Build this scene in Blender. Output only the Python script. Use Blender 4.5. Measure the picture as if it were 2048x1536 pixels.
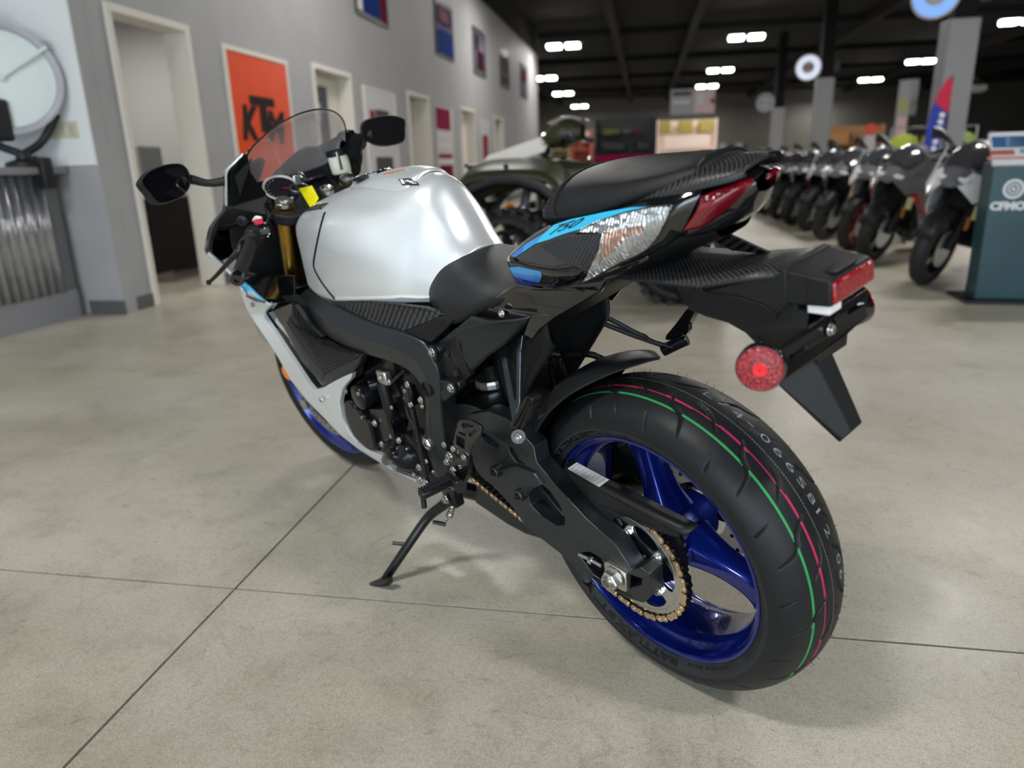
import bpy, bmesh, math, random
from mathutils import Vector, Matrix
from mathutils.geometry import tessellate_polygon
from mathutils.bvhtree import BVHTree

# ---------------------------------------------------------------- scene, camera, light
for o in list(bpy.data.objects): bpy.data.objects.remove(o)
SC = bpy.context.scene
COL = SC.collection
random.seed(7)

cam_d = bpy.data.cameras.new('camera'); cam_d.sensor_width = 36.0; cam_d.sensor_fit = 'HORIZONTAL'
cam_d.lens = 25.35; cam_d.clip_start = .02; cam_d.clip_end = 200
cam = bpy.data.objects.new('camera', cam_d); COL.objects.link(cam); SC.camera = cam
CR, CU, CF = Vector((.9844, .1738, -.0267)), Vector((-.0255, .2917, .9562)), Vector((-.1740, .9406, -.2916))
cam.matrix_world = Matrix(((CR.x, CU.x, -CF.x, -.111), (CR.y, CU.y, -CF.y, -1.307), (CR.z, CU.z, -CF.z, .983), (0, 0, 0, 1)))
cam_d.dof.use_dof = True; cam_d.dof.focus_distance = 1.36; cam_d.dof.aperture_fstop = 2.4

SC.view_settings.view_transform = 'Standard'; SC.view_settings.look = 'None'
SC.view_settings.gamma = 1.0; SC.view_settings.use_curve_mapping = False
SC.view_settings.exposure = 0.04

w = bpy.data.worlds.new('daylight'); SC.world = w; w.use_nodes = True
bgn = w.node_tree.nodes['Background']; bgn.inputs[0].default_value = (.76, .89, 1.0, 1); bgn.inputs[1].default_value = 8.0
# the storefront windows behind the camera let the daylight in
pd = bpy.data.lights.new('window_portal', 'AREA'); pd.shape = 'RECTANGLE'; pd.size = 9.0; pd.size_y = 2.9; pd.cycles.is_portal = True
po = bpy.data.objects.new('window_portal', pd); COL.objects.link(po); po.location = (1.2, -6.95, 1.75); po.rotation_euler = (math.radians(90), 0, 0)

# ---------------------------------------------------------------- helpers
PI = math.pi
def lk(o, parent=None):
    COL.objects.link(o)
    if parent: o.parent = parent
    return o
def tag(o, label=None, cat=None, group=None, kind=None):
    if label: o['label'] = label
    if cat: o['category'] = cat
    if group: o['group'] = group
    if kind: o['kind'] = kind
    return o
def empty(name, label, cat, loc=(0,0,0), rz=0, group=None):
    o = bpy.data.objects.new(name, None); o.empty_display_size = .1; lk(o)
    o.location = loc; o.rotation_euler = (0, 0, rz); return tag(o, label, cat, group)
def recalc(me):
    bm = bmesh.new(); bm.from_mesh(me); bmesh.ops.recalc_face_normals(bm, faces=bm.faces); bm.to_mesh(me); bm.free()
def mk(name, verts, faces, mat, parent=None, smooth=38, fix=True, bev=0, seg=2, sub=0, solid=0, soff=-1):
    me = bpy.data.meshes.new(name); me.from_pydata([tuple(v) for v in verts], [], faces)
    if fix: recalc(me)
    if smooth:
        for p in me.polygons: p.use_smooth = True
        if smooth < 180: me.set_sharp_from_angle(angle=math.radians(smooth))
    if mat: me.materials.append(mat)
    o = bpy.data.objects.new(name, me); lk(o, parent)
    if solid:
        m = o.modifiers.new('solid', 'SOLIDIFY'); m.thickness = solid; m.offset = soff
    if bev:
        m = o.modifiers.new('bevel', 'BEVEL'); m.width = bev; m.segments = seg; m.limit_method = 'ANGLE'; m.angle_limit = .6; m.harden_normals = False
    if sub:
        m = o.modifiers.new('sub', 'SUBSURF'); m.levels = sub; m.render_levels = sub
    return o
def mirror(o, name=None, parent=None):          # the same part on the other side of the bike
    me = o.data.copy()
    for v in me.vertices: v.co.y = -v.co.y
    me.flip_normals()
    c = o.copy(); c.data = me; lk(c); c.parent = parent or o.parent
    if name: c.name = name
    return c
def cr1(p0, p1, p2, p3, t):
    return .5*((2*p1) + (p2-p0)*t + (2*p0-5*p1+4*p2-p3)*t*t + (3*p1-p0-3*p2+p3)*t*t*t)
def cr(pts, n, closed=False):                   # Catmull-Rom through the points
    P = [Vector(p) for p in pts]; N = len(P); out = []
    if closed:
        for i in range(N):
            for k in range(n): out.append(cr1(P[i-1], P[i], P[(i+1) % N], P[(i+2) % N], k/n))
        return out
    Q = [2*P[0]-P[1]] + P + [2*P[-1]-P[-2]]
    for i in range(1, N):
        for k in range(n): out.append(cr1(Q[i-1], Q[i], Q[i+1], Q[i+2], k/n))
    out.append(P[-1]); return out
def gridfaces(nr, nc, closed=False):
    F = []
    for i in range(nr-1):
        for j in range(nc if closed else nc-1):
            k = (j+1) % nc
            F.append((i*nc+j, i*nc+k, (i+1)*nc+k, (i+1)*nc+j))
    return F
def surfgrid(rows, nu, nv, closed=False):       # smooth grid through rows of control points
    A = [cr(r, nv, closed) for r in rows]
    cols = [cr([a[j] for a in A], nu) for j in range(len(A[0]))]
    return [[c[i] for c in cols] for i in range(len(cols[0]))]
def loft(name, rows, mat, parent=None, nu=5, nv=4, closed=True, caps=True, **kw):
    G = surfgrid(rows, nu, nv, closed); nr, nc = len(G), len(G[0])
    V = [p for r in G for p in r]; F = gridfaces(nr, nc, closed)
    if caps and closed: F += [tuple(range(nc))[::-1], tuple(range((nr-1)*nc, nr*nc))]
    o = mk(name, V, F, mat, parent, **kw)
    if not closed: outward(o.data)
    return o
def outward(me):                                # an open shell of the bike shows its outer face
    if sum(p.area*(p.normal.y*p.center.y + .05*p.normal.z) for p in me.polygons) < 0: me.flip_normals()
def half(rows):                                 # mirrored open sections: half profiles from the centre line outwards
    return [[(x, -y, z) for (x, y, z) in r[::-1][:-1]] + list(r) for r in rows]
def plate(name, pts, t, mat, parent=None, holes=(), bev=.0015, d=(0, -1, 0), smooth=38, seg=2):
    d = Vector(d); loops = [[Vector(p) for p in pts]] + [[Vector(p) for p in h] for h in holes]
    ax = max(range(3), key=lambda k: abs(d[k])); ij = [k for k in range(3) if k != ax]
    flat = [[Vector((p[ij[0]], p[ij[1]], 0)) for p in l] for l in loops]
    tri = tessellate_polygon(flat); V = [p for l in loops for p in l]; n = len(V)
    F = [tuple(f) for f in tri] + [tuple(n+i for i in f[::-1]) for f in tri]; s = 0
    for l in loops:
        m = len(l)
        for i in range(m): F.append((s+i, s+(i+1) % m, n+s+(i+1) % m, n+s+i))
        s += m
    return mk(name, V + [p + d*t for p in V], F, mat, parent, bev=bev, smooth=smooth, seg=seg)
def frame_of(ax):
    a = Vector(ax).normalized(); b = a.orthogonal().normalized()
    if abs(a.y) > .9: b = Vector((1, 0, 0)); b = (b - a*b.dot(a)).normalized()
    return a, b, a.cross(b)
def lathe(name, prof, o, ax, mat, parent=None, n=28, close=True, **kw):   # prof: (along axis, radius)
    a, b, c = frame_of(ax); o = Vector(o); V = []; F = []
    for (h, r) in prof:
        for k in range(n):
            t = 2*PI*k/n; V.append(o + a*h + (b*math.cos(t) + c*math.sin(t))*r)
    F = gridfaces(len(prof), n, True)
    if close: F += [tuple(range(n)), tuple(range((len(prof)-1)*n, len(prof)*n))[::-1]]
    return mk(name, V, F, mat, parent, **kw)
def cyl(name, p0, p1, r, mat, parent=None, n=20, ch=.0008, r1=None, **kw):
    p0, p1 = Vector(p0), Vector(p1); L = (p1-p0).length; r1 = r if r1 is None else r1
    return lathe(name, [(0, r-ch), (ch, r), (L-ch, r1), (L, r1-ch)], p0, p1-p0, mat, parent, n=n, **kw)
def tubegeo(pts, r, n=10, res=6):
    P = cr(pts, res) if res > 1 else [Vector(p) for p in pts]
    R = r if isinstance(r, (list, tuple)) else None; V = []; F = []
    up = None
    for i, p in enumerate(P):
        t = (P[min(i+1, len(P)-1)] - P[max(i-1, 0)]).normalized()
        if up is None: up = t.orthogonal().normalized()
        up = (up - t*up.dot(t)).normalized(); s = t.cross(up)
        if R:
            u = i/(len(P)-1)*(len(R)-1); k = min(int(u), len(R)-2); rr = R[k]+(R[k+1]-R[k])*(u-k)
        else: rr = r
        for k in range(n):
            a = 2*PI*k/n; V.append(p + (up*math.cos(a) + s*math.sin(a))*rr)
    F = gridfaces(len(P), n, True) + [tuple(range(n)), tuple(range((len(P)-1)*n, len(P)*n))[::-1]]
    return V, F
def tube(name, pts, r, mat, parent=None, n=10, res=6, **kw):
    V, F = tubegeo(pts, r, n, res); return mk(name, V, F, mat, parent, **kw)
def boxgeo(c, s, M=None):
    V = [Vector((c[0]+s[0]*.5*i, c[1]+s[1]*.5*j, c[2]+s[2]*.5*k)) for i in (-1, 1) for j in (-1, 1) for k in (-1, 1)]
    if M: V = [M @ v for v in V]
    return V, [(0,1,3,2), (4,6,7,5), (0,4,5,1), (2,3,7,6), (0,2,6,4), (1,5,7,3)]
def box(name, c, s, mat, parent=None, M=None, bev=.002, **kw):
    V, F = boxgeo(c, s, M); return mk(name, V, F, mat, parent, bev=bev, **kw)
def boxl(name, lo, hi, mat, parent=None, **kw):
    return box(name, [(a+b)/2 for a, b in zip(lo, hi)], [b-a for a, b in zip(lo, hi)], mat, parent, **kw)
def join(parts):
    V = []; F = []
    for (v, f) in parts:
        n = len(V); V += list(v); F += [tuple(i+n for i in q) for q in f]
    return V, F
def bolt(name, p, ax, r, mat, parent=None, h=None, washer=True):   # flanged cap head with a hex socket
    a, b, c = frame_of(ax); p = Vector(p); h = h or r*.8; V = []; n = 16
    prof = ([(0, r*1.35), (r*.22, r*1.35), (r*.3, r*1.25)] if washer else []) + [(r*.3, r), (h, r), (h+r*.12, r*.85), (h+r*.12, r*.52), (h-r*.35, r*.5)]
    for (q, rr) in prof:
        for k in range(n):
            t = 2*PI*k/n; V.append(p + a*q + (b*math.cos(t) + c*math.sin(t))*rr)
    F = gridfaces(len(prof), n, True) + [tuple(range((len(prof)-1)*n, len(prof)*n))[::-1]]
    return mk(name, V, F, mat, parent)
def hexnut(name, p, ax, r, h, mat, parent=None, bore=.5, stud=0):
    a, b, c = frame_of(ax); p = Vector(p); V = []
    prof = [(0, r, 6), (h*.85, r, 6), (h, r*.9, 6), (h, r*bore, 24), (h+stud, r*bore, 24), (h+stud, r*bore*.68, 24), (h+stud-.6*r, r*bore*.66, 24)]
    n = 24
    for (q, rr, m) in prof:
        for k in range(n):
            t = 2*PI*k/n
            if m == 6:
                u = (t % (PI/3)) - PI/6; q2 = rr*math.cos(PI/6)/math.cos(u)
            else: q2 = rr
            V.append(p + a*q + (b*math.cos(t) + c*math.sin(t))*q2)
    F = gridfaces(len(prof), n, True) + [tuple(range((len(prof)-1)*n, len(prof)*n))[::-1]]
    return mk(name, V, F, mat, parent, smooth=25)
def textgeo(s, size, shear=0, bold=0, ext=0):   # flat letters in the xy plane, origin at the left of the baseline
    cu = bpy.data.curves.new('t', 'FONT'); cu.body = s; cu.size = size; cu.shear = shear; cu.offset = bold; cu.extrude = ext; cu.resolution_u = 3
    o = bpy.data.objects.new('t', cu); COL.objects.link(o)
    me = bpy.data.meshes.new_from_object(o)
    V = [v.co.copy() for v in me.vertices]; F = [tuple(p.vertices) for p in me.polygons]
    bpy.data.objects.remove(o); bpy.data.curves.remove(cu); bpy.data.meshes.remove(me)
    return V, F
def textwidth(V): return max(v.x for v in V) if V else 0
def bvh_of(o):
    me = o.data; return BVHTree.FromPolygons([v.co for v in me.vertices], [tuple(p.vertices) for p in me.polygons])
def onto(name, V, F, bv, mat, parent, off=.0007, cuts=2, maxe=.02, down=None):     # lay a flat outline onto a surface
    bm = bmesh.new(); vs = [bm.verts.new(v) for v in V]
    for f in F:
        try: bm.faces.new([vs[i] for i in f])
        except ValueError: pass
    bmesh.ops.triangulate(bm, faces=bm.faces)
    for _ in range(cuts):
        es = [e for e in bm.edges if e.calc_length() > maxe]
        if not es: break
        bmesh.ops.subdivide_edges(bm, edges=es, cuts=1, use_grid_fill=False)
        bmesh.ops.triangulate(bm, faces=bm.faces)
    for v in bm.verts:
        if down:
            hit = [h for h in (b.ray_cast(Vector((v.co.x, v.co.y, 2.0)), Vector((0, 0, -1))) for b in down) if h[0]]
            if hit: v.co = max((h[0] for h in hit), key=lambda q: q.z) + Vector((0, 0, off))
            continue
        loc, nor, _, _ = bv.find_nearest(v.co)
        if loc: v.co = loc + nor*off*(1 if nor.y*loc.y + .05*nor.z >= 0 else -1)
    me = bpy.data.meshes.new(name); bm.to_mesh(me); bm.free()
    for p in me.polygons: p.use_smooth = True
    me.materials.append(mat); o = bpy.data.objects.new(name, me); return lk(o, parent)
def poly(pts):
    tri = tessellate_polygon([[Vector((p[0], p[2], 0)) for p in pts]]); return [Vector(p) for p in pts], [tuple(t) for t in tri]

# ---------------------------------------------------------------- materials
def mat(name, col, rough=.5, metal=0, coat=0, noise=0, nscale=40, bump=0, bscale=300, spec=.5, emit=0, ecol=None, alpha=1, trans=0, ior=1.45, crough=.06, rnoise=0, sheen=0):
    m = bpy.data.materials.new(name); m.use_nodes = True; nt = m.node_tree; b = nt.nodes['Principled BSDF']
    I = b.inputs; c = (*col, 1) if len(col) == 3 else col
    I['Base Color'].default_value = c; I['Roughness'].default_value = rough; I['Metallic'].default_value = metal
    I['Coat Weight'].default_value = coat; I['Coat Roughness'].default_value = crough; I['Specular IOR Level'].default_value = spec
    I['Transmission Weight'].default_value = trans; I['IOR'].default_value = ior; I['Alpha'].default_value = alpha
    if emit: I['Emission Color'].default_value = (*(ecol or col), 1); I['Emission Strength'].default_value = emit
    if noise or bump or rnoise:
        tc = nt.nodes.new('ShaderNodeTexCoord')
    if noise or rnoise:
        n = nt.nodes.new('ShaderNodeTexNoise'); n.inputs['Scale'].default_value = nscale; n.inputs['Detail'].default_value = 6
        nt.links.new(tc.outputs['Object'], n.inputs['Vector'])
        if noise:
            r = nt.nodes.new('ShaderNodeValToRGB')
            r.color_ramp.elements[0].position = .3; r.color_ramp.elements[1].position = .7
            r.color_ramp.elements[0].color = tuple(x*(1-noise) for x in c[:3]) + (1,); r.color_ramp.elements[1].color = tuple(min(1, x*(1+noise)) for x in c[:3]) + (1,)
            nt.links.new(n.outputs['Fac'], r.inputs['Fac']); nt.links.new(r.outputs['Color'], I['Base Color'])
        if rnoise:
            mr = nt.nodes.new('ShaderNodeMapRange'); mr.inputs['To Min'].default_value = max(0, rough-rnoise); mr.inputs['To Max'].default_value = rough+rnoise
            nt.links.new(n.outputs['Fac'], mr.inputs['Value']); nt.links.new(mr.outputs['Result'], I['Roughness'])
    if bump:
        n2 = nt.nodes.new('ShaderNodeTexNoise'); n2.inputs['Scale'].default_value = bscale; n2.inputs['Detail'].default_value = 3
        nt.links.new(tc.outputs['Object'], n2.inputs['Vector'])
        bn = nt.nodes.new('ShaderNodeBump'); bn.inputs['Strength'].default_value = bump; bn.inputs['Distance'].default_value = .001
        nt.links.new(n2.outputs['Fac'], bn.inputs['Height']); nt.links.new(bn.outputs['Normal'], I['Normal'])
    return m

# ---------------------------------------------------------------- the showroom
M = {}
M['wall'] = mat('grey_wall_paint', (.36, .36, .365), .62, noise=.05, nscale=3, bump=.05, bscale=60)
M['white_wall'] = mat('white_wall', (.80, .82, .82), .55, noise=.03, nscale=2)
M['trim'] = mat('cream_trim', (.70, .66, .59), .45)
M['base'] = mat('baseboard_grey', (.10, .10, .105), .5)
M['ceil'] = mat('ceiling_black', (.0022, .0022, .003), .9)
M['beam'] = mat('beam_black', (.0045, .0042, .005), .8)
M['farwall'] = mat('far_wall_taupe', (.13, .125, .115), .8, noise=.1, nscale=.4)
M['joint'] = mat('joint_dark', (.03, .026, .022), .9)
M['blk'] = mat('black_plastic_bg', (.012, .012, .013), .45)
M['blkm'] = mat('black_metal_bg', (.02, .02, .022), .35, metal=.6)
M['rub'] = mat('rubber_bg', (.016, .016, .017), .65)
M['chrome'] = mat('chrome_bg', (.75, .75, .76), .18, metal=1)
M['steel'] = mat('galvanised_steel', (.52, .54, .57), .3, metal=.9, noise=.1, nscale=20)
M['glass'] = mat('window_glass', (.8, .85, .88), .02, alpha=.10)
M['lamp'] = mat('lamp_diffuser', (1, 1, 1), .4, emit=14, ecol=(1, .985, .95))

def floor_material():
    m = bpy.data.materials.new('polished_concrete'); m.use_nodes = True; nt = m.node_tree; b = nt.nodes['Principled BSDF']; N = nt.nodes.new; Lk = nt.links.new
    tc = N('ShaderNodeTexCoord'); geo = N('ShaderNodeNewGeometry')
    def noise(sc, det, dist=0, rough=.6):
        n = N('ShaderNodeTexNoise'); n.inputs['Scale'].default_value = sc; n.inputs['Detail'].default_value = det; n.inputs['Distortion'].default_value = dist; n.inputs['Roughness'].default_value = rough
        Lk(geo.outputs['Position'], n.inputs['Vector']); return n
    def ramp(src, stops):
        r = N('ShaderNodeValToRGB'); cr_ = r.color_ramp
        while len(cr_.elements) < len(stops): cr_.elements.new(.5)
        for e, (p, c) in zip(cr_.elements, stops): e.position = p; e.color = (*c, 1)
        Lk(src, r.inputs['Fac']); return r
    def mix(a, b_, fac, mode='MIX'):
        x = N('ShaderNodeMix'); x.data_type = 'RGBA'; x.blend_type = mode
        if isinstance(fac, float): x.inputs[0].default_value = fac
        else: Lk(fac, x.inputs[0])
        Lk(a, x.inputs[6]); Lk(b_, x.inputs[7]); return x.outputs[2]
    big = ramp(noise(1.1, 5, .4).outputs['Fac'], [(.3, (.35, .318, .245)), (.55, (.44, .412, .338)), (.75, (.52, .495, .42))])
    mid = ramp(noise(5, 7, .2, .7).outputs['Fac'], [(.34, (.74, .73, .70)), (.5, (1, 1, 1)), (.7, (1.06, 1.06, 1.06))])
    fine = ramp(noise(300, 3, 0, .8).outputs['Fac'], [(.30, (.50, .49, .46)), (.47, (1, 1, 1)), (.66, (1.35, 1.35, 1.32))])
    fine2 = ramp(noise(95, 4, .3, .8).outputs['Fac'], [(.30, (.66, .65, .62)), (.5, (1, 1, 1)), (.7, (1.15, 1.15, 1.13))])
    scuff = ramp(noise(11, 9, 2.2, .8).outputs['Fac'], [(.55, (1, 1, 1)), (.62, (.80, .78, .73)), (.70, (.52, .50, .45))])
    c = mix(big.outputs[0], mid.outputs[0], .65, 'MULTIPLY'); c = mix(c, fine.outputs[0], .8, 'MULTIPLY'); c = mix(c, fine2.outputs[0], .6, 'MULTIPLY'); c = mix(c, scuff.outputs[0], .75, 'MULTIPLY')
    vo = N('ShaderNodeTexVoronoi'); vo.feature = 'DISTANCE_TO_EDGE'; vo.inputs['Scale'].default_value = 2.3
    nz = noise(3.5, 4); vm = N('ShaderNodeVectorMath'); vm.operation = 'MULTIPLY_ADD'; vm.inputs[1].default_value = (.35, .35, .35)
    Lk(nz.outputs['Color'], vm.inputs[0]); Lk(geo.outputs['Position'], vm.inputs[2]); Lk(vm.outputs[0], vo.inputs['Vector'])
    crk = ramp(vo.outputs['Distance'], [(0, (.66, .64, .60)), (.006, (.80, .79, .77)), (.013, (1, 1, 1))])
    msk = ramp(noise(1.7, 3).outputs['Fac'], [(.52, (0, 0, 0)), (.66, (1, 1, 1))])
    one = N('ShaderNodeRGB'); one.outputs[0].default_value = (1, 1, 1, 1)
    c = mix(c, mix(one.outputs[0], crk.outputs[0], msk.outputs[0]), .45, 'MULTIPLY')
    Lk(c, b.inputs['Base Color'])
    rr = ramp(noise(5, 6, .6).outputs['Fac'], [(.3, (.36,)*3), (.7, (.52,)*3)]); Lk(rr.outputs[0], b.inputs['Roughness'])
    b.inputs['Coat Weight'].default_value = .12; b.inputs['Coat Roughness'].default_value = .22
    bp = N('ShaderNodeBump'); bp.inputs['Strength'].default_value = .08; bp.inputs['Distance'].default_value = .002; Lk(noise(160, 3).outputs['Fac'], bp.inputs['Height']); Lk(bp.outputs[0], b.inputs['Normal'])
    return m
M['floor'] = floor_material()

def st(o, label=None): return tag(o, label, None, None, 'structure')
fl = st(boxl('floor', (-14, -8, -.2), (26, 56, -.012), M['joint'], bev=0))
xs = [-14, -12.06, -8.4, -4.74, -1.08, 2.58, 6.24, 9.9, 26]; ys = [-8] + [.1+1.83*k for k in range(-4, 9)] + [56]
for i in range(len(xs)-1):
    for j in range(len(ys)-1):
        boxl('slab', (xs[i]+.0034, ys[j]+.0034, -.1), (xs[i+1]-.0034, ys[j+1]-.0034, 0), M['floor'], fl, bev=0)
st(boxl('ceiling', (-14, -8, 5.3), (26, 56, 5.5), M['ceil'], bev=0))
for k, x in enumerate([-9, -6.2, -1.2, 1.3, 6.8, 13, 18]):
    st(boxl('trim_%d' % (20+k), (x-.12, -7, 4.95), (x+.12, 55.5, 5.3), M['beam'], bev=0))
for k, y in enumerate(range(12, 54, 7)):
    st(boxl('trim_%d' % (30+k), (-13, y-.08, 5.1), (25, y+.08, 5.3), M['beam'], bev=0))
st(boxl('wall_far', (-14, 54, 0), (26, 54.3, 5.3), M['farwall'], bev=0))
st(boxl('wall_right', (25.7, -8, 0), (26, 54, 5.3), M['farwall'], bev=0))
st(boxl('wall_left_far', (-14, 25.3, 0), (-13.7, 54, 5.3), M['farwall'], bev=0))
# back wall with the storefront windows (behind the camera)
V, F = join([boxgeo(((a+b)/2, -7, (c+d)/2), (b-a, .2, d-c)) for (a, b, c, d) in [(-14, -3.3, 0, 5.3), (5.7, 26, 0, 5.3), (-3.3, 5.7, 0, .3), (-3.3, 5.7, 3.2, 5.3), (-.4, -.3, .3, 3.2), (2.6, 2.7, .3, 3.2)]])
st(mk('wall_back', V, F, M['wall'], smooth=0))
for k, (a, b) in enumerate([(-3.3, -.4), (-.3, 2.6), (2.7, 5.7)]):
    g = st(boxl('window_%d' % (k+1), (a, -7.01, .3), (b, -6.99, 3.2), M['glass'], bev=0))

# left wall with its door openings
WX = -3.86; doors = [(3.74, 4.62), (7.06, 8.10), (10.54, 11.66), (14.0, 15.2), (17.5, 18.6)]
rects = []; y0 = 3.5
for (a, b) in doors: rects += [(y0, a-.03, 0, 4.55), (a-.03, b+.03, 2.12, 4.55)]; y0 = b+.03
rects.append((y0, 25.3, 0, 4.55))
V, F = join([boxgeo((WX-.09, (a+b)/2, (c+d)/2), (.18, b-a, d-c)) for (a, b, c, d) in rects])
st(mk('wall_left', V, F, M['wall'], smooth=0))
st(boxl('wall_left_end', (-13.9, 25.3, 0), (WX, 25.48, 5.3), M['wall'], bev=0))
st(boxl('trim_50', (WX-.18, 3.5, 4.55), (WX+.01, 25.3, 5.3), M['ceil'], bev=0))
st(boxl('wall_left_column', (-5.35, 3.36, 0), (WX-.001, 3.5, 4.55), M['wall'], bev=.004)); st(boxl('wall_left_panel', (-5.35, 3.345, 1.055), (WX-.003, 3.36, 4.55), M['white_wall'], bev=0))
y0 = 3.5
for k, (a, b) in enumerate(doors + [(25.3, 25.3)]):
    st(boxl('baseboard_left_%d' % k, (WX, y0 + .002, 0), (WX+.012, a-.06, .10), M['base'])); y0 = b+.06
st(boxl('baseboard_column', (-4.14, 3.347, 0), (WX+.012, 3.36, .10), M['base']))
for k, (a, b) in enumerate(doors):
    t = [((a-.055, a), (0, 2.145)), ((b, b+.055), (0, 2.145)), ((a, b), (2.09, 2.145))]
    V, F = join([boxgeo((WX-.08, (p[0]+p[1])/2, (q[0]+q[1])/2), (.21, p[1]-p[0], q[1]-q[0])) for p, q in t])
    st(mk('trim_%d' % (k+1), V, F, M['trim'], smooth=0, bev=.004))
# the rooms behind the doors
M['office'] = mat('office_wall', (.52, .52, .52), .6)
V, F = join([boxgeo((-7.0, 11.6, 1.3), (.1, 16.0, 2.6)), boxgeo((-5.5, 11.6, 2.66), (3.0, 16.0, .1))] + [boxgeo((-5.5, y, 1.3), (3, .1, 2.6)) for y in (3.57, 6.5, 9.6, 13, 16.5, 19.6)])
st(mk('wall_office', V, F, M['office'], smooth=0))
for k, (y, e) in enumerate([(5.1, 30), (8.0, 5), (11.3, 8), (14.8, 8)]):
    L_ = bpy.data.lights.new('office_lamp', 'AREA'); L_.size = .6; L_.energy = e; L_.color = (1, .95, .88)
    t = empty('office_ceiling_lamp', ['square ceiling lamp inside the first open office', 'square ceiling lamp behind the dark blue door', 'square ceiling lamp inside the office past the white poster', 'square ceiling lamp inside the fourth office'][k], 'lamp', (-5.4, y, 2.6), 0, 'lamps in the offices')
    box('housing', (0, 0, -.02), (.66, .66, .04), M['trim'], t); lo = bpy.data.objects.new('lamp_light', L_); lk(lo, t); lo.location = (0, 0, -.05)

# door leaves
M['navy'] = mat('navy_door', (.018, .022, .045), .4); M['notice'] = mat('notice_paper', (.35, .36, .33), .6)
d = st(boxl('door_2', (WX-.20, 7.08, .01), (WX-.155, 8.08, 2.085), M['trim'])); 
boxl('door_panel', (WX-.158, 7.20, .15), (WX-.145, 7.72, 1.95), M['navy'], d)
boxl('notice', (WX-.146, 7.30, 1.55), (WX-.142, 7.50, 1.75), M['notice'], d)
cyl('door_handle', (WX-.15, 8.0, 1.0), (WX-.09, 8.0, 1.0), .012, M['chrome'], d)
d = st(boxl('door_3', (-4.9, 11.6, .01), (WX-.17, 11.64, 2.08), M['trim']))
d = st(boxl('door_4', (WX-.20, 14.02, .01), (WX-.155, 15.18, 2.085), M['trim']))

# office furniture through the first door
M['deskd'] = mat('desk_dark', (.018, .017, .018), .4); M['mon'] = mat('monitor_back', (.33, .35, .32), .35); M['silv'] = mat('monitor_frame', (.5, .5, .52), .3, metal=.5)
t = empty('office_desk', 'dark office desk inside the open doorway', 'desk', (-5.12, 5.62, 0))
box('desk_top', (0, 0, .735), (.8, 1.5, .04), M['deskd'], t); box('modesty_panel', (.3, 0, .38), (.03, 1.4, .68), M['deskd'], t)
for sy in (-1, 1): box('side_panel', (0, sy*.7, .36), (.72, .04, .715), M['deskd'], t)
box('drawer_front', (.325, -.35, .5), (.02, .4, .2), M['deskd'], t)
t = empty('desk_monitor', 'pale flat monitor standing on the dark office desk', 'monitor', (-5.0, 5.52, .755), .2)
box('screen', (0, 0, .32), (.03, .48, .32), M['mon'], t, bev=.004); box('bezel', (-.004, 0, .32), (.034, .51, .35), M['silv'], t); box('stand', (-.04, 0, .1), (.03, .06, .2), M['silv'], t); box('foot', (-.02, 0, .008), (.16, .22, .016), M['silv'], t)
t = empty('office_chair', 'black office chair beside the desk in the open doorway', 'chair', (-5.95, 5.5, 0), .3)
box('seat', (0, 0, .48), (.48, .48, .08), M['deskd'], t, bev=.02); box('backrest', (-.24, 0, .82), (.07, .44, .56), M['deskd'], t, bev=.02)
cyl('post', (0, 0, .1), (0, 0, .45), .03, M['blkm'], t)
for k in range(5):
    a = k*2*PI/5; tube('leg', [(0, 0, .12), (.16*math.cos(a), .16*math.sin(a), .09), (.28*math.cos(a), .28*math.sin(a), .05)], .018, M['blkm'], t, n=8, res=2); cyl('caster', (.28*math.cos(a)-.01, .28*math.sin(a)-.012, .028), (.28*math.cos(a)+.012, .28*math.sin(a)+.012, .028), .028, M['blk'], t, n=12)
st(tag(boxl('paper_tray', (-5.1, 5.0, .756), (-4.85, 5.2, .80), M['white_wall'], bev=.004), 'white tray of paper on the office desk', 'tray')).pop('kind')

# posters on the left wall
def flattext(name, s, size, o, u, v, mt, parent, shear=0, bold=0, width=None):
    V, F = textgeo(s, size, shear, bold, .002)
    if width:
        k = width/textwidth(V); V = [Vector((p.x*k, p.y, p.z)) for p in V]
    u, v = Vector(u), Vector(v); n = u.cross(v); o = Vector(o)
    return mk(name, [o + u*p.x + v*p.y + n*(p.z+.002) for p in V], F, mt, parent, smooth=0, fix=False)
UY, UZ = (0, 1, 0), (0, 0, 1)
def poster(label, ya, yb, za, zb_, col, rough=.4, group=None, frame=None, frm=.03, name='wall_poster'):
    t = empty(name, label, 'poster', (WX, (ya+yb)/2, za), 0, group)
    w_, h_ = yb-ya, zb_-za
    boxl('sheet', (.004, -w_/2, 0), (.016, w_/2, h_), mat('poster_print', col, rough, noise=.06, nscale=5, spec=.25), t, bev=.001)
    if frame:
        V, F = join([boxgeo((.012, s*(w_/2), h_/2), (.03, frm, h_+frm)) for s in (-1, 1)] + [boxgeo((.012, 0, z), (.03, w_-frm, frm)) for z in (0, h_)])
        mk('frame', V, F, frame, t, smooth=0)
    return t
M['pblack'] = mat('print_black', (0.030, 0.025, 0.025), .85, spec=.08); M['pwhite'] = mat('print_white', (0.750, 0.750, 0.760), .85, spec=.08); M['pred'] = mat('print_red', (0.300, 0.018, 0.030), .85, spec=.08); M['pgrey'] = mat('print_grey', (0.078, 0.078, 0.084), .85, spec=.08)
M['pblue'] = mat('print_blue', (0.009, 0.036, 0.204), .85, spec=.08); M['pink'] = mat('print_magenta', (0.252, 0.018, 0.060), .85, spec=.08); M['pdred'] = mat('print_dark_red', (0.168, 0.006, 0.036), .85, spec=.08)
t = poster('orange window poster with black KTM lettering', 5.17, 6.36, .85, 2.06, (.72, .075, .02), .25, frame=M['trim'], frm=.04)
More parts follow.
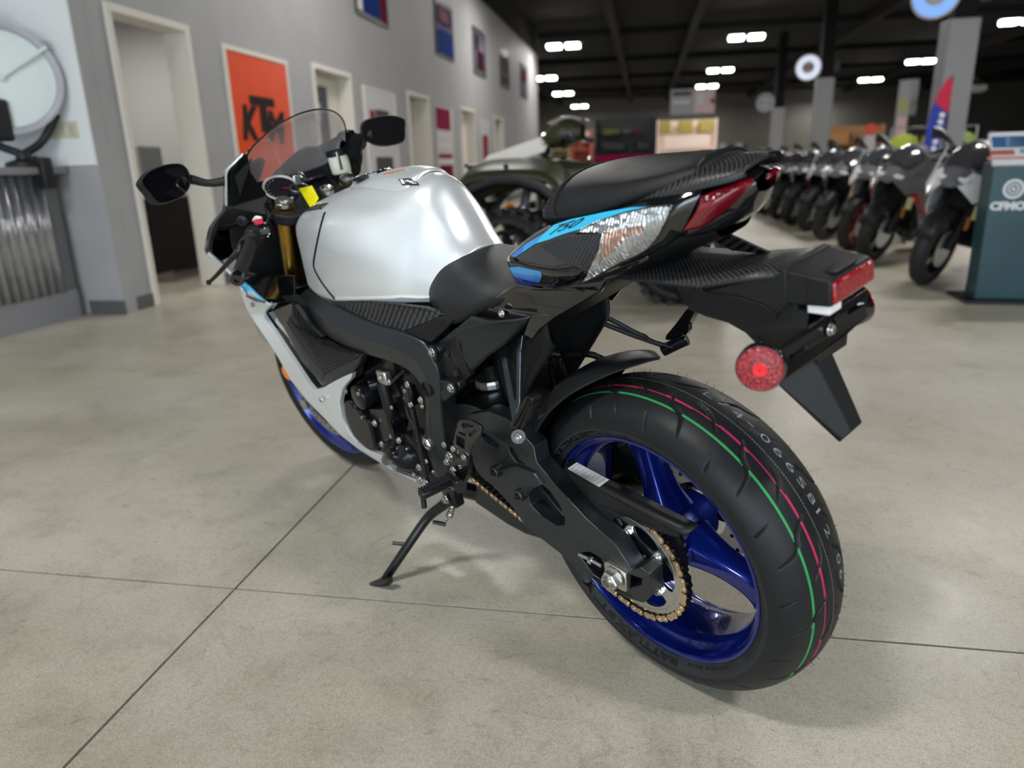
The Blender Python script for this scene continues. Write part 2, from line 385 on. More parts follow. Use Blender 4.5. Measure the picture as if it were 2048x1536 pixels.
flattext('lettering', 'K', .40, (.016, -.45, .44), UY, UZ, M['pblack'], t, .2, .024, .34); flattext('lettering', 'M', .40, (.016, .03, .42), UY, UZ, M['pblack'], t, .2, .024, .40)
flattext('lettering', 'T', .42, (.016, -.22, .52), UY, UZ, M['pblack'], t, 0, .024, .46)
t = poster('white poster with a red and grey logo between two doorways', 8.56, 9.83, .75, 2.03, (.56, .57, .58), frame=M['trim'])
boxl('logo_bar', (.016, -.46, .74), (.019, -.27, 1.0), M['pred'], t, bev=0); boxl('logo_bar', (.016, -.24, .78), (.019, .32, 1.02), M['pgrey'], t, bev=0)
boxl('logo_bar', (.019, -.10, .80), (.021, .1, .90), M['pwhite'], t, bev=0); boxl('logo_bar', (.016, -.36, .12), (.019, .36, .38), M['pgrey'], t, bev=0)
t = poster('magenta and white poster on the left wall', 12.07, 13.3, .7, 2.03, (.60, .56, .57))
boxl('colour_block', (.016, -.60, .93), (.019, .40, 1.31), M['pink'], t, bev=0); boxl('colour_block', (.016, -.55, .42), (.019, .45, .50), M['pink'], t, bev=0); boxl('colour_block', (.016, -.52, -.0), (.019, .45, .30), M['pdred'], t, bev=0)
for z, n_ in ((.80, 5), (.62, 4), (.33, 6)):
    for k in range(n_): boxl('letter_block', (.016, -.5+k*.95/n_, z), (.019, -.5+(k+.6)*.95/n_, z+.07), M['pwhite'], t, bev=0)
t = poster('small grey poster with a red block far along the wall', 15.7, 16.9, .8, 2.0, (.45, .45, .46))
boxl('colour_block', (.016, -.3, .3), (.019, .3, .85), mat('print_brick', (0.210, 0.036, 0.036), .85, spec=.08), t, bev=0)
def high(label, ya, parts, za=2.93):
    t = poster(label, ya, ya+1.22, za, 3.85, (.05, .04, .07), .45, 'posters high on the left wall', M['blk'])
    for k, (a, b, c, d, m) in enumerate(parts): boxl('print_area', (.0155, a, c), (.0180+.0015*k, b, d), m, t, bev=0)
    return t
high('high poster with blue and white racing print and a red edge', 8.55, [(-.55, -.38, .05, .85, M['pwhite']), (-.36, .30, .04, .88, M['pblue']), (-.2, .05, .3, .7, mat('print_pale', (0.150, 0.180, 0.300), .85, spec=.08)), (.32, .58, .04, .88, M['pdred'])])
t = high('high poster with a deep blue lower half and a pale diagonal stripe', 12.37, [(-.58, .58, .03, .45, M['pblue']), (-.55, .5, .52, .85, mat('print_plum', (0.072, 0.018, 0.060), .85, spec=.08)), (-.3, .3, .6, .8, mat('print_rose', (0.240, 0.120, 0.168), .85, spec=.08))])
plate('stripe', [(.0215, -.58, .40), (.0215, .58, .52), (.0215, .58, .58), (.0215, -.58, .46)], .004, mat('print_lilac', (0.132, 0.120, 0.252), .85, spec=.08), t, d=(-1, 0, 0), bev=0)
high('dark maroon high poster, third along the wall', 15.4, [(-.3, .45, .1, .5, mat('print_maroon', (0.036, 0.006, 0.018), .85, spec=.08)), (-.4, -.1, .5, .8, mat('print_night', (0.012, 0.009, 0.024), .85, spec=.08))])
high('olive and pink high poster, fourth along the wall', 18.5, [(-.5, .5, .08, .3, mat('print_olive', (0.060, 0.054, 0.018), .85, spec=.08)), (-.5, .5, .34, .8, mat('print_dusk', (0.120, 0.060, 0.072), .85, spec=.08))])
high('dark red and black high poster, farthest along the wall', 21.7, [(-.5, .5, .45, .8, mat('print_wine', (0.084, 0.006, 0.024), .85, spec=.08))])

# service counter in the recess on the left
st(boxl('wall_left_recess', (-5.5, -5, 0), (-5.35, 3.36, 5.3), M['white_wall'], bev=0))
M['ctop'] = mat('counter_top_grey', (.25, .25, .27), .4); M['cbase'] = mat('counter_panel_grey', (.15, .15, .155), .5)
t = empty('service_counter', 'grey service counter faced with corrugated metal beside the open doorway', 'counter', (-4.17, 0, 0))
boxl('counter_top', (-.65, -4.5, 1.0), (.08, 3.34, 1.05), M['ctop'], t, bev=.006); boxl('base_panel', (-.5, -4.4, 0), (-.0, 3.28, .999), M['cbase'], t)
boxl('toe_board', (-.0, -4.4, 0), (.02, 3.28, .2), M['ctop'], t); boxl('end_post', (-.02, 3.17, .2), (.012, 3.28, .999), M['cbase'], t)
rows = []; n_ = 7*8*12
for i in range(n_+1):
    y = -4.4 + 7.57*i/n_; d_ = .014*max(-.75, min(.75, 1.6*math.sin(2*PI*y/.076)))
    rows.append([(.024+d_, y, .2), (.024+d_, y, .998)])
mk('corrugated_panel', [p for r in rows for p in r], gridfaces(len(rows), 2), M['steel'], t, smooth=50, solid=.002)
t = empty('wall_outlet', 'cream outlet plate on the white wall above the counter', 'outlet', (-4.07, 3.345, 1.29), -PI/2)
M['cream'] = mat('cream_plastic', (.62, .58, .46), .4)
box('cover_plate', (.004, 0, 0), (.008, .24, .11), M['cream'], t)
for k in range(3): box('socket', (.010, -.075+k*.075, 0), (.006, .035, .07), mat('socket_cream', (.5, .46, .36), .4), t)
# round white disc on its black bracket
M['ring'] = mat('ring_plastic', (.42, .41, .45), .3); M['disc'] = mat('frosted_disc', (.78, .84, .83), .35)
t = empty('round_display', 'large round white disc with a grey rim on a black bracket on the counter', 'display', (-4.22, 3.02, 1.05))
ax = Vector((.68, -.73, .04)).normalized(); c0 = Vector((-.02, .08, .55)); sd = Vector((.73, .68, 0))
lathe('rim', [(-.05, .315), (-.05, .335), (.06, .345), (.06, .315), (.05, .30), (-.04, .30), (-.05, .315)], c0, ax, M['ring'], t, n=64, close=False)
lathe('face', [(.03, .001), (.034, .15), (.02, .30), (-.02, .30), (-.02, .001)], c0, ax, M['disc'], t, n=64, close=False)
a_, b_, c_ = frame_of(ax)
for q in (.6, 2.6): dv = sd*math.cos(q) + Vector((0, 0, 1))*math.sin(q); tube('spoke', [c0 + ax*.055 - dv*.02, c0 + ax*.065 + dv*.345], .012, M['disc'], t, res=1)
box('rim_latch', c0 + sd*.27 + Vector((0, 0, .22)) + ax*.03, (.05, .05, .04), M['ring'], t, bev=.008); box('top_mount', c0 + Vector((0, 0, .37)) - sd*.03, (.10, .06, .12), M['ring'], t, bev=.01)
foot = Vector((.02, .08, .0))
tube('bracket_arm', [c0 + sd*.27 - Vector((0, 0, .21)), c0 + sd*.16 - Vector((0, 0, .38)), foot + Vector((0, 0, .08))], .026, M['blk'], t, n=10, res=4); tube('bracket_arm', [c0 - sd*.27 - Vector((0, 0, .21)), c0 - sd*.14 - Vector((0, 0, .38)), foot + Vector((0, 0, .08))], .026, M['blk'], t, n=10, res=4); tube('bracket_arm', [c0 + sd*.27 - Vector((0, 0, .21)), c0 + sd*.02 - Vector((0, 0, .30)), c0 - sd*.12 - Vector((0, 0, .33))], .022, M['blk'], t, n=10, res=4)
lathe('bracket_foot', [(0, .12), (.03, .11), (.05, .05), (.09, .04)], foot + Vector((0, 0, .002)), (0, 0, 1), M['blk'], t, n=24); box('control_box', c0 - sd*.10 + ax*.07 - Vector((0, 0, .26)), (.16, .16, .26), M['blk'], t, bev=.02)
boxl('clamp', (.10, .06, -.14), (.17, .15, .06), M['blk'], t, bev=.01); tube('clamp_arm', [foot + Vector((.02, .0, .05)), Vector((.10, .10, .05))], .022, M['blk'], t, res=1)

# ceiling lamps: pairs of LED panels on black housings, each with its own light
def lamp(i, x, y, label, e):
    t = empty('ceiling_lamp', label, 'lamp', (x, y, 4.6), 0, 'paired ceiling lamps')
    box('housing', (0, 0, .06), (1.22, .42, .08), M['blkm'], t)
    for s in (-1, 1):
        box('diffuser', (s*.30, 0, -.02), (.42, .38, .13), M['lamp'], t, bev=.008)
        tube('suspension_wire', [(s*.5, 0, .1), (s*.5, 0, .69)], .004, M['blkm'], t, n=5, res=1)
    L_ = bpy.data.lights.new('lamp_light', 'AREA'); L_.shape = 'RECTANGLE'; L_.size = 1.16; L_.size_y = .36; L_.energy = e; L_.color = (1, .97, .93)
    o = bpy.data.objects.new('lamp_light', L_); lk(o, t); o.location = (0, 0, -.09)
E_ = 135
for i, (x, y, s) in enumerate([(-2.8, 24.0, 'leftmost near ceiling lamp by the grey wall'), (-4.6, 32.9, 'second ceiling lamp of the left row'), (-4.6, 40.7, 'third ceiling lamp of the left row'), (-4.55, 50.6, 'farthest ceiling lamp of the left row'),
        (2.9, 24.3, 'nearest ceiling lamp of the middle row'), (2.95, 33.1, 'second ceiling lamp of the middle row'), (2.95, 40.2, 'third ceiling lamp of the middle row'), (3.1, 51, 'farthest ceiling lamp of the middle row over the hanging sign'),
        (10.6, 24.2, 'large ceiling lamp at the right edge beside the tall pillar'), (10.95, 33.4, 'second ceiling lamp of the right row'), (11.0, 40.6, 'third ceiling lamp of the right row'), (11.2, 52, 'farthest ceiling lamp of the right row by the round white sign'),
        (-2.2, 15.3, 'ceiling lamp over the left wall posters'), (3.6, 15.3, 'ceiling lamp over the parked motorcycles'), (10.6, 15.3, 'ceiling lamp at the right over the far motorcycles'),
        (-2.2, 6.6, 'ceiling lamp above the poster wall'), (3.6, 6.6, 'ceiling lamp above the motorcycle row'), (10.6, 6.6, 'ceiling lamp far to the right'),
        (-2.2, -2.2, 'ceiling lamp above the counter side behind the camera'), (3.6, -2.2, 'ceiling lamp to the right behind the camera')]):
    lamp(i, x, y, s, E_*(.6 if -3 < x < -2 and y > 0 else 1))

# ---------------------------------------------------------------- pillars and their signs
M['pillar'] = mat('pillar_grey', (.30, .30, .31), .6); M['sign_w'] = mat('sign_white_lit', (.8, .85, 1), .4, emit=.55, ecol=(.75, .83, 1)); M['sign_b'] = mat('sign_blue_lit', (.2, .42, .95), .4, emit=.45, ecol=(.25, .5, 1)); M['sign_d'] = mat('sign_dim', (.25, .29, .32), .4)
for k, (x, y, h, lab) in enumerate([(4.45, 11.5, 2.85, 'tall grey square pillar nearest on the right'), (4.55, 20.6, 2.95, 'grey square pillar under the round white sign'), (4.78, 29, 2.75, 'thin far grey pillar left of the round white sign')]):
    p = tag(boxl('wall_pillar_%d' % (k+1), (x-.21, y-.21, 0), (x+.21, y+.21, h), M['pillar'], bev=.02), lab, None, None, 'structure')
    boxl('pillar_upper', (x-.15, y-.15, h), (x+.15, y+.15, 5.3), M['ceil'], p, bev=0)
    r_ = .33; s = [(-.42, -.1, .34), (-.46, -.1, .27), (-.5, -.1, .18)][k]
    t = empty('round_sign', ['round glowing blue sign beside the nearest pillar', 'round glowing white sign with red lettering on the pillar', 'dim round sign on the far pillar'][k], 'sign', (x+s[0], y+s[1], h+s[2]), 0, 'round signs on the pillars')
    dr = Vector((-.3, -.95, 0))
    lathe('sign_case', [(-.05, r_*.98), (.05, r_), (.055, r_*.93)], (0, 0, 0), dr, M['ring'], t, n=40)
    lathe('sign_face', [(.05, .001), (.06, r_*.9), (.052, r_*.92)], (0, 0, 0), dr, [M['sign_b'], M['sign_w'], M['sign_d']][k], t, n=40, close=False)
    u = Vector((.95, -.3, 0)); bm_ = [M['pgrey'], M['pred'], M['pgrey']][k]
    for q in range(4): box('letter_block', (0, 0, 0), (.055, .01, .06), bm_, t, M=Matrix.Translation(dr*.07 + u*(-.12+.075*q)) @ Matrix.Rotation(-.305, 4, 'Z'), bev=0)
    box('bracket', (-s[0]*.6, .05, .02), (abs(s[0])*.9, .06, .06), M['blkm'], t); box('speaker_box', (-s[0]+.24, .05, 0), (.14, .16, .24), M['pgrey'], t)

# feather flag, hanging banners and display stands in the distance
M['flag'] = mat('flag_blue', (.015, .04, .32), .6); M['flagr'] = mat('flag_red', (.5, .01, .05), .6)
t = empty('feather_flag', 'blue feather flag with a red top and white lettering beside the nearest pillar', 'flag', (3.66, 9.9, 0))
ol = [(-.02, .75), (-.03, 1.1), (.0, 1.5), (.07, 1.75), (.15, 1.90), (.20, 1.94), (.22, 1.8), (.215, 1.5), (.18, 1.15), (.14, .75)]
plate('sail', [(x, 0, z) for x, z in ol], .012, M['flag'], t, bev=0); plate('sail_top', [(.035, -.008, 1.62), (.07, -.008, 1.755), (.15, -.008, 1.905), (.205, -.008, 1.945), (.225, -.008, 1.8), (.22, -.008, 1.48)], .012, M['flagr'], t, bev=0)
tube('pole', [(.22, .012, 0), (.225, .012, 1.4), (.22, .012, 1.95)], .014, M['blkm'], t, res=2); lathe('base', [(0, .22), (.03, .2), (.05, .05)], (.22, 0, 0), (0, 0, 1), M['blk'], t)
for q in range(7): box('letter_block', (.09+.010*q, -.010, .95+.085*q), (.06, .006, .055), M['pwhite'], t, bev=0)
def hang(name, label, x0, x1, z0, z1, y, cols, cat='banner'):
    t = empty(name, label, cat, ((x0+x1)/2, y, z0)); w_, h_ = x1-x0, z1-z0
    boxl('panel', (-w_/2, 0, 0), (w_/2, .04, h_), cols[0], t)
    for k, (a, b, c, d, m) in enumerate(cols[1]): boxl('print_area', (-w_/2+a*w_, -.006-.003*k, c*h_), (-w_/2+b*w_, .001, d*h_), m, t, bev=0)
    for s in (-1, 1): tube('suspension_wire', [(s*w_*.4, .02, h_), (s*w_*.4, .02, 5.25-z0)], .006, M['blkm'], t, n=5, res=1)
    return t
M['ban'] = mat('banner_grey', (.42, .42, .44), .6); M['banp'] = mat('banner_pink', (.75, .55, .57), .6); M['pyel'] = mat('print_yellow', (.46, .36, .09), .7); M['pbei'] = mat('beige_glow', (.72, .58, .50), .6, emit=.25); M['pora'] = mat('print_orange', (.45, .22, .09), .6); M['hiviz'] = mat('hi_viz', (.42, .5, .06), .7)  # pbei: faint glow added to the beige stand, which is no lamp
hang('hanging_sign', 'grey and pink sign hanging from the dark ceiling', .58, 1.86, 2.25, 2.95, 22, (M['ban'], [(.04, .46, .75, .9, M['pgrey']), (.04, .44, .45, .55, M['pwhite']), (.54, .98, .05, .95, M['banp']), (.6, .75, .4, .8, M['pwhite']), (.9, .98, .4, .6, M['pred'])]), 'sign')
t = hang('hanging_banner', 'narrow white banner hanging over the motorcycles', 6.55, 6.85, 1.3, 2.85, 21, (M['ban'], [(.1, .9, .5, .68, mat('print_straw', (.5, .47, .2), .6)), (.1, .9, .1, .4, M['banp'])]))
hang('hanging_banner', 'broad pale banner hanging just behind the narrow one', 7.0, 7.35, 2.0, 2.95, 22, (M['ban'], []))
t = empty('ring_chandelier', 'grey ring shaped fixture hanging between the pillars', 'fixture', (8.1, 21, 2.55))
V, F = tubegeo([(.5*math.cos(a*PI/12), .5*math.sin(a*PI/12), 0) for a in range(25)], .07, 8, 1); mk('ring', V, F, mat('fixture_grey', (.3, .3, .3), .5), t)
for a in (0, 2.1, 4.2): tube('suspension_wire', [(.5*math.cos(a), .5*math.sin(a), .05), (0, 0, .5)], .01, M['blkm'], t, n=5, res=1)
tube('stem', [(0, 0, .5), (0, 0, 2.7)], .02, M['blkm'], t, n=6, res=1)
def stand(name, label, x0, x1, z1, y, m, cat, deco=(), dz=.0, dep=.8):
    t = empty(name, label, cat, ((x0+x1)/2, y, 0)); w_ = x1-x0
    boxl('back_panel', (-w_/2, dep*.5-.05, dz), (w_/2, dep*.5, z1), m, t)
    for s in (-1, 1): boxl('side_panel', (s*w_/2-.03, -dep*.5, dz), (s*w_/2+.03, dep*.5, z1), m, t)
    for z in (.3, .8, 1.3):
        if z < z1: boxl('shelf', (-w_/2, -dep*.5, z), (w_/2, dep*.5-.05, z+.04), m, t)
    for (a, b, c, d, mm) in deco: boxl('goods', (-w_/2+a*w_, -dep*.5-.03, c), (-w_/2+b*w_, dep*.3, d), mm, t, bev=.02)
    return t
stand('display_stand', 'tall black display stand with a faint coloured stripe', -1.85, .22, 2.45, 26, M['blk'], 'display', [(.12, .4, 1.88, 2.05, mat('goods_moss', (.08, .08, .02), .6)), (.45, .6, 1.9, 2.05, M['pgrey']), (.66, .74, 1.9, 2.03, M['pdred']), (.0, 1, .85, 1.2, M['pdred']), (.1, .5, 1.36, 1.6, M['blkm']), (.7, .9, 1.36, 1.6, M['blkm'])])
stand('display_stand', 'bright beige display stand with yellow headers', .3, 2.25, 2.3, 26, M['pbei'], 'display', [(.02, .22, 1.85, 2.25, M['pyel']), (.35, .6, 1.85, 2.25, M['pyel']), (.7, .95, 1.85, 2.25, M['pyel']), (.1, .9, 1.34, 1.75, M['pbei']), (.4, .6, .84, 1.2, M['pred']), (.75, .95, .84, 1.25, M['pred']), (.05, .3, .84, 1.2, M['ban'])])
stand('display_stand', 'beige display stand with a green header behind the quad bike', -2.7, -2.2, 1.7, 20, mat('goods_straw', (.42, .36, .16), .6), 'display', [(.1, .9, 1.55, 1.68, mat('goods_green', (.2, .3, .08), .6))])
t = stand('display_stand', 'small orange red display stand behind the quad bike', -2.1, -1.6, 1.85, 20, mat('goods_coral', (.55, .13, .08), .6), 'display', [(.5, .95, 1.5, 1.8, M['banp'])])
stand('shelf_rack', 'brown wooden rack of boxes right of the thin far pillar', 5.9, 7.9, 1.95, 27, M['pora'], 'rack', [(.0, .45, 1.36, 1.7, M['pora']), (.5, 1, 1.36, 1.75, mat('goods_card', (.32, .17, .08), .7)), (0, 1, .85, 1.15, mat('goods_dark', (.05, .04, .04), .7))])
for k, (x, y, m, lab) in enumerate([(5.75, 17.5, M['hiviz'], 'yellow green riding jacket hanging on a rack'), (6.38, 17.5, mat('jacket_gold', (.32, .22, .04), .7), 'gold riding jacket hanging next to the yellow green one'), (7.0, 17.5, mat('jacket_lime', (.33, .42, .12), .7), 'pale lime riding jacket hanging on a rack')]):
    t = empty('riding_jacket', lab, 'jacket', (x, y, .55))
    loft('body', [[(.20*math.cos(a)*q, .09*math.sin(a)*q, z) for a in [i*PI/4 for i in range(8)]] for z, q in ((.2, .9), (.5, 1), (.75, 1.05), (.85, .5))], m, t, nu=2, nv=2)
    for s in (-1, 1): tube('sleeve', [(s*.18, 0, .78), (s*.27, 0, .5), (s*.28, -.02, .22)], [.07, .06, .045], m, t, n=8, res=3)
    tube('hanger', [(0, 0, .83), (0, 0, .93), (.02, 0, .955)], .006, M['chrome'], t, n=6, res=2); 
t = empty('clothes_rail', 'steel clothes rail carrying the riding jackets', 'rail', (6.35, 17.5, 0))
tube('crossbar', [(-.9, 0, 1.54), (.9, 0, 1.54)], .015, M['chrome'], t, res=1)
for s in (-1, 1): tube('post', [(s*.9, 0, .03), (s*.9, 0, 1.54)], .015, M['chrome'], t, res=1); tube('foot', [(s*.9, -.3, .015), (s*.9, .3, .015)], .015, M['chrome'], t, res=1)
t = empty('gas_pump_sign', 'white standing sign with a red round top', 'sign', (5.28, 18.5, 0)); boxl('board', (-.12, -.05, .1), (.12, .05, 1.42), M['ban'], t); lathe('round_top', [(-.05, .14), (.05, .14)], (0, 0, 1.55), (0, -1, 0), mat('sign_orange', (.55, .08, .05), .5), t); box('foot', (0, 0, .05), (.4, .3, .1), M['blk'], t)
for k, (x0, x1, y, z, n_) in enumerate([(8, 14.5, 30, 1.5, 9), (-1.6, 4.5, 36, 1.6, 8), (9, 17, 40, 1.7, 9), (15, 22, 27, 1.5, 8), (-10, -3, 44, 1.8, 7)]):
    t = stand('store_shelf', ['long dark store shelf behind the pillars on the right', 'long dark store shelf behind the beige display', 'far dark store shelf on the right', 'dark store shelf at the far right edge', 'far dark store shelf on the left'][k], x0, x1, z, y, M['blk'], 'shelf')
    for q in range(n_):
        c = random.choice([(.30, .28, .27), (.06, .06, .07), (.32, .03, .04), (.03, .06, .2), (.2, .2, .22), (.5, .48, .46), (.08, .07, .06), (.03, .16, .12)])
        for z_ in (.34, .84, 1.34):
            ww = (x1-x0)/n_; xx = -(x1-x0)/2 + ww*(q+random.uniform(.2, .5)); boxl('goods', (xx, -.35, z_), (xx+ww*random.uniform(.3, .5), .2, z_+random.uniform(.12, .36)), mat('goods_mix', c, .6), t, bev=.02)

# teal information stand at the right edge
M['teal'] = mat('stand_teal', (.012, .055, .07), .35, noise=.15, nscale=3); M['screenp'] = mat('leaflet_blue', (.03, .12, .30), .5)
t = empty('info_stand', 'dark teal information stand with a white tilted top and a round logo', 'stand', (2.318, 4.12, 0), -.08)
boxl('foot_plate', (-.27, -.20, 0), (.30, .24, .02), M['blk'], t); 
plate('column', [(-.19, -.10, .02), (.19, -.10, .02), (.20, -.10, .91), (-.20, -.10, .91)], -.2, M['teal'], t, d=(0, -1, 0), bev=.006)
Mt = Matrix.Translation((0, -.02, .99)) @ Matrix.Rotation(math.radians(50), 4, 'X')
box('tilted_top', (.0, 0, 0), (.42, .26, .03), M['pwhite'], t, M=Mt, bev=.006)
for (a, b, c, d, m) in [(-.2, .2, .0, .09, M['screenp']), (-.12, -.02, .01, .08, mat('leaflet_sky', (.35, .5, .7), .5)), (-.22, -.08, -.06, -.02, mat('leaflet_red', (.45, .12, .09), .5)), (-.05, .04, -.05, -.015, mat('leaflet_teal', (.2, .32, .42), .5)), (.06, .2, -.06, -.02, M['pgrey']), (-.24, .2, -.095, -.075, mat('leaflet_rose', (.6, .25, .2), .5))]:
    box('leaflet_print', ((a+b)/2, (c+d)/2, .0165), (b-a, d-c, .002), m, t, M=Mt, bev=0)
lathe('logo_ring', [(0, .062), (.006, .062), (.006, .045), (0, .045)], (-.065, -.10, .742), (0, -1, 0), M['pwhite'], t, n=40, close=False); lathe('logo_ring', [(0, .034), (.006, .034), (.006, .024), (0, .024)], (-.065, -.10, .742), (0, -1, 0), M['pwhite'], t, n=32, close=False)
lathe('logo_dot', [(0, .013), (.006, .012)], (-.065, -.10, .742), (0, -1, 0), M['pwhite'], t, n=20)
flattext('lettering', 'CFMOTO', .068, (-.185, -.101, .612), (1, 0, 0), UZ, M['pwhite'], t, 0, .004, .31)

# ---------------------------------------------------------------- parked motorcycles
def wheelgeo(c, r, w_, n=28):
    pr = [(-w_*.5, r*.74), (-w_*.5, r*.84), (-w_*.36, r*.95), (0, r), (w_*.36, r*.95), (w_*.5, r*.84), (w_*.5, r*.74)]
    V = []
    for (h, q) in pr:
        for k in range(n): a = 2*PI*k/n; V.append(Vector((c[0]+q*math.cos(a), h, c[2]+q*math.sin(a))))
    return V, gridfaces(len(pr), n, True)
def rimgeo(c, r, w_, n=24, sp=5):
    V = []; pr = [(-w_*.45, r*.76), (-w_*.4, r*.66), (0, r*.62), (w_*.4, r*.66), (w_*.45, r*.76)]
    for (h, q) in pr:
        for k in range(n): a = 2*PI*k/n; V.append(Vector((c[0]+q*math.cos(a), h, c[2]+q*math.sin(a))))
    parts = [(V, gridfaces(len(pr), n, True))]
    for k in range(sp):
        a = 2*PI*k/sp+.3; d = Vector((math.cos(a), 0, math.sin(a))); parts.append(tubegeo([Vector(c)+d*.02, Vector(c)+d*r*.66], [.022, .014], 6, 1))
    parts.append(tubegeo([Vector((c[0], -w_*.5, c[2])), Vector((c[0], w_*.5, c[2]))], .03, 10, 1)); return join(parts)
def bgbike(loc, rz, label, body, acc, rim, naked=False, lens=None, name='motorcycle', guard=None):
    t = empty(name, label, 'motorcycle', loc, rz, 'motorcycles parked in the row'); r = t
    lean = Matrix.Rotation(math.radians(-11), 4, 'X')
    def add(nm, V, F, m, **k):
        # front contact patch is the origin; the bike points along +x
        return mk(nm, [lean @ (Vector(v) - Vector((1.39, 0, 0))) for v in V], F, m, r, **k)
    fc, rc = (1.39, 0, .3), (0, 0, .31)
    for nm, c, ra, w_ in (('front', fc, .3, .12), ('rear', rc, .31, .18)):
        add('%s_tyre' % nm, *wheelgeo(c, ra, w_), M['rub']); add('%s_rim' % nm, *rimgeo(c, ra, w_*.9), rim)
    for s in (-1, 1):
        add('fork_leg', *tubegeo([(1.39, s*.09, .3), (1.27, s*.1, .58), (1.13, s*.1, .90)], [.028, .024, .022], 8, 2), M['blkm'] if s > 0 else M['blkm'])
        V, F = tubegeo([(1.385, s*.065+k_*0, .3) for k_ in (0, 1)], .1, 18, 1); add('brake_disc', [Vector((1.39+.14*math.cos(a), s*.062, .3+.14*math.sin(a))) for a in [i*PI/12 for i in range(24)]] + [Vector((1.39+.14*math.cos(a), s*.067, .3+.14*math.sin(a))) for a in [i*PI/12 for i in range(24)]], gridfaces(2, 24, True) + [tuple(range(24)), tuple(range(47, 23, -1))], M['steel'])
    fr = []
    for k in range(9):
        a = math.radians(20+k*17); q = .325; fr.append([(1.39+q*math.cos(a)*(1), y, .3+q*math.sin(a)-abs(y)*.35) for y in (-.065, -.035, 0, .035, .065)])
    add('front_mudguard', [p for row in fr for p in row], gridfaces(9, 5), guard or M['blk'], solid=.006)
    # fairing: nose cowl loft, side panels
    nose = [[(1.24+dx, y*wd, z0+dz*k_) for (y, k_) in ((-1, .0), (-.85, .5), (-.45, .92), (0, 1), (.45, .92), (.85, .5), (1, .0), (.6, -.35), (0, -.5), (-.6, -.35))] for (dx, wd, z0, dz) in ((-.12, .20, .86, .22), (.05, .19, .84, .17), (.2, .13, .80, .10), (.30, .05, .77, .04))]
    G = surfgrid(nose, 3, 2, True); nr, nc = len(G), len(G[0]); add('nose_cowl', [p for q in G for p in q], gridfaces(nr, nc, True) + [tuple(range((nr-1)*nc, nr*nc))], M['gryp'])
    for s in (-1, 1):
        add('headlight', *boxgeo((1.47, s*.075, .81), (.1, .08, .035), Matrix.Rotation(0, 4, 'X')), lens or M['pwhite'], bev=.01)
        pts = [(1.28, s*.20, .86), (1.45, s*.13, .78), (1.36, s*.17, .68), (1.24, s*.22, .55), (1.05, s*.22, .34), (.75, s*.18, .26), (.70, s*.18, .36), (.92, s*.2, .50), (1.0, s*.2, .68), (.98, s*.19, .80)]
        tri = tessellate_polygon([[Vector((p[0], p[2], 0)) for p in pts]]); n = len(pts)
        add('side_fairing', [Vector(p) for p in pts] + [Vector((p[0], p[1]-s*.012, p[2])) for p in pts], [tuple(f) for f in tri] + [tuple(n+i for i in f[::-1]) for f in tri] + [(i, (i+1) % n, n+(i+1) % n, n+i) for i in range(n)], body if not naked else M['blkp'], bev=.004)
        pts = [(1.42, s*.145, .72), (1.30, s*.205, .60), (1.10, s*.225, .50), (.86, s*.2, .44), (.9, s*.2, .48), (1.12, s*.222, .56), (1.30, s*.195, .68)]
        tri = tessellate_polygon([[Vector((p[0], p[2], 0)) for p in pts]]); n = len(pts)
        add('fairing_stripe', [Vector((p[0], p[1]+s*.006, p[2])) for p in pts] + [Vector((p[0], p[1]-s*.006, p[2])) for p in pts], [tuple(f) for f in tri] + [tuple(n+i for i in f[::-1]) for f in tri] + [(i, (i+1) % n, n+(i+1) % n, n+i) for i in range(n)], acc)
        pts = [(1.47, s*.105, .87), (1.53, s*.055, .77), (1.44, s*.165, .66), (1.33, s*.235, .72), (1.22, s*.245, .88), (1.20, s*.225, 1.0), (1.30, s*.185, 1.0), (1.36, s*.19, .84)]
        tri = tessellate_polygon([[Vector((p[0]-p[2]*.3, p[1], 0)) for p in pts]]); n = len(pts)
        add('cowl_wing', [Vector(p) for p in pts] + [Vector((p[0]-.012, p[1]-s*.004, p[2])) for p in pts], [tuple(f) for f in tri] + [tuple(n+i for i in f[::-1]) for f in tri] + [(i, (i+1) % n, n+(i+1) % n, n+i) for i in range(n)], body)
        add('grip', *tubegeo([(1.10, s*.18, .91), (1.02, s*.36, .87)], .018, 8, 1), M['rub'])
        add('mirror', *tubegeo([(1.25, s*.17, 1.02), (1.22, s*.28, 1.08), (1.22, s*.34, 1.08)], [.01, .03, .045], 8, 2), M['blk'])
        if s > 0: add('price_tag', *boxgeo((1.40, .20, .60), (.012, .05, .10)), M['tagy'])
        add('amber_reflector', *boxgeo((1.31, s*.135, .50), (.03, .02, .09), None), M['amber_r'])
    ws = [[(1.22, y, .98+z) for y, z in ((-.16, 0), (-.09, .06), (0, .08), (.09, .06), (.16, 0))], [(1.32, y, .94+z) for y, z in ((-.15, 0), (-.08, .05), (0, .065), (.08, .05), (.15, 0))], [(1.45, y, .86+z) for y, z in ((-.11, 0), (-.06, .03), (0, .04), (.06, .03), (.11, 0))]]
    G = surfgrid(ws, 3, 3); add('windscreen', [p for q in G for p in q], gridfaces(len(G), len(G[0])), M['smoke'], solid=.004)
    tk = half([[(x, y*wd, z0+dz*k_) for (y, k_) in ((0, 1), (.6, .85), (1, .3), (.9, -.6))] for (x, wd, z0, dz) in ((1.05, .11, .85, .05), (.9, .16, .86, .10), (.7, .17, .86, .11), (.5, .09, .80, .05))])
    G = surfgrid(tk, 3, 3); add('fuel_tank', [p for q in G for p in q], gridfaces(len(G), len(G[0])), body)
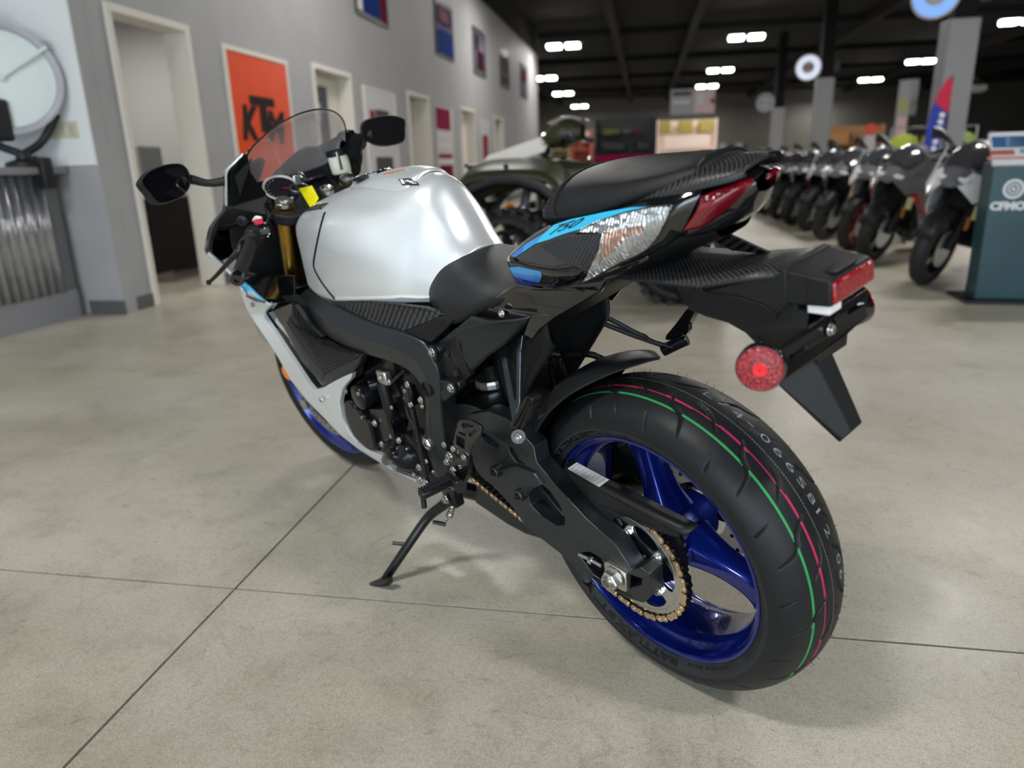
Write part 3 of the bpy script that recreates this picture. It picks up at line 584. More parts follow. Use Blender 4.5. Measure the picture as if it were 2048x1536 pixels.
    se = half([[(x, y*wd, z0+dz*k_) for (y, k_) in ((0, 1), (.7, .8), (1, 0), (.6, -1))] for (x, wd, z0, dz) in ((.5, .1, .80, .04), (.3, .14, .79, .04), (.12, .12, .86, .05), (-.1, .09, .93, .04), (-.25, .04, .95, .02))])
    G = surfgrid(se, 3, 3); add('seat', [p for q in G for p in q], gridfaces(len(G), len(G[0])), M['blk'])
    add('engine', *boxgeo((.78, 0, .46), (.5, .34, .36)), M['blkm'], bev=.05); add('radiator', *boxgeo((1.1, 0, .6), (.06, .34, .3)), M['blk'], bev=.01)
    add('frame', *join([tubegeo([(1.08, s*.06, .84), (.85, s*.15, .70), (.55, s*.13, .42)], .035, 8, 3) for s in (-1, 1)]), M['blkm']); add('swingarm', *join([tubegeo([(.55, s*.1, .40), (.25, s*.13, .36), (0, s*.13, .31)], .025, 8, 3) for s in (-1, 1)]), M['blkm'])
    add('tail', *join([tubegeo([(.4, s*.08, .7), (0, s*.08, .86), (-.28, s*.03, .93)], [.04, .04, .02], 8, 3) for s in (-1, 1)]), body); add('plate_holder', *boxgeo((-.3, 0, .72), (.03, .16, .3)), M['blk'], bev=.01)
    add('side_stand', *tubegeo([(.58, .13, .33), (.63, .2, .16), (.67, .262, .062)], .012, 8, 2), M['blkm']); add('muffler', *tubegeo([(.5, -.14, .25), (.25, -.18, .3), (.02, -.2, .36)], [.03, .05, .05], 10, 3), M['blkm'])
    return t
M['tagy'] = mat('pale_yellow_card', (.62, .56, .28), .6); M['amber_r'] = mat('amber_bg', (.55, .20, .03), .3); M['smoke'] = mat('smoked_screen_bg', (.05, .05, .055), .12, alpha=.85); M['redp'] = mat('red_paint_bg', (.45, .008, .02), .25, coat=.6); M['whp'] = mat('white_paint_bg', (.88, .89, .92), .25, coat=.6); M['gryp'] = mat('grey_paint_bg', (.14, .14, .15), .25, coat=.6); M['blup'] = mat('blue_paint_bg', (.02, .12, .42), .25, coat=.6); M['blkp'] = mat('black_paint_bg', (.012, .012, .014), .2, coat=.6); M['limp'] = mat('lime_paint_bg', (.4, .5, .02), .3, coat=.5); M['redrim'] = mat('red_rim', (.32, .006, .02), .3); M['oli'] = mat('olive_paint_bg', (.06, .065, .03), .4)
H = math.radians(229)
row = [(2.03, 4.75, 'white and grey sport motorcycle parked nearest, beside the teal stand', M['whp'], M['gryp'], M['blkm'], False),
       (1.99, 6.04, 'black sport motorcycle with white upper panels and a red stripe, second in the row', M['gryp'], M['redp'], M['blkm'], False),
       (2.06, 7.04, 'black and white motorcycle with a deep red front wheel', M['whp'], M['redp'], M['redrim'], False),
       (2.03, 8.08, 'black motorcycle with a bright blue nose, fourth in the row', M['blkp'], M['blup'], M['blkm'], True),
       (2.07, 9.2, 'white and black motorcycle with a red fairing strip, fifth in the row', M['whp'], M['redp'], M['blkm'], True),
       (2.04, 10.2, 'dark motorcycle with pale side panels, sixth in the row', M['blkp'], M['whp'], M['blkm'], True),
       (2.02, 11.2, 'dark motorcycle with a lime yellow headlight area, seventh in the row', M['blkp'], M['limp'], M['blkm'], True),
       (1.98, 12.35, 'black motorcycle with a fat front tyre, eighth in the row', M['blkp'], M['blkp'], M['blkm'], True),
       (2.0, 13.5, 'olive dark motorcycle, ninth in the row', M['oli'], M['blkp'], M['blkm'], True),
       (2.3, 15.0, 'white fronted motorcycle far along the row', M['whp'], M['blkp'], M['blkm'], False),
       (2.6, 16.6, 'grey and red motorcycle far along the row', M['gryp'], M['redp'], M['blkm'], False)]
for (x, y, lab, b_, a_, r_, nk) in row: bgbike((x, y, .002), H, lab, b_, a_, r_, nk)
for (x, y, lab, b_, a_) in [(4.9, 6.6, 'white motorcycle with a blue nose in the second row', M['whp'], M['blup']), (5.0, 8.1, 'black and red motorcycle in the second row', M['blkp'], M['redp']), (5.1, 9.8, 'grey motorcycle in the second row by the pillar', M['gryp'], M['whp']), (5.4, 13.2, 'white motorcycle in the second row past the pillar', M['whp'], M['gryp']), (5.6, 15, 'blue and white motorcycle in the second row', M['blup'], M['whp']), (4.0, 18.2, 'black motorcycle with chrome parts farther back', M['blkp'], M['gryp']), (1.2, 19.2, 'silver motorcycle standing far behind the seat', M['gryp'], M['whp']), (0.3, 20.2, 'black cruiser motorcycle standing far behind the seat', M['blkp'], M['redp']), (2.5, 19.4, 'pale motorcycle standing far behind the tail', M['whp'], M['blkp'])]:
    bgbike((x, y, .002), H, lab, b_, a_, M['blkm'])

# ---------------------------------------------------------------- olive quad bike behind the tank
M['olive'] = mat('olive_plastic', (.032, .036, .013), .40, noise=.15, nscale=8); M['amber'] = mat('amber_glow', (.85, .22, .01), .25, emit=.15); M['decal'] = mat('paper_white', (.70, .70, .68), .5)  # amber: reflector colour with a slight glow of its own, not a lamp
q = empty('quad_bike', 'olive green quad bike with knobbly tyres standing behind the fuel tank', 'quad bike', (-.42, 4.45, 0), math.radians(174))
def knob(name, c, r, w_):
    V, F = wheelgeo(c, r, w_, 36); parts = [([v + Vector((0, c[1], 0)) for v in V], F)]
    for k in range(20):
        a = 2*PI*k/20
        for s, da in ((-1, 0), (1, .16)):
            Mx = Matrix.Translation(Vector((c[0]+math.cos(a+da)*r*1.0, c[1]+s*w_*.24, c[2]+math.sin(a+da)*r*1.0))) @ Matrix.Rotation(-(a+da), 4, 'Y')
            parts.append(boxgeo((0, 0, 0), (.05, w_*.4, .045), Mx))
    return mk(name, *join(parts), M['rub'], q, smooth=30)
for (x, w_) in ((.62, .21), (-.62, .25)):
    for s in (-1, 1):
        o = knob('tyre', (x, s*.46, .33), .325, w_)
        V, F = rimgeo((x, 0, .33), .26, .17, 24, 6); mk('rim', [v + Vector((0, s*.46, 0)) for v in V], F, M['blkm'], o)
        for k in range(10):
            a = 2*PI*k/10; p = Vector((x+.15*math.cos(a), s*(.46+w_*.43), .33+.15*math.sin(a))); cyl('rim_bolt', p, p+Vector((0, s*.02, 0)), .012, M['steel'], o, n=8)
        lathe('hub_cap', [(0, .05), (.03, .045), (.04, .02)], (x, s*(.46+.06), .33), (0, s, 0), M['blk'], o, n=16)
for s in (-1, 1):
    for (xc, sgn) in ((.62, 1), (-.62, -1)):
        rows_ = []
        for k in range(9):
            a = math.radians(20 + k*17); rr = .46
            x_, z_ = xc+rr*math.cos(a)*1.22, min(.34+rr*math.sin(a)*1.55, .945-.03*math.cos(a)**2)
            rows_.append([(x_, s*.20, z_+.09), (x_, s*.40, z_+.06), (x_, s*.54, z_+.01), (x_, s*.57, z_-.06)])
        mk('fender', [Vector(p) for r_ in rows_ for p in r_], gridfaces(9, 4), M['olive'], q, solid=.012, sub=1)
    rows_ = [[(.62+.46*math.cos(a), s*.50, .34+.50*math.sin(a)), (.62+.56*math.cos(a), s*.555, .36+.57*math.sin(a)), (.62+.54*math.cos(a), s*.585, .34+.52*math.sin(a))] for a in [math.radians(10+k*18) for k in range(10)]]
    mk('fender_flare', [Vector(p) for r_ in rows_ for p in r_], gridfaces(10, 3), M['blk'], q, solid=.01)
    box('headlight', (.98, s*.25, .74), (.06, .2, .1), M['pwhite'], q, bev=.02); cyl('reflector', (.92, s*.57, .62), (.92, s*.585, .62), .038, M['amber'], q)
    for (x_, z_) in ((.62, .95), (.2, .99), (-.15, .80), (-.35, .82), (.92, .75)): cyl('rivet', (x_, s*.50, z_), (x_+.0, s*.53, z_+.02), .02, M['chrome'], q, n=10)
    tube('shock_absorber', [(.55, s*.2, .8), (.6, s*.36, .38)], .035, M['steel'], q, res=1); tube('suspension_arm', [(.5, s*.1, .32), (.62, s*.4, .3)], .02, M['blkm'], q, res=1)
    box('footboard', (0, s*.36, .30), (.5, .22, .05), M['blk'], q, bev=.01); tube('grip', [(.22, s*.22, 1.17), (.16, s*.40, 1.15)], .02, M['rub'], q, n=8, res=1)
    tube('brush_guard', [(.95, s*.18, .5), (1.07, s*.2, .6), (1.06, s*.22, .8), (.98, s*.24, .86)], .016, M['blkm'], q, n=8, res=3)
loft('body', half([[(x, y*wd, z0 + dz*k_) for (y, k_) in ((0, 1), (.7, .8), (1, 0), (.9, -1))] for (x, wd, z0, dz) in ((1.0, .28, .74, .06), (.75, .25, .86, .08), (.4, .20, .92, .09), (.1, .16, .90, .08), (-.2, .18, .84, .06), (-.7, .28, .86, .06), (-.95, .28, .82, .05))]), M['olive'], q, nu=3, nv=3, closed=False, solid=.01)
loft('seat', half([[(x, y*wd, z0 + dz*k_) for (y, k_) in ((0, 1), (.7, .85), (1, .2), (.9, -1))] for (x, wd, z0, dz) in ((.12, .12, .93, .05), (-.1, .16, .90, .05), (-.4, .19, .92, .06), (-.62, .19, .95, .05))]), M['blk'], q, nu=3, nv=3, closed=False)
tube('handlebar', [(.22, -.38, 1.16), (.26, -.2, 1.17), (.30, -.08, 1.10), (.30, .08, 1.10), (.26, .2, 1.17), (.22, .38, 1.16)], .013, M['blkm'], q, n=8, res=3)
loft('headlight_pod', half([[(x, y*wd, z0 + dz*k_) for (y, k_) in ((0, 1), (.7, .85), (1, 0), (.8, -.8), (0, -1))] for (x, wd, z0, dz) in ((.16, .10, 1.20, .06), (.28, .15, 1.20, .10), (.40, .13, 1.17, .08), (.46, .06, 1.15, .04))]), M['olive'], q, nu=3, nv=3, closed=False)
loft('pod_trim', half([[(x, y*wd, z0 + dz*k_) for (y, k_) in ((0, 1), (.8, .9))] for (x, wd, z0, dz) in ((.12, .08, 1.265, .02), (.28, .12, 1.30, .02), (.42, .10, 1.255, .02))]), M['chrome'], q, nu=3, nv=3, closed=False, solid=.008)
lathe('pod_lamp', [(-.02, .085), (.03, .08), (.05, .03)], (.43, 0, 1.13), (1, 0, -.1), M['chrome'], q, n=20)
for (xa, xb, z_) in ((.45, .98, .98), (-.98, -.4, .99)):
    for k in range(5): tube('rack_bar', [(xa, -.32+.16*k, z_), (xb, -.32+.16*k, z_-.02)], .012, M['blkm'], q, n=8, res=1)
    for x_ in (xa, (xa+xb)/2, xb): tube('rack_bar', [(x_, -.36, z_), (x_, .36, z_)], .014, M['blkm'], q, n=8, res=1)
    for x_ in (xa+.05, xb-.05):
        for s in (-1, 1): tube('rack_post', [(x_, s*.26, z_), (x_, s*.24, z_-.16)], .012, M['blkm'], q, n=8, res=1)
box('engine', (0, 0, .42), (.7, .3, .36), M['blkm'], q, bev=.04); tube('exhaust', [(-.2, -.2, .5), (-.6, -.22, .62), (-.95, -.22, .64)], [.03, .05, .05], M['blkm'], q)
box('frame', (0, 0, .58), (1.7, .26, .10), M['blkm'], q, bev=.01)
p = box('information_sheet', (.70, .0, 1.075), (.58, .50, .010), M['decal'], q, M=Matrix.Translation((.70, 0, 1.06)) @ Matrix.Rotation(.28, 4, 'Y') @ Matrix.Rotation(-.30, 4, 'X') @ Matrix.Translation((-.70, 0, -1.075)), bev=.002); tag(p, 'white information sheet propped on the front rack')

# ---------------------------------------------------------------- the sport motorcycle: materials
B = {}
B['silver'] = mat('silver_paint', (.80, .825, .84), .34, metal=.58, coat=.45, crough=.14, noise=.035, nscale=1400)
B['gloss'] = mat('gloss_black', (.005, .005, .006), .10, coat=1, crough=.03)
B['satin'] = mat('satin_grey_black', (.055, .062, .069), .38, metal=.85, bump=.05, bscale=900, spec=.4)
B['frame'] = mat('frame_grey', (.070, .080, .090), .36, metal=.92, bump=.04, bscale=900, spec=.4)
B['hug'] = mat('hugger_plastic', (.014, .0152, .0168), .38, bump=.05, bscale=800, spec=.28)
B['plast'] = mat('black_plastic', (.009, .0093, .010), .40, bump=.06, bscale=700, spec=.28)
B['tex'] = mat('grained_black_plastic', (.012, .012, .013), .46, bump=.30, bscale=900, spec=.28)
B['seat'] = mat('seat_vinyl', (.014, .014, .0155), .42, bump=.35, bscale=1100, spec=.28)
B['rubber'] = mat('tyre_rubber', (.011, .012, .0135), .44, bump=.08, bscale=500, noise=.12, nscale=25, spec=.28)
B['sidewall'] = mat('tyre_sidewall', (.024, .0255, .028), .55, bump=.08, bscale=500, noise=.15, nscale=30, spec=.28)
B['grip'] = mat('grip_rubber', (.012, .012, .013), .6, bump=.3, bscale=700)
B['engine'] = mat('engine_black', (.007, .007, .008), .20, metal=.2, bump=.03, bscale=800, spec=.4)
B['metal'] = mat('black_metal', (.010, .010, .011), .28, metal=.4, coat=.3)
B['zinc'] = mat('zinc_steel', (.62, .62, .60), .24, metal=1, rnoise=.08, nscale=200)
B['alu'] = mat('cast_aluminium', (.55, .54, .50), .38, metal=1, bump=.1, bscale=900)
B['disc'] = mat('brake_disc_steel', (.45, .45, .44), .25, metal=1)
B['brass'] = mat('chain_gold', (.72, .50, .28), .28, metal=.9)
B['chaink'] = mat('chain_black', (.015, .014, .013), .35, metal=.7)
B['blue'] = mat('blue_wheel_paint', (.004, .016, .21), .22, metal=.6, coat=.9, noise=.10, nscale=900)
B['gold'] = mat('gold_fork', (.42, .25, .045), .28, metal=1)
B['dred'] = mat('tail_light_red', (.16, .002, .010), .12, coat=1, crough=.02)
B['red'] = mat('reflector_red', (.42, .004, .016), .18, coat=.8, bump=.0)
B['redc'] = mat('reflector_red_centre', (.75, .012, .02), .25, coat=.6)
B['amber'] = mat('amber_reflector', (.75, .20, .01), .22, coat=.6)
B['cyan'] = mat('cyan_decal', (.03, .50, .80), .22, coat=.8); B['mblue'] = mat('blue_decal', (.015, .17, .55), .22, coat=.8); B['lblue'] = mat('mid_blue_decal', (.02, .29, .68), .22, coat=.8); B['navy'] = mat('navy_decal', (.01, .015, .20), .22, coat=.8)
B['cream2'] = mat('label_cream', (.60, .56, .46), .5); B['white'] = mat('label_white', (.72, .72, .71), .45); B['ink'] = mat('label_ink', (.02, .02, .02), .6); B['orange'] = mat('label_orange', (.62, .13, .02), .5); B['grey_ink'] = mat('tyre_print_grey', (.22, .22, .22), .7)
B['green'] = mat('tyre_green_line', (.02, .26, .07), .6); B['mag'] = mat('tyre_red_line', (.42, .015, .07), .6); B['seam'] = mat('tyre_seam', (.13, .12, .12), .6)
B['yellow'] = mat('yellow_tag', (.85, .78, .0), .35); B['redsw'] = mat('red_switch', (.6, .005, .04), .35); B['cream'] = mat('reservoir_cream', (.66, .66, .55), .4); B['dark'] = mat('void_shade', (.003, .003, .003), .9)  # dark: shade of gaps, grooves and holes painted as near-black
B['mirror'] = mat('mirror_glass', (.004, .004, .005), .02, spec=.6); B['dial'] = mat('dial_black', (.006, .006, .010), .2, coat=.8); B['ringw'] = mat('dial_ring', (.66, .58, .56), .35)  # mirror: black colour stands in for the dark ceiling it would reflect
B['screen'] = mat('smoked_screen', (.55, .50, .50), .02, alpha=.30, coat=.6, crough=.01)
B['letter'] = mat('tyre_letter', (.005, .005, .006), .30)

def carbon(name, K=150., c0=.010, c1=.034):
    m = mat(name, (.02, .02, .022), .4); nt = m.node_tree; b = nt.nodes['Principled BSDF']; N = nt.nodes.new; Lk = nt.links.new
    tc = N('ShaderNodeTexCoord'); sp = N('ShaderNodeSeparateXYZ'); Lk(tc.outputs['Object'], sp.inputs[0])
    def mth(op, a, b_=None, c=None):
        n = N('ShaderNodeMath'); n.operation = op
        for i, v in enumerate((a, b_, c)):
            if v is None: continue
            if isinstance(v, (int, float)): n.inputs[i].default_value = v
            else: Lk(v, n.inputs[i])
        return n.outputs[0]
    u = mth('FLOOR', mth('MULTIPLY', sp.outputs[0], K)); v = mth('FLOOR', mth('MULTIPLY', mth('ADD', sp.outputs[1], sp.outputs[2]), K))
    s = mth('LESS_THAN', mth('FLOORED_MODULO', mth('ADD', u, v), 4.), 2.)
    r = N('ShaderNodeValToRGB'); r.color_ramp.elements[0].color = (c0, c0, c0*1.05, 1); r.color_ramp.elements[1].color = (c1, c1, c1*1.05, 1); Lk(s, r.inputs[0]); Lk(r.outputs[0], b.inputs['Base Color'])
    mr = N('ShaderNodeMapRange'); mr.inputs['To Min'].default_value = .36; mr.inputs['To Max'].default_value = .55; Lk(s, mr.inputs['Value']); Lk(mr.outputs[0], b.inputs['Roughness'])
    bp = N('ShaderNodeBump'); bp.inputs['Strength'].default_value = .25; bp.inputs['Distance'].default_value = .001; Lk(s, bp.inputs['Height']); Lk(bp.outputs[0], b.inputs['Normal'])
    return m
B['carbon'] = carbon('carbon_weave', 215., .006, .034); B['carbonf'] = carbon('carbon_weave_fine', 520., .009, .030)
def wavelens(name, col, sc, dist, rough=.12, metal=.8, strength=.9, coat=1):
    m = mat(name, col, rough, metal=metal, coat=coat, crough=.02); nt = m.node_tree; b = nt.nodes['Principled BSDF']; N = nt.nodes.new; Lk = nt.links.new
    tc = N('ShaderNodeTexCoord'); wv = N('ShaderNodeTexWave'); wv.inputs['Scale'].default_value = sc; wv.inputs['Distortion'].default_value = dist; wv.inputs['Detail'].default_value = 1.5; wv.bands_direction = 'X'
    Lk(tc.outputs['Object'], wv.inputs['Vector']); bp = N('ShaderNodeBump'); bp.inputs['Strength'].default_value = strength; bp.inputs['Distance'].default_value = .004; Lk(wv.outputs['Fac'], bp.inputs['Height']); Lk(bp.outputs[0], b.inputs['Normal']); return m
B['lens'] = wavelens('signal_lens', (.74, .75, .76), 58, 5.0); B['lensa'] = wavelens('signal_bulb_amber', (.55, .33, .25), 58, 5.0, metal=.6)
def hexlens(name, col, K):
    m = mat(name, col, .15, coat=.9, crough=.03); nt = m.node_tree; b = nt.nodes['Principled BSDF']; N = nt.nodes.new; Lk = nt.links.new
    tc = N('ShaderNodeTexCoord'); vo = N('ShaderNodeTexVoronoi'); vo.inputs['Scale'].default_value = K; vo.inputs['Randomness'].default_value = .9; Lk(tc.outputs['Object'], vo.inputs['Vector'])
    r = N('ShaderNodeValToRGB'); r.color_ramp.elements[0].color = (*[min(1, c*1.5) for c in col], 1); r.color_ramp.elements[1].color = (*[c*.45 for c in col], 1); r.color_ramp.elements[0].position = .15; r.color_ramp.elements[1].position = .6
    Lk(vo.outputs['Distance'], r.inputs[0]); Lk(r.outputs[0], b.inputs['Base Color']); bp = N('ShaderNodeBump'); bp.inputs['Strength'].default_value = .5; bp.inputs['Distance'].default_value = .002; Lk(vo.outputs['Distance'], bp.inputs['Height']); Lk(bp.outputs[0], b.inputs['Normal']); return m
B['redr'] = hexlens('reflector_red_cells', (.36, .004, .016), 330); B['redt'] = hexlens('tail_light_dots', (.16, .002, .012), 200)

bike = empty('sport_motorcycle', 'silver and black sport motorcycle with blue wheels leaning on its side stand', 'motorcycle', (0, 0, .0018))
bike.rotation_euler = (math.radians(-11.43), 0, math.radians(139.75))
RW = Vector((0, 0, .315))
rake = math.radians(23.75)
ST = Matrix.Translation((1.487, 0, 0)) @ Matrix.Rotation(math.radians(7.2), 4, Vector((-math.sin(rake), 0, math.cos(rake)))) @ Matrix.Translation((-1.487, 0, 0))

# ---------------------------------------------------------------- rear wheel
PROF = [(0, .3155), (.02, .3140), (.04, .3090), (.06, .2995), (.075, .288), (.0865, .272), (.0905, .258), (.088, .246), (.080, .236), (.074, .231)]
def profile(P, n):
    H = [Vector((y, r, 0)) for y, r in P]; Q = [Vector((-H[1].x, H[1].y, 0))] + H + [2*H[-1]-H[-2]]; D = []
    for i in range(1, len(H)):
        for k in range(n): D.append(cr1(Q[i-1], Q[i], Q[i+1], Q[i+2], k/n))
    D.append(H[-1]); S = [0]
    for a, b_ in zip(D, D[1:]): S.append(S[-1] + (b_-a).length)
    return D, S
TD, TS = profile(PROF, 10)
def tyre_pt(ang, s, off=0, c=RW, D=TD, S=TS):      # point on the tyre surface from (angle in degrees, arc length from the crown)
    q = abs(s); i = 0
    lo, hi = 0, len(S)-2
    while lo < hi:
        m_ = (lo+hi+1)//2
        if S[m_] <= q: lo = m_
        else: hi = m_-1
    i = lo; t = (q-S[i])/(S[i+1]-S[i]); p = D[i].lerp(D[i+1], min(1.0, t)); d = (D[i+1]-D[i]).normalized(); n_ = (d.y, -d.x)   # outward: (-dr, dy) turned out
    nx, nr = -d.y, d.x
    y = p.x + nx*off; r = p.y + nr*off
    if s < 0: y = -y
    a = math.radians(ang); return Vector((c[0]+r*math.cos(a), c[1]+y, c[2]+r*math.sin(a)))
PER = 360/14
G_L = [([(124.2, .0184), (127.7, .0407), (132.2, .0519), (135.2, .0868)], .0030, 0), ([(131.0, .0083), (137.8, .0167), (143.5, .0407)], .0033, 1), ([(121.2, .071), (123.2, .0986)], .0026, 2)]
def seg_tables():
    out = []
    for pts, w_, kind in G_L:
        P = cr([Vector((a*math.pi/180*.305, s, 0)) for a, s in pts], 6)
        out.append((P, w_, kind))
    return out
SEGS = seg_tables(); UP = PER*math.pi/180*.305
def groove(u, s):                                  # depth of the tread pattern at (arc position, lateral arc)
    if s < 0: u += UP*.5; s = -s
    if s < .004 or s > .104: return 0
    best = 0
    for P, w_, kind in SEGS:
        n = len(P)-1
        for sh in (-1, 0, 1, 2):
            # bring u close to the groove
            base = P[0].x; k = math.floor((u-base)/UP)
            uu = u - k*UP + (sh-1)*UP
            if uu < P[0].x-.008 or uu > P[-1].x+.008: continue
            for i in range(n):
                a, b_ = P[i], P[i+1]; dx, dy = b_.x-a.x, b_.y-a.y; t = max(0, min(1, ((uu-a.x)*dx+(s-a.y)*dy)/(dx*dx+dy*dy)))
                d = math.hypot(uu-a.x-dx*t, s-a.y-dy*t); q = (i+t)/n
                if kind == 0: ww = w_*(.75+.5*math.sin(PI*min(1, q*1.25))) if q < .7 else w_*(1.0-.55*(q-.7)/.3)
                elif kind == 1: ww = w_*max(.12, math.sin(PI*q)**.7)
                else: ww = w_*(.25+.9*q) if q < .85 else w_*1.0
                if d < ww: best = max(best, min(1, (ww-d)/.0011))
    return best
def tyre():
    NA, NS = 1176, 150; smax = TS[-1]; V = []; tab = {}
    per = NA//14
    for j in range(NS+1):
        s = -smax + 2*smax*j/NS
        tab[j] = [groove(UP*(i/per), s) if abs(s) < .106 else 0 for i in range(per)]
    for j in range(NS+1):
        s = -smax + 2*smax*j/NS
        for i in range(NA): V.append(tyre_pt(360*i/NA, s, -.0032*tab[j][i % per] + (.0006 if .118 < abs(s) < .1195 else 0)))
    o = mk('rear_tyre', V, gridfaces(NS+1, NA, True), None, bike, smooth=180, fix=False)
    me = o.data; mats = [B['rubber'], B['green'], B['mag'], B['seam'], B['dark'], B['sidewall']]
    for m_ in mats: me.materials.append(m_)
    ds = 2*smax/NS
    for j in range(NS):
        s = -smax + ds*(j+.5)
        for i in range(NA):
            k = 0; a = 360*(i+.5)/NA; g = tab[j][i % per]
            if g > .5: k = 4
            elif abs(s-.0478) < .0017: k = 1
            elif abs(s-(.0275 + .0035*math.sin(math.radians(a*1.7)))) < .0015: k = 2
            elif abs(s-.003) < .0011 and (i % 3): k = 3
            elif abs(s) > .119: k = 5
            if k: me.polygons[j*NA+i].material_index = k
    recalc(me); return o
ty = tyre()
# raised lettering on the sidewall and the printed code on the tread
def arc_text(name, s, size, a0, a1, smid, mt, parent, ext, off, up=1, sgn=1, bold=0):
    V, F = textgeo(s, size, 0, bold, 0); w_ = textwidth(V); x0 = min(v.x for v in V)
    ym = (max(v.y for v in V)+min(v.y for v in V))/2
    P = [tyre_pt(a0+(a1-a0)*(v.x-x0)/(w_-x0), smid + sgn*(v.y-ym), off) for v in V]
    return mk(name, P, F, mt, parent, smooth=0, solid=ext, soff=1)
arc_text('sidewall_lettering', 'BRIDGESTONE', .016, 34, 90, .1300, B['letter'], ty, .0008, .0004, sgn=-1, bold=.0006)
arc_text('sidewall_lettering', 'BATTLAX', .018, 258, 295, .1330, B['letter'], ty, .0008, .0004, sgn=-1, bold=.0006)
arc_text('sidewall_lettering', 'BT01S', .016, 296, 320, .1330, B['letter'], ty, .0008, .0004, sgn=-1, bold=.0005)
arc_text('sidewall_lettering', 'X51085 2325', .008, 226, 252, .1370, B['letter'], ty, .0005, .0003, sgn=-1)
for k, ch in enumerate('E74-066S812'):
    a = 105.0 + k*5.2; arc_text('tread_print', ch, .021, a, a + {'-': 2.4, '1': .8}.get(ch, 3.3), -.0205, B['grey_ink'], ty, .0002, .0003, sgn=-1, bold=-.0002)
for k, ch in enumerate('06'): arc_text('tread_print', ch, .021, 167.0+k*5, 170.0+k*5, -.0285, B['grey_ink'], ty, .0002, .0003, sgn=-1)
# rubber hairs of the new tyre
hs = []
for k in range(70):
    a = 60 + k*3.7 + random.uniform(-.8, .8); s = random.choice([-.062, -.05, -.035, .0]) + random.uniform(-.004, .004)
    p = tyre_pt(a, s, -.001); n_ = (tyre_pt(a, s, .01)-p).normalized(); q = Vector((random.uniform(-.3, .3), random.uniform(-.3, .3), random.uniform(-.3, .3)))
    hs.append(tubegeo([p, p+n_*.004, p+n_*.008+q*.003], [.0004, .0004, .0002], 4, 2))
V, F = join(hs); tag(mk('rubber_hairs', V, F, B['letter'], ty, smooth=0), None, None, None, 'stuff')

rim = lathe('rear_wheel', [(.074, .2325), (.0775, .232), (.0775, .227), (.073, .2235), (.066, .2215), (.058, .2195), (.050, .211), (.036, .204), (.030, .203), (.0, .200), (-.030, .203), (-.036, .204), (-.050, .211), (-.058, .2195), (-.066, .2215), (-.073, .2235), (-.0775, .227), (-.0775, .232), (-.074, .2325), (-.05, .224), (.05, .224), (.074, .2325)], RW, (0, 1, 0), B['blue'], bike, n=120, close=False)
lathe('hub', [(-.075, .035), (-.07, .052), (-.03, .048), (.0, .05), (.045, .07), (.055, .075), (.056, .03)], RW, (0, 1, 0), B['blue'], rim, n=48)
lathe('hub_bearing', [(-.11, .02), (.10, .02)], RW, (0, 1, 0), B['metal'], rim, n=24)
for k in range(3):
    a = math.radians(74+120*k); d = Vector((math.cos(a), 0, math.sin(a))); t_ = Vector((-d.z, 0, d.x)); rows = []
    for (r, w_, ya, yb) in ((.045, .040, -.040, .040), (.085, .029, -.030, .028), (.125, .024, -.026, .021), (.165, .026, -.026, .019), (.190, .036, -.028, .022), (.206, .054, -.030, .028)):
        ring = []
        for (u, v) in ((-1, -.35), (-.72, .75), (-.4, 1), (.4, 1), (.72, .75), (1, -.35), (.8, -1), (-.8, -1)):
            yy = yb*v if v > 0 else -ya*v; ring.append(RW + d*r + t_*(u*w_) + Vector((0, yy, 0)))
        rows.append(ring)
    loft('spoke', rows, B['blue'], rim, nu=4, nv=3)
# rear brake on the far side
rd = lathe('rear_brake_disc', [(-.086, .060), (-.086, .112), (-.081, .112), (-.081, .060), (-.086, .060)], RW, (0, 1, 0), B['disc'], bike, n=60, close=False)
for k in range(30):
    a = 2*PI*k/30; r = (.102, .090, .078)[k % 3]; p = RW + Vector((r*math.cos(a), -.0808, r*math.sin(a))); cyl('drilled_hole', p, p+Vector((0, .0004, 0)), .004, B['dark'], rd, n=10, ch=.0001)
cal = boxl('rear_brake_caliper', (.045, -.125, .27), (.115, -.055, .345), B['metal'], bike, bev=.012); tube('brake_hose', [(.10, -.10, .36), (.2, -.10, .43), (.35, -.1, .44), (.5, -.09, .42)], .005, B['plast'], cal)
cyl('rear_axle', (0, -.16, .315), (0, .178, .315), .0125, B['alu'], bike)

# ---------------------------------------------------------------- sprocket and chain
NT = 45; PIT = .015875; RS = PIT/(2*math.sin(PI/NT)); YS = .111
out = []
for k in range(NT):
    a0 = 2*PI*k/NT
    for (da, r) in ((-.5, RS-.0045), (-.30, RS-.002), (-.14, RS+.0042), (.14, RS+.0042), (.30, RS-.002)): a = a0 + da*2*PI/NT; out.append((r*math.cos(a), YS+.004, .315+r*math.sin(a)))
holes = []
for k in range(6):
    c = math.radians(118+60*k); h = []
    for (r, da) in ((.062, -10), (.066, -17), (.078, -21), (.088, -19), (.0915, -10), (.0925, 0), (.0915, 10), (.088, 19), (.078, 21), (.066, 17), (.062, 10), (.060, 0)):
        a = c + math.radians(da); h.append((r*math.cos(a), YS+.004, .315+r*math.sin(a)))
    holes.append(h)
holes.append([(.043*math.cos(-2*PI*k/36), YS+.004, .315+.043*math.sin(-2*PI*k/36)) for k in range(36)])
spk = plate('rear_sprocket', out, .0055, B['zinc'], bike, holes=holes, bev=.0005)
lathe('sprocket_groove', [(YS+.0041, .0965), (YS+.0046, .0970), (YS+.0041, .0980)], RW, (0, 1, 0), B['alu'], spk, n=90, close=False)
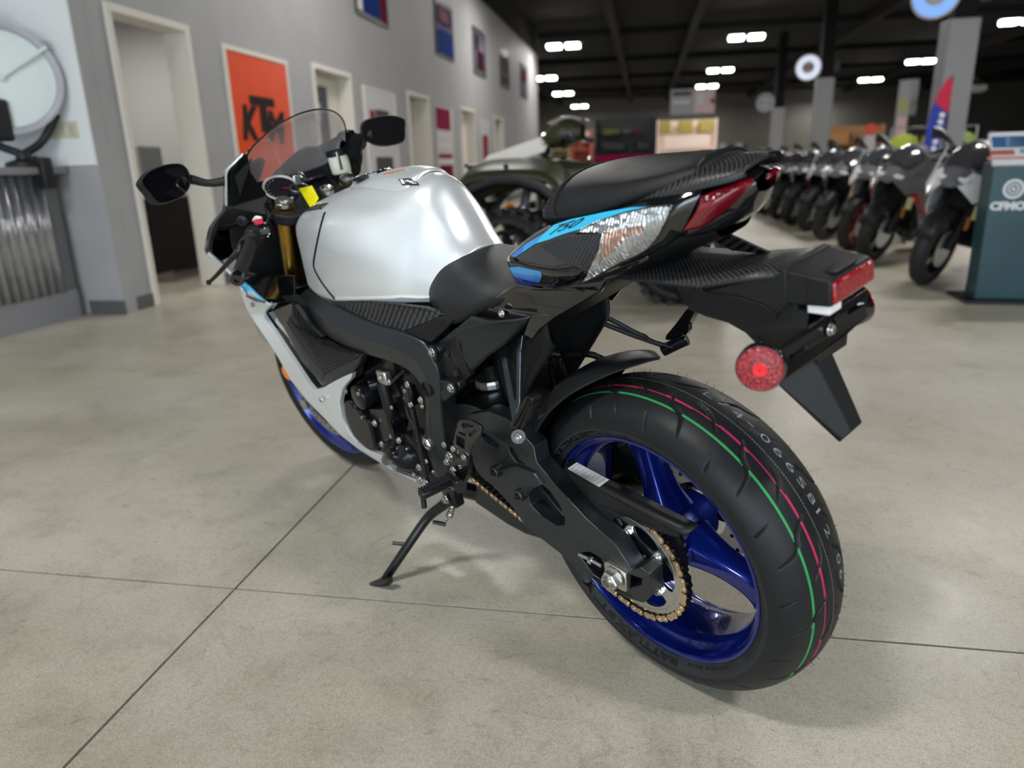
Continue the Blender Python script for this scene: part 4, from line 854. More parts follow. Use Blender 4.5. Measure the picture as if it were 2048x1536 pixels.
for k in range(6):
    a = math.radians(88+60*k); p = RW + Vector((.067*math.cos(a), YS+.004, .067*math.sin(a)))
    lathe('stud_washer', [(0, .0105), (.002, .0105)], p, (0, 1, 0), B['zinc'], spk, n=20); hexnut('sprocket_nut', p+Vector((0, .002, 0)), (0, 1, 0), .0085, .0075, B['zinc'], spk, bore=.55, stud=.005)
lathe('sprocket_carrier', [(.045, .072), (.055, .075), (.085, .062), (.104, .060), (.106, .040), (.108, .028)], RW, (0, 1, 0), B['gloss'], bike, n=48)
FS = Vector((.612, YS, .398)); RF = PIT/(2*math.sin(PI/16))
lathe('front_sprocket', [(YS-.003, RF-.002), (YS+.003, RF-.002)], (FS.x, 0, FS.z), (0, 1, 0), B['zinc'], bike, n=32)
def chain_path():
    d = math.hypot(FS.x, FS.z-.315); base = math.atan2(FS.z-.315, FS.x); off = math.acos((RS-RF)/d); L1 = math.sqrt(d*d-(RS-RF)**2); segs = []
    a1 = base + off; a2 = base - off
    segs.append(('arc', RW, RS, a1, a2+2*PI)); pb = RW + Vector((RS*math.cos(a2), 0, RS*math.sin(a2))); pf = Vector((FS.x, 0, FS.z)) + Vector((RF*math.cos(a2), 0, RF*math.sin(a2)))
    segs.append(('line', pb, pf)); segs.append(('arc', Vector((FS.x, 0, FS.z)), RF, a2, a1)); pt = Vector((FS.x, 0, FS.z)) + Vector((RF*math.cos(a1), 0, RF*math.sin(a1))); pr = RW + Vector((RS*math.cos(a1), 0, RS*math.sin(a1)))
    segs.append(('line', pt, pr)); P = []
    for s in segs:
        if s[0] == 'arc':
            n = 160
            for k in range(n): a = s[3]+(s[4]-s[3])*k/n; P.append(s[1] + Vector((s[2]*math.cos(a), 0, s[2]*math.sin(a))))
        else:
            sag = -.004 if s[1].z < .3 else 0
            for k in range(60): t = k/60; P.append(s[1].lerp(s[2], t) + Vector((0, 0, sag*4*t*(1-t))))
    P.append(P[0]); return P
CP = chain_path(); cl = [0]
for a, b_ in zip(CP, CP[1:]): cl.append(cl[-1] + (b_-a).length)
NL = int(round(cl[-1]/PIT/2))*2; pins = []; i = 0
for k in range(NL):
    q = cl[-1]*k/NL
    while cl[i+1] < q: i += 1
    pins.append(CP[i].lerp(CP[i+1], (q-cl[i])/(cl[i+1]-cl[i])))
def link_outline(L_, r, w_):
    pts = []
    for k in range(9): a = PI/2 + PI*k/8; pts.append((r*math.cos(a), r*math.sin(a)))
    pts.append((L_/2, -w_))
    for k in range(9): a = -PI/2 + PI*k/8; pts.append((L_+r*math.cos(a), r*math.sin(a)))
    pts.append((L_/2, w_)); return pts
def link_geo(y0, t, r, w_):
    o = link_outline(PIT, r, w_); n = len(o); V = [Vector((x, y0, z)) for x, z in o] + [Vector((x, y0-t, z)) for x, z in o]
    return V, [tuple(range(n)), tuple(range(2*n-1, n-1, -1))] + [(i, n+i, n+(i+1) % n, (i+1) % n) for i in range(n)]
VO, FO = link_geo(0, .002, .0068, .0048); ol = bpy.data.meshes.new('outer_link')
pinsg = [tubegeo([Vector((x, -.001, 0)), Vector((x, .0012, 0))], .0026, 10, 1) for x in (0, PIT)]
V, F = join([(VO, FO)] + pinsg); ol.from_pydata([tuple(v) for v in V], [], F); ol.materials.append(B['brass']); ol.materials.append(B['zinc'])
for p_ in ol.polygons[len(FO):]: p_.material_index = 1
recalc(ol)
inner = []
def at_link(V, a, b_, y):
    d = (b_-a); ang = math.atan2(d.z, d.x); c, s = math.cos(ang), math.sin(ang); k = d.length/PIT
    return [Vector((a.x + (v.x*k)*c - v.z*s, y+v.y, a.z + (v.x*k)*s + v.z*c)) for v in V]
for k in range(NL):
    a, b_ = pins[k], pins[(k+1) % NL]
    if k % 2:
        for y in (YS+.0062, YS-.0046): inner.append((at_link(VO, a, b_, y), FO))
    else: inner.append((at_link(VO, a, b_, YS-.0070), FO))
    inner.append(tubegeo([Vector((a.x, YS-.0072, a.z)), Vector((a.x, YS+.0070, a.z))], .0046, 8, 1))
chain = mk('drive_chain', *join(inner), B['chaink'], bike, smooth=30)
for k in range(0, NL, 2):
    a, b_ = pins[k], pins[(k+1) % NL]; o = bpy.data.objects.new('chain_link', ol); lk(o, chain); d = b_-a
    o.location = (a.x, YS+.0088, a.z); o.rotation_euler = (0, -math.atan2(d.z, d.x), 0)

# ---------------------------------------------------------------- swingarm, axle adjuster, chain guard
sw = plate('swingarm', [(0.4342, 0.1250, 0.4979), (0.4160, 0.1250, 0.5128), (0.3477, 0.1250, 0.5371), (0.2799, 0.1300, 0.5396), (0.2383, 0.1350, 0.5247), (0.1984, 0.1400, 0.5087), (0.1923, 0.1450, 0.4777), (0.1348, 0.1520, 0.4484), (0.0616, 0.1570, 0.4097), (-0.0075, 0.1600, 0.3850), (-0.0376, 0.1600, 0.3448), (-0.0609, 0.1600, 0.3624), (-0.0779, 0.1580, 0.3563), (-0.0683, 0.1560, 0.3016), (-0.0519, 0.1550, 0.2761), (-0.0205, 0.1570, 0.2707), (0.0128, 0.1580, 0.2677), (0.0447, 0.1580, 0.2625), (0.0689, 0.1580, 0.2675), (0.1038, 0.1580, 0.2740), (0.1356, 0.1570, 0.2823), (0.2011, 0.1540, 0.2919), (0.2668, 0.1500, 0.3020), (0.3115, 0.1420, 0.3284), (0.3782, 0.1350, 0.3500), (0.4414, 0.1280, 0.3615), (0.4537, 0.1250, 0.3883)], .036, B['frame'], bike,
    holes=[[(0.3851, 0.1280, 0.4777), (0.3547, 0.1300, 0.4790), (0.3224, 0.1330, 0.4695), (0.3281, 0.1340, 0.4542), (0.3610, 0.1310, 0.4546), (0.3915, 0.1280, 0.4579)], [(0.2867, 0.1360, 0.4812), (0.2705, 0.1370, 0.4794), (0.2541, 0.1400, 0.4609), (0.2351, 0.1420, 0.4573), (0.2675, 0.1390, 0.4491), (0.2848, 0.1370, 0.4611)],
           [(0.2373, 0.1480, 0.3888), (0.2150, 0.1490, 0.4117), (0.1809, 0.1500, 0.4334), (0.1591, 0.1520, 0.4295), (0.1338, 0.1540, 0.4075), (0.1245, 0.1550, 0.3820), (0.1302, 0.1550, 0.3644), (0.1530, 0.1550, 0.3528), (0.1982, 0.1520, 0.3526), (0.2336, 0.1490, 0.3645)],
           [(0.0986, 0.1580, 0.3110), (0.0918, 0.1580, 0.3188), (0.0656, 0.1580, 0.3340), (0.0385, 0.1580, 0.3319), (0.0313, 0.1580, 0.3229), (-0.0191, 0.1580, 0.3289), (-0.0580, 0.1570, 0.3345), (-0.0541, 0.1570, 0.3188), (-0.0242, 0.1570, 0.2959), (0.0309, 0.1580, 0.2745), (0.0655, 0.1580, 0.2804), (0.0700, 0.1580, 0.2836)]], bev=.006, seg=3)
swr = mirror(sw, 'swingarm_far_side')
loft('swingarm_bridge', [[(x, y, z) for (x, z) in ((.50, .50), (.40, .53), (.31, .50), (.30, .43), (.40, .40), (.50, .41))] for y in (.118, .06, 0, -.06, -.118)], B['frame'], bike, nu=2, nv=3)
plate('swingarm_inner_wall', [(0.4940, 0.0920, 0.3930), (0.3837, 0.1050, 0.4196), (0.3047, 0.1150, 0.4150), (0.2384, 0.1200, 0.4024), (0.1602, 0.1250, 0.3490), (0.1138, 0.1280, 0.2839), (0.2329, 0.1220, 0.2684), (0.3297, 0.1120, 0.3005), (0.4945, 0.0950, 0.3291)], .012, B['satin'], bike, bev=.002)
plate('swingarm_rib', [(0.3256, 0.1460, 0.4136), (0.3005, 0.1470, 0.4299), (0.2621, 0.1480, 0.4471), (0.1987, 0.1520, 0.4546), (0.1743, 0.1550, 0.4387), (0.2171, 0.1520, 0.4160), (0.2341, 0.1520, 0.4010), (0.2381, 0.1520, 0.3855), (0.2673, 0.1500, 0.3695), (0.2789, 0.1490, 0.3823), (0.2651, 0.1490, 0.4156), (0.2979, 0.1470, 0.4062)], .02, B['satin'], bike, bev=.003)
for p in ((0.3316, 0.1500, 0.4101), (0.2568, 0.1540, 0.3829)): lathe('swingarm_lug', [(-.02, .013), (.004, .013), (.006, .011)], p, (0, 1, 0), B['satin'], bike); bolt('swingarm_bolt', Vector(p)+Vector((0, .006, 0)), (0, 1, 0), .006, B['metal'], bike)
ab = plate('axle_block', [(0.0237, 0.1660, 0.3355), (0.0162, 0.1660, 0.3406), (-0.0270, 0.1640, 0.3344), (-0.0213, 0.1640, 0.2904), (-0.0045, 0.1650, 0.2891), (0.0261, 0.1660, 0.2934)], .014, B['alu'], bike, bev=.0015)
lathe('axle_washer', [(0, .021), (.003, .021)], (0, .166, .315), (0, 1, 0), B['alu'], ab, n=32); hexnut('axle_nut', (0, .169, .315), (0, 1, 0), .0185, .014, B['alu'], ab, bore=.62, stud=.006)
tube('adjuster_bolt', [(0.0934, 0.1600, 0.3166), (0.0622, 0.1620, 0.3212), (0.0306, 0.1640, 0.3228)], .0042, B['zinc'], bike, res=1, n=12); hexnut('adjuster_nut', (0.0646, 0.1620, 0.3191), Vector((0.0306, 0.1640, 0.3228))-Vector((0.0934, 0.1600, 0.3166)), .0078, .009, B['zinc'], bike, bore=.5)
p = Vector((0.0715, 0.1580, 0.2586)); lathe('stand_bobbin', [(0, .008), (.002, .008), (.004, .006), (.014, .006), (.016, .011), (.02, .011)], p, (0, 1, 0), B['metal'], bike)
cg = plate('chain_guard', [(0.1323, 0.1310, 0.4779), (0.0435, 0.1310, 0.4668), (-0.0561, 0.1290, 0.4536), (-0.1111, 0.1270, 0.4439), (-0.1212, 0.1230, 0.4295), (-0.1038, 0.1240, 0.4252), (-0.0683, 0.1260, 0.4221), (-0.0341, 0.1270, 0.4224), (-0.0108, 0.1280, 0.4266), (0.0148, 0.1280, 0.4146), (0.0304, 0.1280, 0.3985), (0.0733, 0.1300, 0.4275), (0.1151, 0.1310, 0.4585)], .004, B['plast'], bike, bev=.0012)
FAR = [(0.1528, 0.0960, 0.4749), (0.0515, 0.0960, 0.4640), (-0.0605, 0.0960, 0.4548), (-0.1218, 0.0980, 0.4512), (-0.1470, 0.1040, 0.4541)]; NEAR = [(0.1310, 0.1320, 0.4796), (0.0424, 0.1320, 0.4678), (-0.0571, 0.1300, 0.4546), (-0.1120, 0.1280, 0.4449), (-0.1329, 0.1220, 0.4388)]
gt = mk('chain_guard_top', FAR + NEAR, gridfaces(2, 5), B['plast'], bike, smooth=50, solid=.004)
if sum(p.normal.z for p in gt.data.polygons) < 0: gt.data.flip_normals()
bv = bvh_of(gt); lab = [(0.1311, 0.0990, 0.4706), (0.0498, 0.0990, 0.4622), (0.0445, 0.1300, 0.4665), (0.1235, 0.1300, 0.4751)]
V, F = poly(lab); sk = onto('spec_sticker', [Vector((p[0], p[1], 0)) + Vector((0, 0, p[2])) for p in lab], [(0, 1, 2, 3)], bv, B['white'], bike, off=.0008, cuts=0)
A_, B_, C_, D_ = [Vector(p) for p in lab]
for r_ in range(9):
    tv = .09 + r_*.1; 
    for c_ in range(8 if r_ not in (6, 8) else 3):
        u0, u1 = (.05+c_*.115, .05+c_*.115+random.uniform(.05, .105)) if r_ not in (6, 8) else (.05+c_*.3, .05+c_*.3+.26)
        q = [A_.lerp(B_, u).lerp(D_.lerp(C_, u), v) for u, v in ((u0, tv), (u1, tv), (u1, tv+.035), (u0, tv+.035))]
        onto('sticker_text', q, [(0, 1, 2, 3)], bv, B['grey_ink'], sk, off=.0011, cuts=0)
# hugger over the rear tyre
rows = []
for (th, wd, r0, r1) in ((91.5, .004, .362, .361), (88, .022, .3605, .355), (81, .055, .357, .344), (70, .088, .354, .328), (58, .106, .355, .313), (45, .112, .353, .300), (32, .114, .352, .292), (18, .110, .350, .290), (4, .100, .350, .295)):
    a = math.radians(th); c, s = math.cos(a), math.sin(a); row = []
    for (u, q) in ((0, 0), (.3, .03), (.55, .18), (.8, .5), (.97, .85), (1, 1)):
        r = r0 + (r1-r0)*q; row.append((r*c, wd*u, .315+r*s))
    rows.append(row)
loft('rear_hugger', half(rows), B['hug'], bike, nu=4, nv=4, closed=False, solid=.004, smooth=50)
# muffler chamber under the frame
plate('exhaust_chamber', [(0.6149, 0.0500, 0.1619), (0.5951, 0.0500, 0.2087), (.58, .05, .27), (.40, .05, .27), (.30, .05, .24), (0.3031, 0.0500, 0.1713), (0.3440, 0.0500, 0.1641), (0.4149, 0.0500, 0.1489), (0.4867, 0.0500, 0.1478)], .19, B['satin'], bike, bev=.012, seg=3)
tube('muffler', [(.42, -.10, .20), (.30, -.17, .24), (.16, -.20, .30), (.04, -.21, .335)], [.04, .055, .06, .052], B['metal'], bike, n=20)
# shock absorber
sh = lathe('shock_absorber', [(0, .018), (.05, .02), (.06, .034), (.10, .034), (.11, .022), (.20, .022), (.24, .016)], (0.4580, 0.0200, 0.5763), Vector((0.4560, 0.0200, 0.4716))-Vector((0.4580, 0.0200, 0.5763)), B['plast'], bike)
ax = (Vector((0.4560, 0.0200, 0.4716))-Vector((0.4580, 0.0200, 0.5763))).normalized(); o0 = Vector((0.4580, 0.0200, 0.5763))
lathe('preload_ring', [(.028, .040), (.034, .043), (.044, .043), (.048, .040)], o0, ax, B['alu'], sh, n=14, smooth=10)
a_, b_, c_ = frame_of(ax); tube('spring', [o0 + a_*(.055+.13*k/72) + (b_*math.cos(k*PI/6) + c_*math.sin(k*PI/6))*.036 for k in range(73)], .0052, B['metal'], sh, n=8, res=1)
lathe('shock_label', [(.062, .0345), (.092, .0345)], o0, ax, B['white'], sh, n=32, close=False); lathe('shock_label', [(.062, .0348), (.073, .0348)], o0, ax, B['orange'], sh, n=32, close=False); lathe('shock_label', [(.112, .031), (.145, .031)], o0, ax, B['white'], sh, n=32, close=False)
for k in range(5): lathe('label_text', [(.116+k*.006, .0313), (.1185+k*.006, .0313)], o0, ax, B['ink'], sh, n=32, close=False)

# ---------------------------------------------------------------- passenger pegs on their brackets (both sides alike)
def both(o): mirror(o); return o
both(plate('passenger_peg_bracket', [(0.2898, 0.1075, 0.6773), (0.2771, 0.1043, 0.6837), (0.2537, 0.1249, 0.6620), (0.1920, 0.1680, 0.6231), (0.1835, 0.1709, 0.6218), (0.2183, 0.1307, 0.6623), (0.2410, 0.1000, 0.7061), (0.2213, 0.1000, 0.7165), (0.2237, 0.1077, 0.6895), (0.1836, 0.1575, 0.6377), (0.1691, 0.1738, 0.6221), (0.1688, 0.1834, 0.6110), (0.1610, 0.1920, 0.6031), (0.1396, 0.2054, 0.5938), (0.1295, 0.2140, 0.5871), (0.1382, 0.2169, 0.5812), (0.1538, 0.2112, 0.5831), (0.1769, 0.1925, 0.5981), (0.1983, 0.1767, 0.6111), (0.2325, 0.1508, 0.6343)], .012, B['frame'], bike, bev=.002))
pg = both(plate('passenger_peg', [(0.0864, 0.2220, 0.6777), (0.0779, 0.2220, 0.6808), (0.0677, 0.2220, 0.6795), (0.0684, 0.2220, 0.6730), (0.0780, 0.2220, 0.6577), (0.1046, 0.2220, 0.6159), (0.1169, 0.2220, 0.6078), (0.1343, 0.2220, 0.6042), (0.1468, 0.2220, 0.6044), (0.1433, 0.2220, 0.6131), (0.1153, 0.2220, 0.6434)], .022, B['metal'], bike, bev=.004))
for k in range(3): tube('peg_rib', [(0.0785, 0.2235, 0.6754), (0.1312, 0.2235, 0.6127)] if k == 0 else ([(0.0750, 0.2235, 0.6706), (0.1203, 0.2235, 0.6113)] if k == 1 else [(0.0735, 0.2235, 0.6653), (0.1082, 0.2235, 0.6148)]), .0028, B['plast'], pg, n=8, res=1)
both(plate('peg_hook', [(0.0998, 0.2050, 0.6470), (0.0931, 0.2050, 0.6499), (0.0791, 0.2050, 0.6502), (0.0788, 0.2050, 0.6372), (0.0868, 0.2050, 0.6269), (0.0944, 0.2050, 0.6255), (0.0914, 0.2050, 0.6396), (0.1007, 0.2050, 0.6416)], .012, B['metal'], bike, bev=.002))
both(cyl('peg_joint', (0.1577, 0.2030, 0.5762), (0.1139, 0.2300, 0.5997), .013, B['metal'], bike)); bolt('peg_bolt', (0.1099, 0.2320, 0.6000), (-.1, 1, 0), .0065, B['zinc'], bike)

# ---------------------------------------------------------------- rider foot rest, heel guard, shift linkage
hp = plate('heel_guard', [(0.3423, 0.2050, 0.5503), (0.3308, 0.2050, 0.5597), (0.2923, 0.2050, 0.5698), (0.2632, 0.2050, 0.5668), (0.2598, 0.2050, 0.5569), (0.2678, 0.2050, 0.5461), (0.3006, 0.2000, 0.5174), (0.3312, 0.1950, 0.4885), (0.3605, 0.1900, 0.4510), (0.4071, 0.1900, 0.4606), (0.3942, 0.1950, 0.4848), (0.3672, 0.2000, 0.5184)], .005, B['metal'], bike,
    holes=[[(0.3303, 0.2050, 0.5472), (0.3213, 0.2050, 0.5545), (0.2845, 0.2050, 0.5608), (0.2895, 0.2050, 0.5551), (0.3099, 0.2050, 0.5504), (0.3257, 0.2050, 0.5420)], [(0.3485, 0.2030, 0.5265), (0.3243, 0.2030, 0.5304), (0.3290, 0.2030, 0.5212), (0.3517, 0.2030, 0.5222)], [(0.3126, 0.2030, 0.5317), (0.2808, 0.2040, 0.5524), (0.2779, 0.2040, 0.5500), (0.3036, 0.2030, 0.5300), (0.3136, 0.2030, 0.5259)], [(0.3653, 0.2000, 0.5118), (0.3385, 0.2000, 0.5102), (0.3553, 0.1960, 0.4790), (0.3814, 0.1970, 0.4840)]], bev=.0012)
plate('foot_peg_bracket', [(0.4091, 0.1880, 0.4624), (0.3629, 0.1880, 0.4515), (0.3730, 0.1880, 0.4172), (0.3899, 0.1900, 0.3904), (0.4104, 0.1950, 0.3633), (0.4461, 0.1950, 0.3549), (0.4556, 0.1850, 0.3865), (0.4546, 0.1820, 0.4302)], .014, B['metal'], bike, bev=.003)
a0, a1 = Vector((0.4069, 0.2150, 0.3967)), Vector((0.4128, 0.2850, 0.3989)); d = (a1-a0).normalized(); s_ = d.cross(Vector((0, 0, 1))).normalized(); u_ = s_.cross(d)
Mp = Matrix.Translation((a0+a1)/2) @ Matrix((d, s_, u_)).transposed().to_4x4()
fp = box('foot_peg', (0, 0, 0), ((a1-a0).length+.01, .024, .018), B['metal'], bike, M=Mp, bev=.005)
for k in range(11):
    box('peg_rib', (-(a1-a0).length/2 + .006 + k*(a1-a0).length/11, 0, .010), (.004, .022, .004), B['grip'], fp, M=Mp, bev=.0006)
tube('bank_sensor', [a1, a1+Vector((0, .0, -.012)), a1 + Vector((-.002, .004, -.03))], .006, B['metal'], bike, res=2)
cyl('peg_clevis', (0.4347, 0.2000, 0.3870), (0.3605, 0.2220, 0.4020), .014, B['metal'], bike)
for p, r in (((0.4002, 0.1940, 0.4665), .0055), ((0.4659, 0.1760, 0.4469), .0055), ((0.3655, 0.1940, 0.4573), .0055), ((0.4249, 0.1920, 0.4385), .0085), ((0.4670, 0.1800, 0.4046), .0062), ((0.4277, 0.1900, 0.4020), .0075), ((0.3823, 0.2080, 0.3836), .0062)): bolt('bracket_bolt', p, (0, 1, 0), r, B['zinc'], bike)
tube('shift_rod', [(0.5315, 0.1950, 0.5285), (0.5364, 0.1950, 0.4758), (0.5473, 0.1950, 0.3833), (0.5428, 0.2000, 0.3322)], .0048, B['metal'], bike)
tube('shift_lever', [(0.5341, 0.2050, 0.3356), (0.4833, 0.2150, 0.3522), (0.4864, 0.2350, 0.3493), (0.4808, 0.2500, 0.3472)], .006, B['metal'], bike)
for p, r in (((0.5332, 0.2060, 0.3391), .0055), ((0.5752, 0.2000, 0.3284), .0085), ((0.6045, 0.1980, 0.3312), .005), ((0.5740, 0.1950, 0.3618), .0065), ((0.5412, 0.1900, 0.3867), .005), ((0.5319, 0.1850, 0.3584), .004)): bolt('linkage_bolt', p, (0, 1, 0), r, B['zinc'], bike)
# side stand
ss = tube('side_stand', [(0.5477, 0.1450, 0.2601), (0.5763, 0.1580, 0.2337), (0.6112, 0.1900, 0.2008), (0.6324, 0.2500, 0.1460), (0.6647, 0.3250, 0.0675)], [.013, .0135, .012, .0115, .011], B['metal'], bike, n=14)
plate('stand_foot', [(0.6799, 0.3580, 0.0698), (0.6733, 0.3580, 0.0825), (0.6153, 0.3450, 0.1188), (0.6173, 0.3180, 0.1025), (0.6373, 0.3120, 0.0759), (0.6463, 0.3250, 0.0663), (0.6736, 0.3520, 0.0644)], .006, B['metal'], ss, d=(0, .2, -.98), bev=.0015)
tube('stand_peg', [(0.6321, 0.2500, 0.1467), (0.6624, 0.2750, 0.1539)], .0045, B['metal'], ss, res=1); tube('stand_peg', [(0.6080, 0.1820, 0.1842), (0.5862, 0.1600, 0.1729)], .0055, B['metal'], ss, res=1)
o0, o1 = Vector((0.5644, 0.1350, 0.2351)), Vector((0.5908, 0.1450, 0.1825)); a_, b_, c_ = frame_of(o1-o0); Ls = (o1-o0).length
tube('stand_spring', [o0 + a_*(Ls*k/60) + (b_*math.cos(k*PI/5) + c_*math.sin(k*PI/5))*.0075 for k in range(61)] + [o1 + (o1-o0)*.1, Vector((0.5917, 0.1600, 0.1750))], .0017, B['zinc'], ss, n=6, res=1)
box('stand_mount', (0.5521, 0.1400, 0.2668), (.05, .03, .06), B['metal'], bike, bev=.006); bolt('stand_pivot_bolt', (0.5529, 0.1600, 0.2611), (0, 1, 0), .009, B['zinc'], bike)

# ---------------------------------------------------------------- fuel tank
def secs(d): return [[(x, y, z) for (y, z) in pr] for x, pr in d]
TK = secs([(1.055, [(0, .920), (.04, .919), (.085, .909), (.112, .890), (.122, .862), (.124, .825), (.128, .780), (.130, .745)]),
           (1.02, [(0, .936), (.05, .932), (.096, .917), (.122, .897), (.134, .860), (.138, .820), (.142, .775), (.145, .735)]),
           (.95, [(0, .952), (.05, .946), (.102, .929), (.131, .905), (.147, .860), (.152, .820), (.156, .770), (.156, .722)]),
           (.86, [(0, .968), (.05, .960), (.102, .941), (.137, .918), (.157, .870), (.164, .820), (.166, .770), (.163, .722)]),
           (.76, [(0, .984), (.05, .975), (.100, .951), (.139, .924), (.165, .870), (.172, .820), (.172, .770), (.166, .735)]),
           (.66, [(0, .994), (.05, .982), (.095, .951), (.132, .922), (.160, .868), (.169, .818), (.169, .775), (.160, .745)]),
           (.58, [(0, .992), (.05, .976), (.086, .942), (.112, .908), (.137, .858), (.150, .813), (.154, .775), (.148, .748)]),
           (.525, [(0, .976), (.045, .958), (.072, .922), (.090, .886), (.109, .843), (.124, .803), (.130, .775), (.130, .750)]),
           (.490, [(0, .930), (.040, .915), (.060, .890), (.076, .862), (.092, .830), (.108, .800), (.114, .775), (.114, .750)]),
           (.455, [(0, .868), (.032, .860), (.050, .848), (.064, .832), (.078, .812), (.092, .792), (.098, .772), (.098, .750)]),
           (.43, [(0, .835), (.03, .830), (.045, .822), (.058, .812), (.07, .798), (.082, .784), (.088, .768), (.088, .750)])])
tank = loft('fuel_tank', half(TK), B['silver'], bike, nu=6, nv=6, closed=False, smooth=60, solid=.006)
bvt = bvh_of(tank)
def on_path(pts, bv, off=0):
    out = []
    for p in cr(pts, 5):
        loc, nor, _, _ = bv.find_nearest(p); out.append(loc + nor*off)
    return out
tube('tank_seam', on_path([(0.8313, 0.1300, 0.9308), (0.8286, 0.1400, 0.9081), (0.8525, 0.1500, 0.8651), (0.9038, 0.1530, 0.8161), (0.9132, 0.1550, 0.7974), (0.8937, 0.1580, 0.7764), (0.8590, 0.1600, 0.7491), (0.8298, 0.1620, 0.7295)], bvt, .0002), .0030, B['dark'], tank, n=8, res=1)
tube('tank_lower_lip', on_path([(0.8238, 0.1650, 0.7326), (0.7301, 0.1680, 0.7456), (0.6298, 0.1680, 0.7548), (0.5316, 0.1600, 0.7613), (0.4834, 0.1450, 0.7594), (0.4577, 0.1300, 0.7638)], bvt, .001), .0040, B['silver'], tank, n=8, res=1)
# raised centre cover with the filler cap
rows = []
for (x, w0) in ((.885, .020), (.86, .040), (.80, .056), (.72, .066), (.64, .072), (.585, .066), (.565, .045), (.560, .018)):
    row = []
    for k in range(5):
        y = w0*k/4; loc, nor, _, _ = bvt.ray_cast(Vector((x, y, 1.3)), Vector((0, 0, -1))); h = .007*(1-(k/4)**4) if .56 < x < .88 else .001
        row.append(tuple(loc + Vector((0, 0, 1))*(h+.0006)))
    rows.append(row)
cover = loft('tank_cover', half(rows), B['silver'], tank, nu=5, nv=4, closed=False, smooth=60)
bvc = bvh_of(cover)
p = bvt.ray_cast(Vector((.80, 0, 1.3)), Vector((0, 0, -1)))[0]; nrm = Vector((.12, 0, 1)).normalized()
cap = lathe('filler_cap', [(.004, .050), (.011, .050), (.013, .046), (.013, .036), (.011, .034), (.011, .001)], p, nrm, B['gloss'], tank, n=40)
for k in range(7): a = 2*PI*k/7; a_, b_, c_ = frame_of(nrm); bolt('cap_screw', p + nrm*.012 + (b_*math.cos(a)+c_*math.sin(a))*.041, nrm, .003, B['zinc'], cap, washer=False)
def quad_decal(name, pts, bv, mt, parent, off=.0008, cuts=2, maxe=.02): return onto(name, [Vector(p) for p in pts], [tuple(range(len(pts)))], bv, mt, parent, off, cuts + 2, .008, down=[bvt, bvc])
wl = [(0.6967, 0.0350, 0.9719), (0.6285, 0.0180, 0.9794), (0.5937, 0.0250, 0.9742), (0.6461, 0.0450, 0.9646)]
lb = quad_decal('warning_label', wl, bvc, B['cream2'], tank, .0010); a, b_, c, d = [Vector(p) for p in wl]
quad_decal('label_band', [a, b_, b_.lerp(c, .30), a.lerp(d, .30)], bvc, B['orange'], lb, .0014)
for k in range(4): v0 = .42+k*.13; quad_decal('label_text', [a.lerp(d, v0).lerp(b_.lerp(c, v0), .06), a.lerp(d, v0).lerp(b_.lerp(c, v0), .94), a.lerp(d, v0+.05).lerp(b_.lerp(c, v0+.05), .94), a.lerp(d, v0+.05).lerp(b_.lerp(c, v0+.05), .06)], bvc, B['grey_ink'], lb, .0014)
bl = [(0.6081, 0.0500, 0.9600), (0.5560, 0.0380, 0.9673), (0.5439, 0.0420, 0.9630), (0.5850, 0.0580, 0.9557)]
lb = quad_decal('dealer_sticker', bl, bvc, B['ink'], tank, .0012); a, b_, c, d = [Vector(p) for p in bl]
for (u0, u1, v0, v1) in ((.05, .22, .15, .85), (.28, .36, .4, .65), (.40, .50, .35, .65), (.53, .62, .4, .65), (.65, .76, .3, .65), (.79, .9, .35, .65)): quad_decal('sticker_mark', [a.lerp(d, v).lerp(b_.lerp(c, v), u) for u, v in ((u0, v0), (u1, v0), (u1, v1), (u0, v1))], bvc, B['white'], lb, .0016, 0)
def text_on(name, s, size, o, ud, vd, bv, mt, parent, off=.0006, shear=.25, bold=.0012, width=None):
    V, F = textgeo(s, size, shear, bold); ud, vd, o = Vector(ud).normalized(), Vector(vd).normalized(), Vector(o)
    k = width/textwidth(V) if width else 1
    return onto(name, [o + ud*(v.x*k) + vd*v.y for v in V], F, bv, mt, parent, off, 1, .012)
t0, t1 = Vector((1.0251, 0.0750, 0.9194)), Vector((0.8692, 0.0880, 0.9371))
text_on('brand_lettering', 'SUZUKI', .030, (1.018, .096, .912), (-.155, .016, .014), (-.05, -.7, .7), bvt, B['ink'], tank, .0007, .2, .0022, .150)
o = text_on('brand_lettering', 'SUZUKI', .030, (.863, -.112, .926), (.155, .016, -.014), (-.05, .7, .7), bvt, B['ink'], tank, .0007, .2, .0022, .150)

# ---------------------------------------------------------------- seats
SE = secs([(.545, [(0, .800), (.03, .797), (.055, .788), (.070, .775), (.074, .762), (.072, .750)]),
           (.52, [(0, .826), (.035, .822), (.068, .808), (.090, .786), (.098, .764), (.094, .742)]),
           (.475, [(0, .838), (.042, .832), (.082, .814), (.110, .786), (.121, .755), (.116, .728)]),
           (.42, [(0, .834), (.05, .828), (.096, .808), (.126, .777), (.138, .743), (.134, .722)]),
           (.36, [(0, .826), (.05, .821), (.100, .804), (.130, .778), (.142, .750), (.138, .732)]),
           (.28, [(0, .820), (.05, .817), (.100, .806), (.126, .793), (.136, .780), (.132, .766)]),
           (.20, [(0, .832), (.05, .830), (.095, .824), (.116, .816), (.124, .806), (.120, .794)]),
           (.12, [(0, .870), (.05, .868), (.088, .861), (.106, .850), (.112, .840), (.110, .828)])])
loft('rider_seat', half(SE), B['seat'], bike, nu=5, nv=5, closed=False, smooth=60, solid=.008)
